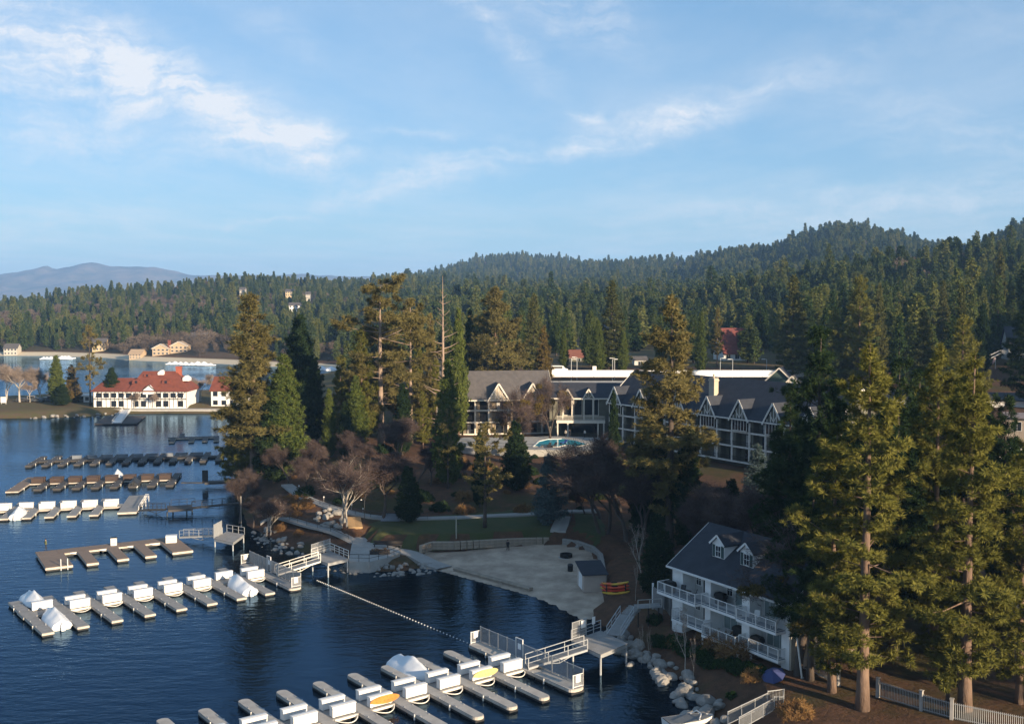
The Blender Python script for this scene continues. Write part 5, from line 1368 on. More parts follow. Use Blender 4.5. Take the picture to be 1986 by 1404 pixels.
    grill(.6, -.9, F2 + .02, 'black covered grill on the upper left balcony of the white house'); grill(13.2, -.15, F1 + .02, 'big black domed grill on the lower right balcony of the white house')
    grill(7.0, .6, F2 + .02, 'black grill in the middle upper balcony of the white house')
    grill(9.9, .5, F1 + .02, 'black grill in the middle lower balcony of the white house')
    def chair(x, y, z, a, lab, m_):
        g = empty('patio_chair', W_(x, y, z), lab, 'chair', 'patio chairs on the white house', rz + a); s = MB(); s.box(-.28, .28, -.28, .28, .38, .44); s.build('seat', m_, g); s = MB(); s.extr([(.24, .45), (.3, .45), (.48, 1.1), (.42, 1.1)], -.28, .28); s.build('backrest', m_, g)
        for sx in (-1, 1):
            for sy in (-1, 1): s = MB(); s.box(sx * .24 - .03, sx * .24 + .03, sy * .24 - .03, sy * .24 + .03, .02, .378); s.build('leg', m_, g)
            s = MB(); s.box(sx * .3 - .05, sx * .3 + .05, -.3, .3, .6, .64); s.build('armrest', m_, g)
    chair(13.4, -.55, F2 + .02, .5, 'white high backed patio chair, the taller one on the upper right balcony', WHITE); chair(15.9, -.6, F2 + .02, -1.2, 'white slatted patio chair at the right end of the upper right balcony', WHITE)
    chair(2.3, -.7, F2 + .02, .4, 'dark patio chair left of the table on the upper left balcony', DARKMETAL); chair(4.1, -.7, F2 + .02, -.8, 'dark patio chair right of the table on the upper left balcony', DARKMETAL)
    t = empty('patio_table', W_(3.2, -.8, F2 + .02), 'small dark round table on the upper left balcony', 'table'); s = MB(); s.lathe([(.5, .7), (.52, .73), (.1, .74)], 14); s.build('tabletop', DARKMETAL, t); s = MB(); s.tube([(0, 0, 0), (0, 0, .7)], .05, 6); s.build('leg', DARKMETAL, t)
    # cut down pole and blue parasol by the corner
    u = empty('parasol', W_(L + .7, -2.6, H(*W_(L + .7, -2.6, 0)[:2]) + .1), 'blue parasol lying open on the ground at the house corner', 'parasol', None, rz)
    s = MB(); n = 8; vs = [(0, 0, .95)] + [(1.15 * math.cos(2 * math.pi * i / n), 1.15 * math.sin(2 * math.pi * i / n), .35) for i in range(n)]; s.add(vs, [(0, 1 + i, 1 + (i + 1) % n) for i in range(n)]); s.add([(x, y, z - .03) for x, y, z in vs], [(0, 1 + (i + 1) % n, 1 + i) for i in range(n)])
    k = s.build('canopy', mat('parasol_blue', (.045, .06, .17), (.035, .045, .13)), u); k.rotation_euler = (.45, .1, 0)
    s = MB(); s.tube([(0, 0, 0), (0, 0, .8)], .03, 6); s.build('pole', WHITE, u).rotation_euler = (.45, .1, 0)
    a = W_(L + 2.2, -.5, 0); a.z = H(a.x, a.y); u = empty('white_pole', a, 'leaning white pole beside the beige end wall of the lakeside house', 'pole'); s = MB(); s.tube([(0, 0, -.2), (-.5, .4, 4.2)], .09, 8); s.build('shaft', WHITE_OLD, u); s = MB(); s.lathe([(.16, -.1), (.16, .12), (.1, .13)], 8); s.build('footing', CONC, u)
    return o, W_
HOUSE, HW = white_house()
# ------------------------------------------------------------------ hillside lodge
def lodge():
    o = empty('lodge', (0, 0, 0), 'three storey hillside lodge with dark roofs, steep timbered gables and rows of balconies', 'lodge')
    pA_ = aty(895, 774, 249); pA_.z = 0
    o.location = (pA_.x, pA_.y, 0); base = Vector((pA_.x, pA_.y, 0))
    POSTM = {}
    def frame(origin, rz, L, D, z0, ze, zr, bays, trim, side, roofm, n=3, balcony_in=1.7, gables=(), win=SIDING, gw=4.6, solar=False, leftover=.5, rover=.5):
        """one wing: local x along the facade, y into the building. bays are the post positions"""
        lc = Vector(origin) - base; h = (ze - z0) / n
        def P(mb, name, m, parent=o, kind=None):
            ob = mb.build(name, m, parent, loc=lc if parent is o else (0, 0, 0), rz=rz if parent is o else 0)
            return ob
        m = MB(); m.box(0, L, balcony_in, D, z0 - 3, ze); P(m, 'wall', side)
        m = MB(); m.box(-.02, .2, .02, balcony_in - .004, z0 - 1, ze - .02); m.box(L - .2, L + .02, .02, balcony_in - .004, z0 - 1, ze - .02); P(m, 'side_wall', side)
        sl = (zr - ze) / (D / 2)
        rf = P(gable_roof(-leftover, L + rover, 0, D, ze, zr, .2, .6), 'roof', roofm)
        m = MB()
        for x, s in ((0.02, 1), (L - .02, -1)): m.add([(x, 0, ze - .02), (x, D, ze - .02), (x, D / 2, zr - .05)], [(0, 1, 2)]); m.add([(x + s * .1, 0, ze - .02), (x + s * .1, D, ze - .02), (x + s * .1, D / 2, zr - .05)], [(2, 1, 0)])
        P(m, 'gable_wall', side)
        m = MB(); zo = ze - sl * .6; m.box(-leftover, L + rover, -.72, -.605, zo - .05, zo + .2)
        q = m.build('eaves_board', trim, rf)
        for x in (-leftover - .03, L + rover + .03):
            b = MB(); b.bar((x, -.6, zo + .1), (x, D / 2, zr + .1), .06, .35); b.bar((x, D + .6, zo + .1), (x, D / 2, zr + .1), .06, .35); b.build('bargeboard', trim, rf)
        # posts, floor bands, balcony railings, doors
        pm = MB(); pm.box(-.16, .16, -.16, .16, z0 - .2, ze - .01); pme = pm.mesh('post', trim)
        ca, sa = math.cos(rz), math.sin(rz)
        for x in bays: put('post', pme, o, (lc.x + x * ca, lc.y + x * sa, 0), rz)
        for k in range(0, n):
            z = z0 + h * k
            m = MB(); m.box(.2, L - .2, .165, balcony_in - .004, z - .22, z); P(m, 'balcony_floor', side)
            m = MB(); m.box(0.0, L, -.1, .16, z - .2, z + .12); P(m, 'floor_band', trim)
        dm = MB(); dm.box(0, 1.75, -.05, .0, 0, 2.15); dme = dm.mesh('glass_door', GLASS)
        dc = MB(); dc.box(0, .8, -.045, .0, .0, 2.15); dce = dc.mesh('curtain', HGREY)
        for k in range(n):
            z = z0 + h * k
            for a, b in zip(bays[:-1], bays[1:]):
                w = b - a
                if w < 1.5: continue
                # barred railing
                r = MB(); r.bar((a + .17, -.02, z + 1.0), (b - .17, -.02, z + 1.0), .06); kk = int(w / .16)
                for i in range(1, kk): x = a + w * i / kk; r.box(x - .014, x + .014, -.035, -.007, z + .13, z + .97)
                P(r, 'railing', DARKMETAL)
                put('glass_door', dme, o, (lc.x + (a + w * .42) * ca - (balcony_in - .006) * sa, lc.y + (a + w * .42) * sa + (balcony_in - .006) * ca, z + .02), rz)
                if (int(a * 3) + k) % 3 == 0: put('curtain', dce, o, (lc.x + (a + w * .42 + .2) * ca - (balcony_in - .075) * sa, lc.y + (a + w * .42 + .2) * sa + (balcony_in - .075) * ca, z + .02), rz)
                m = MB(); m.box(a + .17, a + .17 + w * .14, .2, balcony_in - .02, z + .01, z + h - .24); P(m, 'partition', side)
        # steep gables
        for xg in gables:
            gh = gw * .82; zb = ze - .55; yi = (zb + gh - ze) / sl + .4
            g = MB(); g.extry([(xg - gw / 2, zb), (xg + gw / 2, zb), (xg, zb + gh)], -.45, yi + .0)
            gb = MB(); gb.extry([(xg - gw / 2 + .25, zb + .05), (xg + gw / 2 - .25, zb + .05), (xg, zb + gh - .35)], -.42, -.36)
            gg = P(gb, 'gable', win)
            t = .16; r = MB()
            r.extry([(xg - gw / 2 - .35, zb - .36), (xg, zb + gh + .02), (xg, zb + gh + t + .12), (xg - gw / 2 - .35, zb - .36 + t)], -.75, yi); r.extry([(xg + gw / 2 + .35, zb - .36), (xg + gw / 2 + .35, zb - .36 + t), (xg, zb + gh + t + .12), (xg, zb + gh + .02)], -.75, yi)
            r.build('roof', roofm, gg)
            b = MB()
            for s in (-1, 1): b.bar((xg + s * (gw / 2 + .36), -.79, zb - .28), (xg, -.79, zb + gh + .16), .07, .34)
            b.build('bargeboard', trim, gg)
            tm = MB()
            apex = (xg, zb + gh - .3)
            tm.bar((xg - gw / 2 + .1, -.47, zb + .1), (xg + gw / 2 - .1, -.47, zb + .1), .1, .2)
            for dx in (-.36, -.16, 0, .16, .36):
                top = zb + gh * (1 - abs(dx) * .9 / .5) - .3 if abs(dx) > .01 else apex[1]
                x2 = xg + dx * gw; hh = zb + (gh - .3) * (1 - abs(dx) / .5)
                tm.bar((x2, -.47, zb + .2), (x2, -.47, max(hh - .1, zb + .35)), .1, .12)
            for s in (-1, 1): tm.bar((xg, -.5, zb + gh * .12), (xg + s * gw * .22, -.5, zb + gh * .5), .1, .12)
            tm.build('timber', trim, gg)
            if solar:
                zw = ze - h + .35
                f = MB(); f.box(xg - gw / 2 + .3, xg + gw / 2 - .3, -.46, -.36, zw - .18, zw); f.box(xg - gw / 2 + .3, xg + gw / 2 - .3, -.46, -.36, zb - .08, zb + .0)
                for i in range(6): x = xg - gw / 2 + .36 + (gw - .72) * i / 5; f.box(x - .05, x + .05, -.45, -.37, zw, zb - .08)
                wb_ = f.build('bay_window', trim, gg)
                for i in range(5): x0 = xg - gw / 2 + .41 + (gw - .72) * i / 5; a_ = MB(); a_.box(x0, x0 + (gw - .72) / 5 - .1, -.42, -.4, zw + .01, zb - .09); a_.build('pane', GLASS, wb_)
                a_ = MB(); a_.box(xg - gw / 2 + .3, xg + gw / 2 - .3, -.44, -.3, ze - h * 1.0 + .125, zw - .19); P(a_, 'spandrel', SIDING_GREEN)
        return rf
    z0 = 7.0
    # left wing, in the sun
    rzL = R(9)
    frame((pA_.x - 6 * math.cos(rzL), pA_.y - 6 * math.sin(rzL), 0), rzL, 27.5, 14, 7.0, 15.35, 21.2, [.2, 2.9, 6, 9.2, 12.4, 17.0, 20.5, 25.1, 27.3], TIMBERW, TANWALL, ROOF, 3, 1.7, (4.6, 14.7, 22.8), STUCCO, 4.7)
    # middle hall with tall windows over the terrace
    c0 = Vector((8.6, 244, 0)); Lc = 15.2; rzC = R(-3)
    lc = c0 - base
    def P(mb, name, m, parent=o, loc=None): return mb.build(name, m, parent, loc=lc if parent is o else (0, 0, 0), rz=rzC if parent is o else 0)
    zc, zf, zt = 7.6, 11.1, 16.2
    m = MB(); m.box(0, Lc, .3, 12, zf - .5, zt); m.box(0, 2.6, .3, 12, 5, zf - .5); m.box(11.5, Lc, .3, 12, 5, zf - .5); m.box(2.6, 11.5, 4, 12, 5, zf - .5); P(m, 'hall_wall', SIDING)
    rf = P(gable_roof(-.4, Lc + 3, 0.3, 12, zt, 18.9, .2, .9), 'roof', ROOF_NAVY)
    m = MB(); m.box(-.4, Lc + 3, -.78, -.66, zt - .45, zt - .15); m.build('eaves_board', TIMBERW, rf)
    for i, (xa, w) in enumerate(((3.3, 1.75), (5.6, 1.75), (8.0, 1.75), (10.2, .9))):
        f = window_part(o, xa + w / 2, zf + 1.0, w, 3.9, .2, TIMBERW, 1, 1, 'tall_window', .16); f.location = lc; f.rotation_euler.z = rzC
    for xg in (4.1, 8.9):
        gw, gh = 2.3, 2.1; zb = zt - .3
        b = MB(); b.extry([(xg - gw / 2, zb), (xg + gw / 2, zb), (xg, zb + gh)], -.75, -.65); g = P(b, 'gable', SIDING)
        b = MB(); b.extry([(xg - gw / 2 - .3, zb - .3), (xg, zb + gh), (xg, zb + gh + .2), (xg - gw / 2 - .3, zb - .1)], -.95, 5); b.extry([(xg + gw / 2 + .3, zb - .3), (xg + gw / 2 + .3, zb - .1), (xg, zb + gh + .2), (xg, zb + gh)], -.95, 5); b.build('roof', ROOF_NAVY, g)
        b = MB()
        for s in (-1, 1): b.bar((xg + s * (gw / 2 + .3), -.99, zb - .2), (xg, -.99, zb + gh + .12), .07, .26); b.bar((xg, -.8, zb + .05), (xg + s * gw * .3, -.8, zb + gh * .42), .08)
        b.bar((xg, -.8, zb), (xg, -.8, zb + gh * .9), .08); b.bar((xg - gw / 2, -.8, zb + .05), (xg + gw / 2, -.8, zb + .05), .14); b.build('timber', TIMBERW, g)
        for s in (-1, 1): b = MB(); b.box(xg + s * (gw / 2 - .1) - .14, xg + s * (gw / 2 - .1) + .14, -.75, -.47, zf, zb); P(b, 'column', TIMBERW)
    m = MB(); m.box(1.6, 12.6, -3.2, .29, zf - .3, zf); P(m, 'terrace_deck', CONC)
    m = MB(); m.box(1.6, 12.6, -3.3, -3.21, zf - .5, zf + .1); P(m, 'terrace_edge', TIMBERW)
    r = MB(); r.bar((1.7, -3.15, zf + 1.05), (12.5, -3.15, zf + 1.05), .09)
    for i in range(60): x = 1.8 + 10.7 * i / 59; r.box(x - .025, x + .025, -3.17, -3.13, zf + .02, zf + 1.0)
    P(r, 'terrace_railing', TIMBERW)
    for x in (1.9, 4.2, 11.0, 12.3): m = MB(); m.box(x - .15, x + .15, -3.1, -2.8, 5, zf - .31); P(m, 'column', TIMBERW)
    m = MB(); m.box(5.2, 10.8, 3.9, 3.98, zc, zc + 2.7); P(m, 'glass_door', GLASS)
    # right wing, in its own shade
    s0 = aty(1193, 778, 236.5); rzR = math.atan2(-37.2, 24.55)
    bays = [-1.8, 2.8]
    x = 2.8
    gx = [.5, 9.2, 17.9, 26.6 - 5.7 + 0, ]
    gx = [.5, 9.2, 20.9, 29.6, 38.3, 47.0, 55.7]
    bays = sorted(set([round(g + s * 2.3, 2) for g in gx for s in (-1, 1)] + [13.6, 16.4]))
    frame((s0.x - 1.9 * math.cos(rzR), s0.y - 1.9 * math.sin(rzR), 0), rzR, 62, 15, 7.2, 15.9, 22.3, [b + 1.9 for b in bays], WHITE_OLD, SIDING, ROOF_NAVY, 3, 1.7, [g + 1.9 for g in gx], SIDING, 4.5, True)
    def RW(x, y, z): return Vector((s0.x + x * math.cos(rzR) - y * math.sin(rzR), s0.y + x * math.sin(rzR) + y * math.cos(rzR), z))
    k = RW(27.3, 3.4, 0); m = MB(); m.box(-.75, .75, -.6, .6, 15, 22.6); m.box(-.85, .85, -.7, .7, 22.0, 22.35); m.tube([(0, 0, 22.6), (0, 0, 23.4)], .2, 8); m.build('chimney', STUCCO, o, loc=k - base, rz=rzR)
    return o
LODGE = lodge()
# pool terrace --------------------------------------------------------------
def pool():
    zt = 7.75
    poly = [atz(a, b, zt) for a, b in ((870, 856), (890, 866), (940, 868), (1000, 872), (1060, 872), (1140, 874), (1185, 872), (1192, 850), (1100, 846), (1060, 846), (980, 848), (900, 848))]
    m = MB(); m.prism([(p.x, p.y) for p in poly], 3.0, zt); t = m.build('pool_deck', CONC); t['kind'] = 'structure'
    q = [atz(a, b, zt) for a, b in ((1034, 866), (1045, 856), (1062, 852), (1090, 851), (1118, 855), (1140, 862), (1118, 866), (1098, 863), (1082, 867))]
    o = empty('swimming_pool', (q[0].x, q[0].y, zt), 'bright turquoise swimming pool on the lodge terrace', 'pool'); b = o.location
    ctr = sum(q, Vector()) / len(q)
    m = MB(); m.prism([(p.x - b.x, p.y - b.y) for p in q], .004, .03); m.build('water', POOLW, o)
    m = MB()
    for i in range(len(q)):
        a, c = q[i] - b, q[(i + 1) % len(q)] - b; m.bar((a.x, a.y, .06), (c.x, c.y, .05), .28, .1)
    m.build('coping', WHITE_OLD, o)
    rl = empty('pool_fence', atz(960, 869, zt), 'thin dark rail along the outer edge of the pool terrace', 'fence')
    railing_run(rl, [atz(895, 866, zt), atz(1000, 872, zt), atz(1140, 873.5, zt)], 1.15, 2, DARKMETAL, .05)
    for i, (px, py, mm, lab) in enumerate(((1058, 867, DARKMETAL, 'dark sun lounger at the pool edge'), (1066, 867.5, DARKMETAL, 'dark sun lounger at the pool edge'), (1074, 867, DARKMETAL, 'dark sun lounger at the pool edge'), (1093, 861, mat('lounger_blue', (.03, .07, .32)), 'bright blue lounger at the right side of the pool'))):
        p = atz(px, py, zt); l = empty('sun_lounger', p, lab, 'lounger', 'dark loungers at the pool' if i < 3 else None, random.uniform(0, 1.5))
        m = MB(); m.box(-.9, .5, -.3, .3, .32, .4); m.build('seat', mm, l); m = MB(); m.extry([(.5, .33), (1.0, .85), (.96, .9), (.45, .41)], -.3, .3); m.build('backrest', mm, l)
        for x in (-.8, .4): m = MB(); m.box(x - .04, x + .04, -.28, .28, 0, .318); m.build('leg', DARKMETAL, l)
    for px, lab, t_ in ((1097, 'person in a pale top standing under the terrace of the lodge', (.35, .32, .28)), (1105, 'person in dark clothes standing under the terrace of the lodge', (.02, .02, .03)), (1134, 'person in white standing by the glass doors of the lodge', (.6, .58, .55))):
        p = atz(px, 848, zt); person((p.x, p.y, zt), random.uniform(0, 6), lab, t_, (.03, .03, .04))
    # stone retaining wall of the terrace
    a, c = atz(895, 867, zt), atz(935, 869, zt)
    m = MB()
    w = empty('terrace_wall', (a.x, a.y, 3), 'pale rendered wall holding the pool terrace above the slope', 'wall'); d = c - a; m.bar((0, -.3, 2.2), (d.x, d.y - .3, 2.2), .4, 4.6); m.build('wall', mat('terrace_wall', (.36, .34, .32)), w); m = MB(); m.bar((0, -.3, 4.62), (d.x, d.y - .3, 4.62), .6, .2); m.build('coping', CONC, w)
pool()
# parapets of the car deck behind the lodge ---------------------------------
def cardeck():
    o = empty('parking_deck', (35, 292, 15), 'long pale parking deck wall with white parapet behind the lodge', 'parking deck'); b = o.location
    def wall(px0, px1, py0, py1, z0, z1, y0, y1, m, name, th=.4, n=8):
        a = aty(px0, py0, y0); c = aty(px1, py1, y1)
        for i in range(n):
            p = a + (c - a) * (i / n); q = a + (c - a) * ((i + .985) / n); w = MB(); w.bar((p.x - b.x, p.y - b.y, (z0 + z1) / 2 - b.z), (q.x - b.x, q.y - b.y, (z0 + z1) / 2 - b.z), th, z1 - z0); w.build(name, m, o)
    wall(1070, 1560, 735, 735, 16.9, 18.75, 300, 300, PARWHITE, 'parapet_panel', .4, 12)
    wall(1060, 1560, 742, 742, 14.0, 16.55, 282, 280, BEIGE, 'wall_panel', .4, 12)
    m = MB(); a = aty(1060, 740, 283.3); c = aty(1560, 740, 281.3); e = aty(1565, 740, 299); f = aty(1062, 740, 299)
    m.prism([(p.x - b.x, p.y - b.y) for p in (a, c, e, f)], .6, .85); m.build('deck', CONC, o)
    for px, py, yb in ((1108, 696, 304), (1119, 693, 306), (1188, 697, 304), (1192, 695, 307), (1397, 695, 305), (1421, 697, 303), (1487, 697, 305)):
        t = aty(px, py, yb); l = empty('street_lamp', (t.x, t.y, H(t.x, t.y)), 'tall slim lamp post with a flat head behind the white parapet', 'lamp', 'lamp posts on the parking deck')
        h = t.z - H(t.x, t.y); m = MB(); m.tube([(0, 0, 0), (0, 0, h)], .09, 6); m.build('post', STEEL, l); s = random.choice((-1, 1)); m = MB(); m.bar((0, 0, h), (s * 1.1, 0, h + .1), .08); m.box(s * 1.0 - .45, s * 1.0 + .45, -.18, .18, h - .02, h + .14); m.build('lamp_head', WHITE_OLD, l)
    t = aty(1153, 710, 301); l = empty('sign_board', (t.x, t.y, 16.5), 'pale upright sign on a post above the parapet', 'sign'); m = MB(); m.tube([(0, 0, 0), (0, 0, t.z - 18)], .1, 6); m.build('post', DARKMETAL, l); m = MB(); m.box(-.55, .55, -.08, .08, t.z - 18.2, t.z - 16.5); m.build('panel', WHITE_OLD, l)
    v = aty(1085, 731, 303); van = empty('parked_van', (v.x, v.y, 17.9), 'white van parked behind the lodge roof', 'van', None, .05)
    m = MB(); m.extry([(-2.4, .35), (2.3, .35), (2.35, 1.05), (1.6, 1.25), (1.0, 1.95), (-2.3, 2.0), (-2.45, 1.6)], -.95, .95); m.build('body', WHITE, van)
    m = MB(); m.box(-2.0, .75, -.965, -.952, 1.25, 1.75); m.build('window', GLASS, van)
    for x in (-1.5, 1.5):
        m = MB(); m.tube([(x, -1.0, .34), (x, -.8, .34)], .34, 12); m.build('wheel', BLACK, van); m = MB(); m.tube([(x, .8, .34), (x, 1.0, .34)], .34, 12); m.build('wheel', BLACK, van)
cardeck()
def cottage(name, label, cat, loc, rz, W, D, h, rh, wallm, roofm, trim=WHITE, wins=3, floors=1, chim=False, over=.5, ridge='x'):
    """a modest gabled building: walls, roof, windows, door"""
    o = empty(name, loc, label, cat, None, rz)
    m = MB(); m.box(-W / 2, W / 2, 0, D, -2, h); 
    if ridge == 'x':
        for x, s in ((-W / 2, 1), (W / 2, -1)): m.add([(x, 0, h), (x, D, h), (x, D / 2, h + rh), (x + s * .1, 0, h), (x + s * .1, D, h), (x + s * .1, D / 2, h + rh)], [(0, 1, 2), (5, 4, 3)])
        r = gable_roof(-W / 2 - over, W / 2 + over, 0, D, h, h + rh, .18, over)
    else:
        m.add([(-W / 2, 0.01, h), (W / 2, 0.01, h), (0, 0.01, h + rh), (-W / 2, .1, h), (W / 2, .1, h), (0, .1, h + rh)], [(0, 1, 2), (5, 4, 3)])
        r = MB(); sl = rh / (W / 2); t = .18
        for s in (-1, 1): r.extry([(s * (W / 2 + over), h - sl * over), (s * (W / 2 + over), h - sl * over + t), (0, h + rh + t), (0, h + rh)][::s], -over, D + over)
    m.build('wall', wallm, o); rf = r.build('roof', roofm, o)
    if ridge != 'x':
        b = MB(); sl = rh / (W / 2)
        for s in (-1, 1): b.bar((s * (W / 2 + over), -over - .04, h - sl * over + .1), (0, -over - .04, h + rh + .12), .06, .3)
        b.build('bargeboard', trim, rf)
    if chim: m = MB(); m.box(W * .25 - .6, W * .25 + .6, D / 2 - .9, D / 2 + .5, h, h + rh + 1.1); m.build('chimney', STUCCO, rf)
    fh = h / floors
    for k in range(floors):
        for i in range(wins):
            x = -W / 2 + W * (i + .5) / wins
            window_part(o, x, fh * k + fh * .3, min(1.5, W / wins * .5), fh * .48, -.003, trim, 2, 1)
    return o
e = aty(1511, 742, 272); cottage('gatehouse', 'small green gabled building at the right end of the parapet', 'building', (e.x, e.y, 15.2), R(-22), 6.0, 6, 2.9, 2.9, SIDING_GREEN, ROOF_NAVY, TIMBERW, 1, 1, False, .5, 'y')
e = aty(1536, 745, 262); cottage('gatehouse', 'narrow cream gabled building half hidden behind the dark pine', 'building', (e.x, e.y, 15.0), R(-22), 3.6, 5, 2.6, 2.0, TIMBERW, ROOF, TIMBERW, 1, 1, False, .4, 'y')
e = aty(1438, 722, 370); cottage('chalet', 'white building with a steep dark red roof behind the parapet', 'building', (e.x, e.y, H(e.x, e.y) - .5), R(10), 13, 10, 3.4, 8.0, HWHITE, mat('roof_maroon', (.16, .045, .038), (.11, .034, .03), 1, .85), WHITE, 4, 1)
e = aty(1242, 722, 350); cottage('pump_house', 'small pale hut with a barred window behind the parapet', 'hut', (e.x, e.y, H(e.x, e.y) - .8), R(4), 4.0, 4, 2.6, .9, HGREY, ROOF, WHITE, 1, 1)
e = aty(1130, 690, 372); cottage('chalet', 'rust roofed building among the trees beyond the lamp posts', 'building', (e.x, e.y, H(e.x, e.y) - 1), R(6), 12, 8, 2.4, 2.2, SIDING, mat('roof_rust', (.2, .075, .05)), WHITE, 4, 1)
# right hand edge: house on posts, stone building, roofs
def right_edge():
    y = 330; c = aty(1975, 698, y); z = H(c.x, c.y); k = z
    o = cottage('hill_house', 'grey house on posts with a steep dark roof and outside stair at the right edge', 'house', (c.x + 2.8, c.y, aty(1975, 686, y).z), R(-12), 11, 9, 3.0, 5.2, mat('grey_siding', (.42, .43, .42)), ROOF_NAVY, WHITE, 4, 1)
    m = MB(); m.extry([(-1.5, 3.4), (.1, 3.4), (.1, 4.6), (-.7, 5.3), (-1.5, 4.6)], -.4, 3); d = m.build('dormer', WHITE, o, loc=(.4, .3, 0)); window_part(d, -.7, 3.7, .6, .7, -.42, WHITE, 1, 1)
    m = MB(); m.box(-8.5, 5.5, -2.2, -.02, -.25, 0); m.build('deck', WHITE_OLD, o)
    r = MB(); r.bar((-8.5, -2.15, 1.0), (5.5, -2.15, 1.0), .08)
    for i in range(40): x = -8.4 + 13.8 * i / 39; r.box(x - .03, x + .03, -2.17, -2.13, 0, 1.0)
    r.build('railing', WHITE, o)
    for x in (-4.5, -1, 2.5, 5): m = MB(); m.box(x - .15, x + .15, -2.1, -1.8, -5, -.26); m.bar((x, -1.95, -1.6), (x + .9, -1.95, -.3), .15); m.build('post', WHITE, o)
    st = MB(); st.bar((-8.5, -1.4, -.1), (-15.5, -1.4, -3.9), 1.2, .12); st.build('stair', WHITE_OLD, o); st = MB(); st.bar((-8.5, -2.0, .9), (-15.5, -2.0, -2.9), .08); st.bar((-8.5, -.8, .9), (-15.5, -.8, -2.9), .08); st.build('stair_rail', WHITE, o)
    f = aty(1931, 688, 322); o = empty('flag_pole', (f.x, f.y, H(f.x, f.y)), 'white flag pole with a drooping red and white flag beside the grey hill house', 'flag pole'); h = f.z - H(f.x, f.y)
    m = MB(); m.tube([(0, 0, 0), (0, 0, h)], .06, 6); m.build('pole', WHITE, o)
    fm = mat('flag_red', (.45, .06, .06)); m = MB()
    for i in range(7):
        m.mat(i % 2); x0 = -.02 - i * .13; m.add([(x0, -.03, h - .1 - i * .25), (x0 - .13, -.03 - .03 * (i % 2), h - .3 - i * .3), (x0 - .15, .02, h - 2.1 - i * .16), (x0, .0, h - 2.0 - i * .16)], [(0, 1, 2, 3)])
    m.build('flag', [fm, WHITE], o)
    e = aty(1985, 840, 205); o = cottage('stone_building', 'pale stone faced building with a flat cap at the right edge', 'building', (e.x + 1.5, e.y, H(e.x, e.y) - .5), R(-30), 10, 9, 7.0, .5, mat('stone_face', (.30, .245, .20), (.42, .35, .28), 1.3, .9, .6, 3), mat('stone_cap', (.24, .2, .2)), WHITE, 2, 2)
    for px, py, yy, w, lab in ((1955, 770, 255, 14, 'long low grey roofed building below the hill house'), (1740, 765, 225, 9, 'low dark roofed building between the two tall near pines')):
        e = aty(px, py, yy); cottage('outbuilding', lab, 'building', (e.x, e.y, e.z - 3.4), R(-14), w, 8, 2.6, 1.4, HGREY, ROOF_NAVY, WHITE, 3, 1)
    a = aty(1940, 868, 190); o = empty('pergola', (a.x + 4, a.y, H(a.x + 4, a.y)), 'pale flat topped pergola among trees at the right edge', 'pergola'); hh = a.z - H(a.x + 4, a.y)
    m = MB(); m.box(-5, 5, -1.5, 1.5, hh - .2, hh); m.build('roof', WHITE_OLD, o)
    for x in (-4.5, 0, 4.5): m = MB(); m.box(x - .15, x + .15, -1.3, -1.0, -.5, hh - .21); m.build('post', WHITE, o)
    a = aty(1965, 1175, 108); o = cottage('outbuilding', 'grey walled building behind the pines at the lower right edge', 'building', (a.x + 4, a.y, H(a.x + 4, a.y) - .5), R(-40), 8, 7, 5.2, .6, HGREY, ROOF_NAVY, WHITE, 2, 2)
right_edge()
def near_fences():
    z = .0
    P0, P1, P2, P3 = atz(1702, 1362, 2.3), atz(1786, 1390, 2.3), atz(1845, 1408, 2.3), atz(2010, 1440, 2.3)
    Q0, Q1, Q2 = atz(1536, 1298, 2.4), atz(1570, 1312, 2.4), atz(1626, 1338, 2.4)
    def run(pts, label, n_pick, h=1.35):
        for p in pts: p.z = H(p.x, p.y)
        o = empty('picket_fence', pts[0], label, 'fence')
        pm = MB(); pm.box(-.13, .13, -.13, .13, -.4, h + .25); pm.box(-.17, .17, -.17, .17, h + .252, h + .33); pme = pm.mesh('post', mat('fence_post', (.36, .34, .32), (.28, .265, .25), 2, .8))
        k = MB(); k.box(-.018, .018, -.018, .018, .08, h); kme = k.mesh('picket', STEEL)
        for a, b in zip(pts[:-1], pts[1:]):
            d = b - a; put('post', pme, o, a - pts[0], math.atan2(d.y, d.x)); n = int(d.length / .15); r = MB()
            for zz in (.2, h - .12): r.bar(a - pts[0] + Vector((0, 0, zz)), b - pts[0] + Vector((0, 0, zz)), .05)
            r.build('rail', STEEL, o)
            for i in range(1, n): put('picket', kme, o, a - pts[0] + d * (i / n))
        put('post', pme, o, pts[-1] - pts[0])
    run([P0, P1, P2, P3], 'grey metal picket fence with stone posts in the lower right corner', 0, 1.5)
    run([Q0, Q1, Q2], 'grey metal picket fence beside the beige end wall of the lakeside house', 0, 1.4)
near_fences()
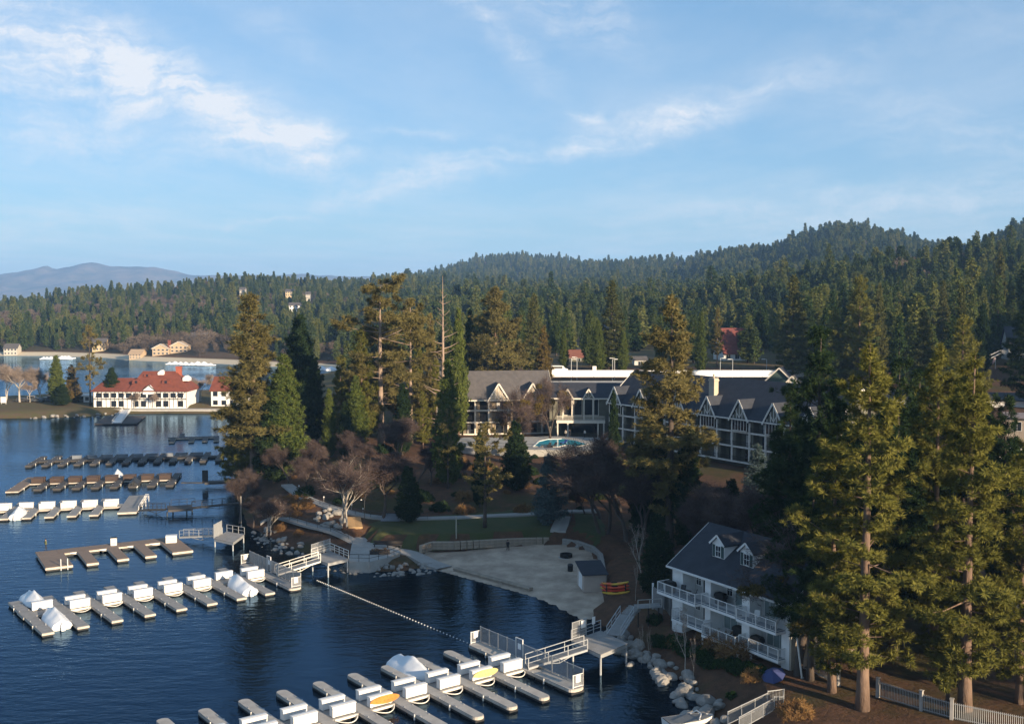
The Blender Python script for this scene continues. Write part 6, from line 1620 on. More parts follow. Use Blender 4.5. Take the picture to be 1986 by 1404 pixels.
# ------------------------------------------------------------------ village point and far shore
def village():
    a = atz(181, 791, 1.5); c = atz(362, 791, 1.5); W = (c - a).length; rz = math.atan2(c.y - a.y, c.x - a.x)
    o = empty('village_hall', a, 'white half timbered lakeside hall with a big red hipped roof', 'building', None, rz); h = 5.9; D = 15; rh = 6.3
    m = MB(); m.box(0, W, 0, D, -1.0, h); m.build('wall', HWHITE, o)
    # hipped roof with a flat ridge and jerkin ends
    r = MB(); ov = .8; zo = h - .25
    x0, x1, y0, y1 = -ov, W + ov, -ov, D + ov
    xa, xb, ya = W * .46, W - 5.5, D / 2
    def quad(*v): r.add(v, [tuple(range(len(v)))])
    B = [(W * .36, y0, zo), (x1, y0, zo), (x1, y1, zo), (W * .36, y1, zo)]
    r.add(B + [(xa, ya, h + rh), (xb, ya, h + rh)], [(0, 1, 5, 4), (1, 2, 5), (2, 3, 4, 5), (3, 0, 4), (3, 2, 1, 0)])
    z2 = h + rh * .62
    r.add([(x0, y0 + .02, zo), (W * .5, y0 + .02, zo), (W * .5, y1 - .02, zo), (x0, y1 - .02, zo), (x0 + 3, ya, z2), (W * .5, ya, z2)], [(0, 1, 5, 4), (2, 3, 4, 5), (3, 0, 4), (3, 2, 1, 0)])
    rf = r.build('roof', ROOF_RED, o)
    m = MB(); m.box(W * .85 - .9, W * .85 + .9, ya - .6, ya + .8, h + rh - 2.0, h + rh + 1.7); m.box(W * .85 - 1.05, W * .85 + 1.05, ya - .75, ya + .95, h + rh + 1.2, h + rh + 1.5); m.build('chimney', mat('chimney_brick', (.36, .1, .06)), rf)
    for xd, zd, s in ((W * .44, .42, 1.0), (W * .76, .42, 1.0), (W * .53, .75, .8)):
        y = -ov + (ya + ov) * zd; zz = zo + (h + rh - zo) * zd; m = MB(); n = 8
        m.extry([(xd + 1.5 * s * math.cos(t), zz - .2 + 1.5 * s * math.sin(t)) for t in np.linspace(0, math.pi, 9)], y - .6, y + 3.2); d = m.build('dormer', ROOF_RED, rf); g = MB(); g.box(xd - .45 * s, xd + .45 * s, y - .65, y - .61, zz - .1, zz + .8 * s); g.build('pane', GLASS, d)
    for xd, zd in ((W * .67, .86), (W * .96, .6)): m = MB(); y = -ov + (ya + ov) * zd; zz = zo + (h + rh - zo) * zd; m.extry([(xd - 1.1, zz - .6), (xd + 1.1, zz - .6), (xd + 1.1, zz + .5), (xd, zz + 1.3), (xd - 1.1, zz + .5)], y - .4, y + 2.4); m.build('dormer', HWHITE, rf)
    # cross gable at the front
    xg = W * .6; m = MB(); m.extry([(xg - 2, h - 1.2), (xg + 2, h - 1.2), (xg + 2, h + .3), (xg, h + 1.8), (xg - 2, h + .3)], -.35, 3); g = m.build('gable', HWHITE, o)
    m = MB()
    for s in (-1, 1): m.bar((xg + s * 2.2, -.42, h + .15), (xg, -.42, h + 1.95), .1, .3)
    m.build('bargeboard', DKTIMBER, g)
    t = MB()
    for x in np.linspace(.1, W - .1, 23): t.box(x - .09, x + .09, -.05, -.003, 0, h)
    for z in (2.9, 3.15, h - .3): t.box(0, W, -.056, -.052, z - .09, z + .09)
    for x in (1.2, W * .33, W * .52, W * .9, W - 1.2): t.bar((x - .7, -.03, 3.2), (x + .7, -.03, h - .4), .06, .16); 
    t.build('timber', DKTIMBER, o)
    for i, x in enumerate(np.linspace(2, W - 2, 12)):
        window_part(o, x, 3.6, 1.7, 1.5, -.06, DKTIMBER, 3, 1)
        if i % 3 != 1: window_part(o, x, .5, 1.6, 1.9, -.06, DKTIMBER, 2, 1, 'glass_door')
    m = MB(); m.box(-1, W + 14, -3.2, -.1, -.9, -.15); m.build('walkway', CONC, o)
    a = atz(409, 790, 1.5); o2 = cottage('village_shop', 'white building with a rust red roof half hidden behind the left pine', 'building', (a.x + 6, a.y, 1.5), R(-4), 12, 10, 6.0, 4.2, HWHITE, ROOF_RED, DKTIMBER, 4, 2)
    # parked vehicles and stalls seen as a dark row behind the bare trees
    cols = [(.05, .05, .055), (.18, .18, .19), (.09, .10, .11), (.22, .22, .23), (.04, .045, .06), (.10, .09, .085), (.3, .3, .3)]
    for i in range(11):
        p = atz(14 + 15.2 * i, 786, 1.7); p.y += 12 + (i % 2) * 2; z = H(p.x, p.y); van = i in (1, 4, 8)
        o = empty('parked_car', (p.x, p.y, z), 'dark parked vehicle in the row behind the bare trees of the far point' if cols[i % 7][0] < .15 else 'grey parked vehicle in the row behind the bare trees of the far point', 'car', 'vehicles parked on the far point', random.uniform(-.3, .3))
        hh = 2.1 if van else 1.5; m = MB(); m.extry([(-2.2, .3), (2.2, .3), (2.25, .85), (1.3, .95), (.8, hh), (-1.6, hh), (-2.2, .95)], -.9, .9); m.build('body', mat('car_%d' % (i % 7), cols[i % 7], None, 1, .35), o)
        m = MB(); m.box(-1.5, .6, -.915, -.903, 1.0, hh - .15); m.build('window', GLASS, o)
        for x in (-1.4, 1.4): m = MB(); m.tube([(x, -.95, .33), (x, .95, .33)], .33, 10); m.build('wheel', BLACK, o)
    p = atz(7, 786, 1.4); o = empty('sign_board', (p.x, p.y, H(p.x, p.y)), 'square white board standing at the left edge of the far point', 'sign'); m = MB(); m.box(-1, 1, -.06, .06, .5, 2.6); m.build('panel', WHITE, o)
    for x in (-.8, .8): m = MB(); m.box(x - .06, x + .06, .07, .17, -.3, 2.5); m.build('post', WHITE_OLD, o)
    p = atz(163, 784, 1.6); o = cottage('kiosk', 'small white stall with a pale awning left of the red roofed hall', 'stall', (p.x, p.y + 6, 1.6), R(5), 5, 3, 2.6, .6, HWHITE, WHITE, WHITE, 2, 1)
    p = atz(375, 782, 1.6); o = empty('patio_umbrella', (p.x - 3, p.y + 4, 1.6), 'pale sunshade standing on the terrace right of the red roofed hall', 'parasol'); m = MB(); m.lathe([(2.1, 2.3), (2.1, 2.36), (.1, 3.1)], 8); m.build('canopy', TIMBERW, o); m = MB(); m.tube([(0, 0, 0), (0, 0, 2.4)], .06, 6); m.build('pole', WHITE, o)
village()
def far_house(px, py, W, h, rh, wall, roof, label, y=None, rz=0, fl=2, cat='house', z=None, ridge='x'):
    p = G(px, py) if y is None else aty(px, py, y)
    zz = H(p.x, p.y) if z is None else z
    return cottage('far_house', label, cat, (p.x, p.y, zz), rz, W, 9, h, rh, wall, roof, WHITE, 4, fl, False, .6, ridge)
YEL = mat('far_cream', (.52, .40, .24), (.44, .34, .20)); TAN = mat('far_tan', (.48, .36, .24), (.40, .30, .2)); PIN = mat('far_pale', (.5, .46, .40))
RTAN = mat('roof_tan', (.40, .29, .19), (.33, .24, .16))
for i, (px, W, dz, lab) in enumerate(((262, 8, 0, 'small cream boathouse leftmost of the tan condominiums on the far shore'), (312, 11, 2, 'tan gabled condominium block left of the dark red chimney on the far shore'), (347, 11, 2, 'tan gabled condominium block right of the dark red chimney on the far shore'))):
    far_house(px, 697, W, 4.4 if i else 3.0, 2.8, TAN, RTAN, lab, 694 + i, R(-4 + 3 * i), 2, ridge='y' if i else 'x')
p = aty(329, 690, 697); o = empty('chimney_stack', (p.x, p.y, H(p.x, p.y)), 'tall dark red chimney between the tan condominiums on the far shore', 'chimney'); m = MB(); m.box(-.8, .8, -.8, .8, -1, 8.2); m.build('shaft', mat('far_brick', (.2, .06, .04)), o); m = MB(); m.box(-.95, .95, -.95, .95, 8.2, 8.7); m.build('cap', mat('far_brick', (1, 1, 1)), o)
far_house(192, 690, 9, 6, 3, YEL, ROOF, 'yellow house at the far shore behind the tall point pine', 745, .1)
far_house(20, 683, 9, 5, 3, PIN, ROOF, 'pale house on the far shore near the left edge', 752, .1)
far_house(385, 690, 11, 4.5, 3, mat('far_grey', (.16, .17, .19)), ROOF, 'low grey house at the right end of the far shore condominiums', 748, 0)
HILLH = []
for px, py, y, W, wall, lab in ((562, 566, 1250, 10, YEL, 'yellow house high on the wooded far hill'), (573, 593, 1060, 13, HWHITE, 'long white house on the wooded far hill below the yellow one'), (597, 571, 1220, 5, PIN, 'small pale house on the wooded far hill right of the yellow one'), (1185, 514, 2900, 26, STUCCO, 'broad pale house near the top of the middle hill'), (470, 563, 1180, 6, PIN, 'tiny pale house among bare trees on the far left hill')):
    dd = ray(px, py); ts = np.linspace(500, 3300, 1400); Q = np.outer(ts, [dd.x, dd.y]); k = np.argmax(CAMZ + ts * dd.z <= Hs(Q) + 11); p = Vector((Q[k, 0], Q[k, 1], Hs(Q[k])[0])); HILLH.append((px, p.y))
    cottage('hill_house', lab, 'house', (p.x, p.y, p.z + 6), R(5), W * p.y / y, 9, 5.5 * p.y / y, 2.6, wall, ROOF, WHITE, 4, 2)
# white covered boats and floats along the far shore
for i, (px, py) in enumerate(((92, 697), (98, 697), (106, 696), (128, 697), (134, 697), (140, 696), (335, 707), (346, 707), (356, 707), (366, 708), (378, 708), (390, 708), (402, 709), (414, 709), (630, 717), (640, 718), (648, 719))):
    p = atz(px, py, 0); o = put('far_boat', RM[i % 7], None, (p.x, p.y - 4, .3), random.uniform(0, 3), (4.5, 1.8, 1.6)); 
    me = bpy.data.meshes.get('covered_far_boat') 
    if me is None:
        mb = MB(); n = 9; vs = []
        for k in range(n):
            t = k / (n - 1); w = .28 * (1 - max(0, (t - .5) / .5) ** 2 * .9); pk = .3 + .55 * math.exp(-((t - .4) / .2) ** 2); vs += [(t - .5, -w, 0), (t - .5, -w * .9, .3), (t - .5, 0, pk), (t - .5, w * .9, .3), (t - .5, w, 0)]
        mb.add(vs, [(k * 5 + j, (k + 1) * 5 + j, (k + 1) * 5 + j + 1, k * 5 + j + 1) for k in range(n - 1) for j in range(4)]); mb.add(vs[:5], [(0, 1, 2, 3, 4)]); me = mb.mesh('covered_far_boat', SHRINK)
    o.data = me; k_ = random.uniform(5, 9); o.scale = (k_, k_, k_ * .33); o.rotation_euler = (0, 0, random.uniform(-.5, .5)); tag(o, 'white covered boat moored on the far shore water', 'boat', 'white boats along the far shore')
# ------------------------------------------------------------------ trees
def mk(seed, h, Rc, cb, style, dens, K, bl, bw, needles, bark, **kw): return tree_mesh('t', conifer(seed, h, Rc, cb, style, dens, K, bl, bw, **kw), needles, bark)
NEAR = [mk(1, 32, 5.0, 4.4, 'pine', 7.4, 40, .54, .062, N_PINE, BARK, r=.46, clump=.5, gap=.16),
        mk(2, 30, 4.6, 3.8, 'pine', 7.4, 40, .54, .062, N_PINE, BARK, r=.46, clump=.5, gap=.14),
        mk(3, 26, 3.6, 3.0, 'pine', 7.2, 40, .52, .062, N_PINE, BARK, r=.34, clump=.5, gap=.14)]
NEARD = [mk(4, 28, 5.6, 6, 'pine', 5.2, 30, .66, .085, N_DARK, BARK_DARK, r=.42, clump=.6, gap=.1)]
MIDP = [mk(11, 34, 5.6, 7.5, 'pine', 5.6, 26, .8, .095, N_PINE2, BARK, r=.5, clump=.6),
        mk(12, 32, 6.2, 4.0, 'pine', 5.6, 26, .8, .095, N_PINE, BARK, r=.5, clump=.6, gap=.1)]
OPEN = mk(13, 34, 7.6, 9.0, 'open', 7.5, 26, .8, .095, N_PINE2, BARK_DEAD, r=.55, clump=.75, gap=.12)
BIGP = mk(14, 26, 8.0, 1.0, 'pine', 5.6, 20, .9, .14, N_PINE2, BARK, r=.5, clump=.7, gap=.05)
T13M = mk(15, 36, 5.8, 6.5, 'pine', 6.6, 28, .68, .085, N_PINE2, BARK_DARK, r=.5, clump=.6, gap=.06)
FIRS = [mk(21, 26, 5.2, 1.2, 'fir', 5.0, 12, .75, .17, N_FIR, BARK_DARK, gap=.05), mk(22, 28, 4.4, 1.5, 'fir', 5.0, 12, .75, .17, N_FIR, BARK_DARK, gap=.1)]
GOLD = mk(23, 16, 2.8, .6, 'fir', 5.0, 12, .6, .15, N_GOLD, BARK, gap=.12)
CEDS = [mk(31, 24, 3.6, .8, 'cedar', 6.0, 12, .62, .15, N_CEDAR, BARK, gap=.03), mk(32, 14, 2.8, .8, 'cedar', 8.0, 13, .46, .12, N_DARK, BARK, gap=.02), mk(33, 26, 5.6, 1.5, 'cedar', 5.0, 13, .72, .17, N_DARK, BARK_DARK, gap=.05)]
SPRUCE = mk(41, 11, 3.0, .9, 'fir', 9, 12, .36, .09, N_SPRUCE, BARK_DARK, gap=.02)
THIN = mk(42, 22, 3.2, 6, 'open', 6.5, 12, .6, .13, N_PINE2, BARK_DARK, r=.3)
SNAG = mk(51, 34, 4.4, 5.0, 'open', .1, 1, .05, .02, N_PINE2, BARK_DEAD, r=.55, tipbare=1.1, gap=.1, droop=-.12)
tm, lm, V_, T_, t_ = conifer(52, 34, 5.0, 4.0, 'pine', .1, 1, .05, .02, r=.6, tipbare=1.1, gap=.3, limbw=2.4)
SNAG = dict(trunk=tm.mesh('trunk', BARK_DEAD, smooth=True), limbs=lm.mesh('limbs', BARK_DEAD, smooth=True), crown=None)
BARE = [bare(61, 12, 1.0, 1, .22, .5, 2600), bare(62, 13, .95, 1, .25, .5, 2800, BARK_DARK, None, .7), bare(63, 10, .8, 3, .16, .5, 2400, BARK_PALE, None, .8), bare(64, 14, 1.15, 2, .28, .55, 3600, BARK_DARK)]
BPALE = [bare(71, 14, .9, 1, .3, .6, 2000, BARK_PALE, TWIG_PALE, .7), bare(72, 15, .85, 2, .28, .6, 2200, BARK_PALE, TWIG_PALE, .8)]
OAK = bare(81, 15, 1.2, 2, .32, .5, 2200, BARK_DARK, None, .5)
OAKT = bare(82, 15, 1.3, 1, .3, .28, 900, BARK_DARK, None, .35)
SAPL = bare(91, 8, .45, 1, .07, .35, 160, BARK_PALE, TWIG_PALE, 1.2, .4, 2)
def hero(px, ytop, d, ms, h0, label, width=1.0, name='pine_tree', rz=None, ybase=None, dz=0, group=None):
    p = aty(px, ytop, d); zb = H(p.x, p.y) + dz; s = (p.z - zb) / h0
    return tree(name, ms, (p.x, p.y, zb), label, group, random.uniform(0, 6.28) if rz is None else rz, s, s * width)
# right hand near pines
def base(px, py, z): p = atz(px, py, z); p.z = H(p.x, p.y); return p
def near(px, d, ytop, ms, h0, label, width=1.0, name='pine_tree', rz=0.):
    return hero(px, ytop, d, ms, h0, label, width, name, rz)
near(1686, 91, 668, NEAR[0], 32, 'tall sunlit pine with a bare pale trunk standing right of the white house', 1.2, rz=.4)
near(1622, 95, 830, NEAR[2], 26, 'shorter sunlit pine between white house and tall bare trunk', 1.2, rz=2.1)
near(1888, 90.5, 690, NEAR[1], 30, 'tall sunlit pine nearest the lower right corner behind the picket fence', 1.18, rz=1.2)
near(1824, 104, 668, NEAR[0], 32, 'sunlit pine top just left of the corner pine', 1.0, rz=3.6)
near(1846, 92, 1010, NEAR[2], 26, 'slender young pine with a thin trunk beside the corner pine', .8, rz=5.1)
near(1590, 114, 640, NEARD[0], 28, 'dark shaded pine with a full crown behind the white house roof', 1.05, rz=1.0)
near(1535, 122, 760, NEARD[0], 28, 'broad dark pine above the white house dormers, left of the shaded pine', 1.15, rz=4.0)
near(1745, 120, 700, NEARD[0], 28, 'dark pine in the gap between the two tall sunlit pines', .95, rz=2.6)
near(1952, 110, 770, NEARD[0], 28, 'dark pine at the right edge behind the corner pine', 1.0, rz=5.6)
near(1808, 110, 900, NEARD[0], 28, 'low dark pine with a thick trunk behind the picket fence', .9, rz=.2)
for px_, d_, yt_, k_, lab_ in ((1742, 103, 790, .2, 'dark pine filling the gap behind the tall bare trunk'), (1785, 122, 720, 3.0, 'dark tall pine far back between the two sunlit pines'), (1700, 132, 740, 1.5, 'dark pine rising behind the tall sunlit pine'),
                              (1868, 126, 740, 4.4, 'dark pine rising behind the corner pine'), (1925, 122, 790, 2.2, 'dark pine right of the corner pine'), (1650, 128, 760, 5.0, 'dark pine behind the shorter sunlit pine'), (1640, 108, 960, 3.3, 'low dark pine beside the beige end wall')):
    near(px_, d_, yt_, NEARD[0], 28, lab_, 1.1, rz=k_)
near(1990, 92, 860, NEAR[2], 26, 'sunlit pine cut off by the right edge of the photo', 1.1, rz=.9)
# left group on the point
hero(487, 572, 208, MIDP[0], 34, 'tallest pine on the point with a rough sunlit crown', 1.5, rz=.5)
hero(478, 660, 213, MIDP[1], 32, 'second pine trunk close behind the tallest pine on the point', .85, rz=2.5)
hero(550, 690, 206, CEDS[0], 24, 'green cedar at the right foot of the tallest point pine', 1.25, 'cedar_tree')
hero(530, 760, 205, CEDS[1], 14, 'dense dark cedar low beside the upper path on the point', 1.3, 'cedar_tree')
hero(582, 612, 258, CEDS[2], 26, 'dark pointed cedar between the two big sunlit pines on the left', 1.0, 'cedar_tree')
hero(737, 545, 224, OPEN, 34, 'old pine with a flat crown and bare pale limbs over the hillside', 1.3, rz=3.4)
hero(700, 640, 222, MIDP[1], 32, 'ragged pine leaning into the old flat crowned pine from the left', .8)
hero(795, 583, 232, OPEN, 34, 'tall pine with a bare stretch of trunk just left of the dead tree', 1.05, rz=1.1)
hero(858, 535, 226, SNAG, 34, 'dead pale tree with bare limbs rising above the lodge roof', .85, 'dead_tree', .6)
hero(835, 610, 240, MIDP[0], 34, 'olive pine crown behind the dead tree', .7)
hero(889, 600, 246, CEDS[0], 24, 'green cedar right behind the dead tree', .6, 'cedar_tree')
hero(812, 660, 250, MIDP[1], 32, 'shaggy pine low between the two pines left of the dead tree', .75)
hero(960, 560, 290, BIGP, 26, 'broad full pine rising behind the left wing of the lodge', 1.2)
hero(912, 600, 300, CEDS[2], 26, 'dark narrow cedar between the dead tree and the broad full pine', .55, 'cedar_tree')
hero(1035, 570, 318, FIRS[0], 26, 'tall dark green fir right of the broad full pine', 1.0, 'fir_tree')
hero(1054, 632, 300, GOLD, 16, 'small golden fir at the end of the left lodge roof', 1.0, 'fir_tree')
hero(1094, 640, 330, CEDS[0], 24, 'small pointed cedar left of the lamp posts', .9, 'cedar_tree')
hero(1187, 545, 325, FIRS[1], 28, 'tall pointed fir in the middle behind the white parapet', 1.25, 'fir_tree')
hero(1160, 622, 322, CEDS[0], 24, 'bushy cedar at the left foot of the tall middle fir', 1.1, 'cedar_tree')
hero(1208, 640, 322, CEDS[0], 24, 'bushy cedar at the right foot of the tall middle fir', 1.1, 'cedar_tree')
hero(1302, 574, 152, T13M, 36, 'tall dense pine standing before the right wing of the lodge, sunlit at the top', 1.32, rz=.3)
hero(1268, 770, 158, CEDS[2], 26, 'dark cedar at the left foot of the tall dense pine', .7, 'cedar_tree')
hero(1338, 830, 150, CEDS[2], 26, 'dark bushy cedar at the right foot of the tall dense pine', .7, 'cedar_tree')
hero(1360, 605, 318, CEDS[0], 24, 'pale narrow cedar just right of the tall dense pine top', .7, 'cedar_tree')
hero(1392, 597, 340, MIDP[0], 34, 'olive pine behind the right wing chimney', .9)
hero(1540, 535, 300, FIRS[1], 28, 'tall straight fir behind the small green gabled building', 1.2, 'fir_tree')
hero(1668, 536, 285, MIDP[1], 32, 'tall sunlit pine on the slope right of the straight fir', 1.0)
hero(1706, 552, 300, FIRS[1], 28, 'narrow fir close right of the sunlit slope pine', .8, 'fir_tree')
hero(1793, 600, 270, FIRS[0], 26, 'grey green fir with spreading lower boughs on the right slope', 1.0, 'fir_tree')
hero(1830, 545, 330, FIRS[1], 28, 'tall fir on the right slope with a sharp pale tip', .85, 'fir_tree')
hero(1866, 553, 262, FIRS[1], 28, 'slim pale green fir left of the flag pole', .7, 'fir_tree')
hero(1908, 590, 300, CEDS[2], 26, 'dark cedar behind the flag pole', .7, 'cedar_tree')
hero(1941, 485, 380, FIRS[1], 28, 'lone tall fir with a bare lower trunk above the hill house', .8, 'fir_tree')
for px_, yt_, d_, ms_, h_, w_, lab_ in ((660, 690, 232, MIDP[1], 32, 1.0, 'olive pine filling the gap left of the old flat crowned pine'), (765, 640, 244, MIDP[0], 34, 1.1, 'olive pine close behind the old flat crowned pine'), (780, 745, 216, CEDS[2], 26, .8, 'dark cedar under the pine with the bare stretch of trunk'),
        (845, 700, 233, MIDP[1], 32, .9, 'shaggy pine at the foot of the dead tree'), (610, 700, 236, CEDS[2], 26, .9, 'dark cedar right of the dark pointed cedar'), (715, 690, 240, CEDS[0], 24, 1.2, 'green cedar behind the trunk of the old flat crowned pine'), (455, 780, 214, MIDP[1], 32, 1.0, 'low pine leaning over the left bay from the point'), (570, 800, 212, CEDS[2], 26, .8, 'dark cedar between the green point cedar and the upper path')):
    hero(px_, yt_, d_, ms_, h_, lab_, w_, 'pine_tree' if ms_ in MIDP else 'cedar_tree')
# hillside below the lodge
hero(868, 700, 190, CEDS[0], 24, 'bright green cedar on the slope below the left lodge wing', .85, 'cedar_tree')
hero(868, 790, 188, THIN, 22, 'pine with a straight bare trunk on the slope in front of the bright cedar', .9)
hero(998, 818, 186, CEDS[1], 14, 'dense dark green cedar in front of the pool terrace', 1.15, 'cedar_tree')
hero(940, 822, 164, THIN, 22, 'dark thin pine with a slim trunk standing on the lawn', 1.4)
hero(930, 838, 175, CEDS[2], 26, 'dark shaggy cedar behind the thin lawn pine', .6, 'cedar_tree')
hero(1063, 880, 166, SPRUCE, 11, 'blue grey spruce at the top of the beach steps', 1.0, 'spruce_tree')
hero(790, 905, 167, CEDS[1], 14, 'dark round cedar on the left edge of the lawn', 1.25, 'cedar_tree')
hero(638, 755, 215, CEDS[0], 24, 'olive cedar on the hillside left of the old pine', .8, 'cedar_tree')
hero(690, 730, 218, CEDS[0], 24, 'bushy green cedar under the old flat crowned pine', 1.15, 'cedar_tree')
hero(668, 780, 212, CEDS[2], 26, 'dark cedar low under the old flat crowned pine', .8, 'cedar_tree')
hero(820, 760, 225, MIDP[1], 32, 'shaggy pine left of the bright cedar', .9)
hero(1190, 760, 190, CEDS[2], 26, 'tall dark cedar before the corner of the middle hall', .4, 'cedar_tree')
hero(1470, 860, 178, SPRUCE, 11, 'grey blue spruce before the balconies of the right wing', 1.1, 'spruce_tree')
hero(1240, 840, 160, CEDS[2], 26, 'dark cedar by the edge of the right lodge wing', .5, 'cedar_tree')
hero(1420, 930, 150, CEDS[1], 14, 'dark low cedar under the right lodge wing', 1.2, 'cedar_tree')
hero(1500, 905, 140, NEARD[0], 28, 'dark pine between the right wing and the white house', .9)
hero(1275, 1000, 128, CEDS[1], 14, 'small dark evergreen left of the white house', 1.2, 'cedar_tree')
def bhero(px, ytop, d, ms, h0, label, width=1.0, group=None, name='bare_tree'): return hero(px, ytop, d, ms, h0, label, width, name, None, None, 0, group)
bhero(668, 866, 166, BARE[2], 10, 'clump of pale trunked birches beside the timber steps', 1.25)
bhero(742, 872, 168, BARE[0], 12, 'bare tree with a crooked pale trunk on the lawn slope', 1.3)
bhero(705, 880, 180, BARE[1], 13, 'bare purple twigged tree behind the birch clump', 1.3)
bhero(770, 800, 205, BARE[3], 14, 'bare tree on the slope left of the bright cedar', 1.2)
bhero(620, 850, 195, BARE[0], 12, 'bare tree above the bend of the upper path', 1.3)
bhero(595, 780, 225, BARE[1], 13, 'bare tree under the dark pointed cedar', 1.2)
bhero(810, 850, 192, BARE[1], 13, 'bare tree on the slope below the shaggy pine', 1.2)
bhero(1172, 832, 160, BARE[3], 14, 'large bare tree with hazy brown twigs right of the beach steps', 1.35)
bhero(1215, 870, 156, BARE[1], 13, 'bare tree close left of the tall dense pine', 1.25)
bhero(1135, 935, 170, BARE[0], 12, 'low bare tree beside the top of the beach steps', 1.3)
bhero(1395, 925, 138, BARE[3], 14, 'bare pale twigged tree behind the white house roof', 1.3)
bhero(1450, 915, 134, BARE[1], 13, 'bare tree above the left dormer of the white house', 1.4)
bhero(1340, 950, 140, BARE[0], 12, 'bare tree left of the white house chimney side', 1.3)
hk = bhero(1552, 990, 99.5, OAKT, 15, 'bare oak with mistletoe leaning its limbs over the white house roof', 1.2)
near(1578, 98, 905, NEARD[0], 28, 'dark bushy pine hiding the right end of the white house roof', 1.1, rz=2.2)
bhero(462, 905, 182, BARE[0], 12, 'bare waterside tree in front of the tallest point pine', 1.0)
bhero(520, 955, 172, BARE[2], 10, 'low bare shrub tree on the rocky point', 1.6)
bhero(490, 960, 178, BARE[0], 12, 'low bare tree at the tip of the rocky point', 1.4)
bhero(1245, 1010, 132, SAPL, 8, 'thin pale sapling left of the grey board gate', 1.3)
bhero(1330, 1170, 106, SAPL, 8, 'pale birch sapling on the bank below the lower balcony', .9)
for i, (px, yb, yt) in enumerate(((1256, 1275, 1195), (1244, 1270, 1190), (1345, 1310, 1225), (1232, 1180, 1120))):
    p = atz(px, yb, 1.0); o = tree('birch_sapling', SAPL, (p.x, p.y, H(p.x, p.y)), ['white birch sapling below the boardwalk, the right one of the pair', 'white birch sapling below the boardwalk, the left one of the pair', 'white birch sapling on the bank among the boulders', 'thin birch sapling beside the kayak rack'][i], None, random.uniform(0, 6), .62, .35)
for i, (px_, yt_, d_, w_) in enumerate(((600, 880, 186, 1.3), (640, 870, 200, 1.3), (690, 830, 206, 1.2), (730, 850, 200, 1.3), (835, 870, 190, 1.2), (900, 890, 192, 1.1), (1120, 880, 176, 1.2), (1165, 890, 168, 1.4), (1205, 850, 172, 1.3), (1245, 900, 150, 1.2), (1370, 960, 150, 1.4), (1425, 950, 146, 1.4), (1475, 945, 140, 1.3), (560, 860, 196, 1.2))):
    bhero(px_, yt_, d_, BARE[i % 2], 12 + i % 2, 'bare purple twigged tree of the thicket on the %s' % ('slope left of the lawn' if px_ < 950 else ('slope right of the beach steps' if px_ < 1260 else 'shaded slope behind the white house')), w_, 'bare thicket trees')
# oak hung with mistletoe in front of the left wing
ok = bhero(1010, 738, 214, OAK, 15, 'dark bare oak hung with mistletoe clumps before the lodge', .95)
MC = [bush_mesh(500 + i, .8, .8, N_MISTLE, 130, 8, .3, .09) for i in range(3)]
g_ = np.random.default_rng(5)
vv = np.array([v.co[:] for v in OAK['crown'].vertices]); vv = vv[vv[:, 2] > 6]
def mist(o, n, seed, s0=.8):
    g = np.random.default_rng(seed)
    for i in g.integers(0, len(vv), n):
        put('mistletoe_clump', MC[int(i) % 3], o, tuple(vv[i] * .93), g.uniform(0, 6), g.uniform(.7, 1.5) * s0)
mist(ok, 22, 1)
mist(hk, 9, 4, .6)
ok2 = bhero(1068, 715, 236, OAK, 15, 'bare oak with yellow mistletoe balls before the middle hall', .75); mist(ok2, 16, 2, 1.0)
# far point trees
for px, yt, d, ms, h0, w, lab in ((36, 700, 385, BPALE[0], 14, 1.15, 'tall pale bare tree with a white trunk left on the far point'), (75, 708, 388, BPALE[1], 15, 1.05, 'bare tree with a brownish crown in the middle of the far point'), (8, 700, 392, BPALE[1], 15, 1.2, 'pale bare tree at the left edge of the far point'), (57, 735, 384, BPALE[0], 14, .8, 'small bare tree between two taller ones on the far point'), (388, 722, 384, BPALE[0], 14, 1.1, 'pale bare tree right of the red roofed hall'), (260, 760, 366, BPALE[0], 14, .9, 'small bare tree before the front of the red roofed hall'), (300, 758, 365, BPALE[1], 15, .7, 'small bare tree before the gable of the red roofed hall'), (362, 748, 378, BPALE[0], 14, .8, 'bare tree at the right corner of the red roofed hall')):
    bhero(px, yt, d, ms, h0, lab, w)
hero(108, 690, 378, CEDS[0], 24, 'green cedar on the far point right of the bare trees', 1.3, 'cedar_tree'); hero(138, 708, 384, GOLD, 16, 'brownish pointed evergreen on the far point', 1.5, 'fir_tree')
hero(122, 745, 372, CEDS[2], 26, 'wide dark evergreen bush at the water of the far point', 2.2, 'evergreen_bush')
hero(172, 632, 372, THIN, 22, 'tall thin pine left of the red roofed hall', .95)
hero(217, 713, 371, CEDS[2], 26, 'dark round evergreen before the left end of the red roofed hall', 1.35, 'cedar_tree')
# off to the right, the grove that shades the slope
for i, (x, y, h) in enumerate(((66, 84, 30), (76, 67, 31), (86, 88, 32), (92, 60, 30), (100, 82, 33), (78, 98, 31), (108, 66, 32), (112, 92, 33), (108, 46, 30), (78, 126, 27), (120, 172, 28), (140, 150, 29), (102, 188, 27), (130, 202, 30), (150, 182, 28), (92, 218, 26), (112, 232, 29), (150, 228, 28), (172, 162, 30), (166, 206, 27), (140, 60, 30), (135, 85, 28), (150, 110, 31))):
    ms, h0 = ((NEARD[0], 28), (MIDP[1], 32))[i % 2]; tree('pine_tree', ms, (x, y, H(x, y)), 'tall pine of the grove beyond the right edge of the photo', 'pines beyond the right edge', random.uniform(0, 6), h / h0, 1.15 * h / h0)
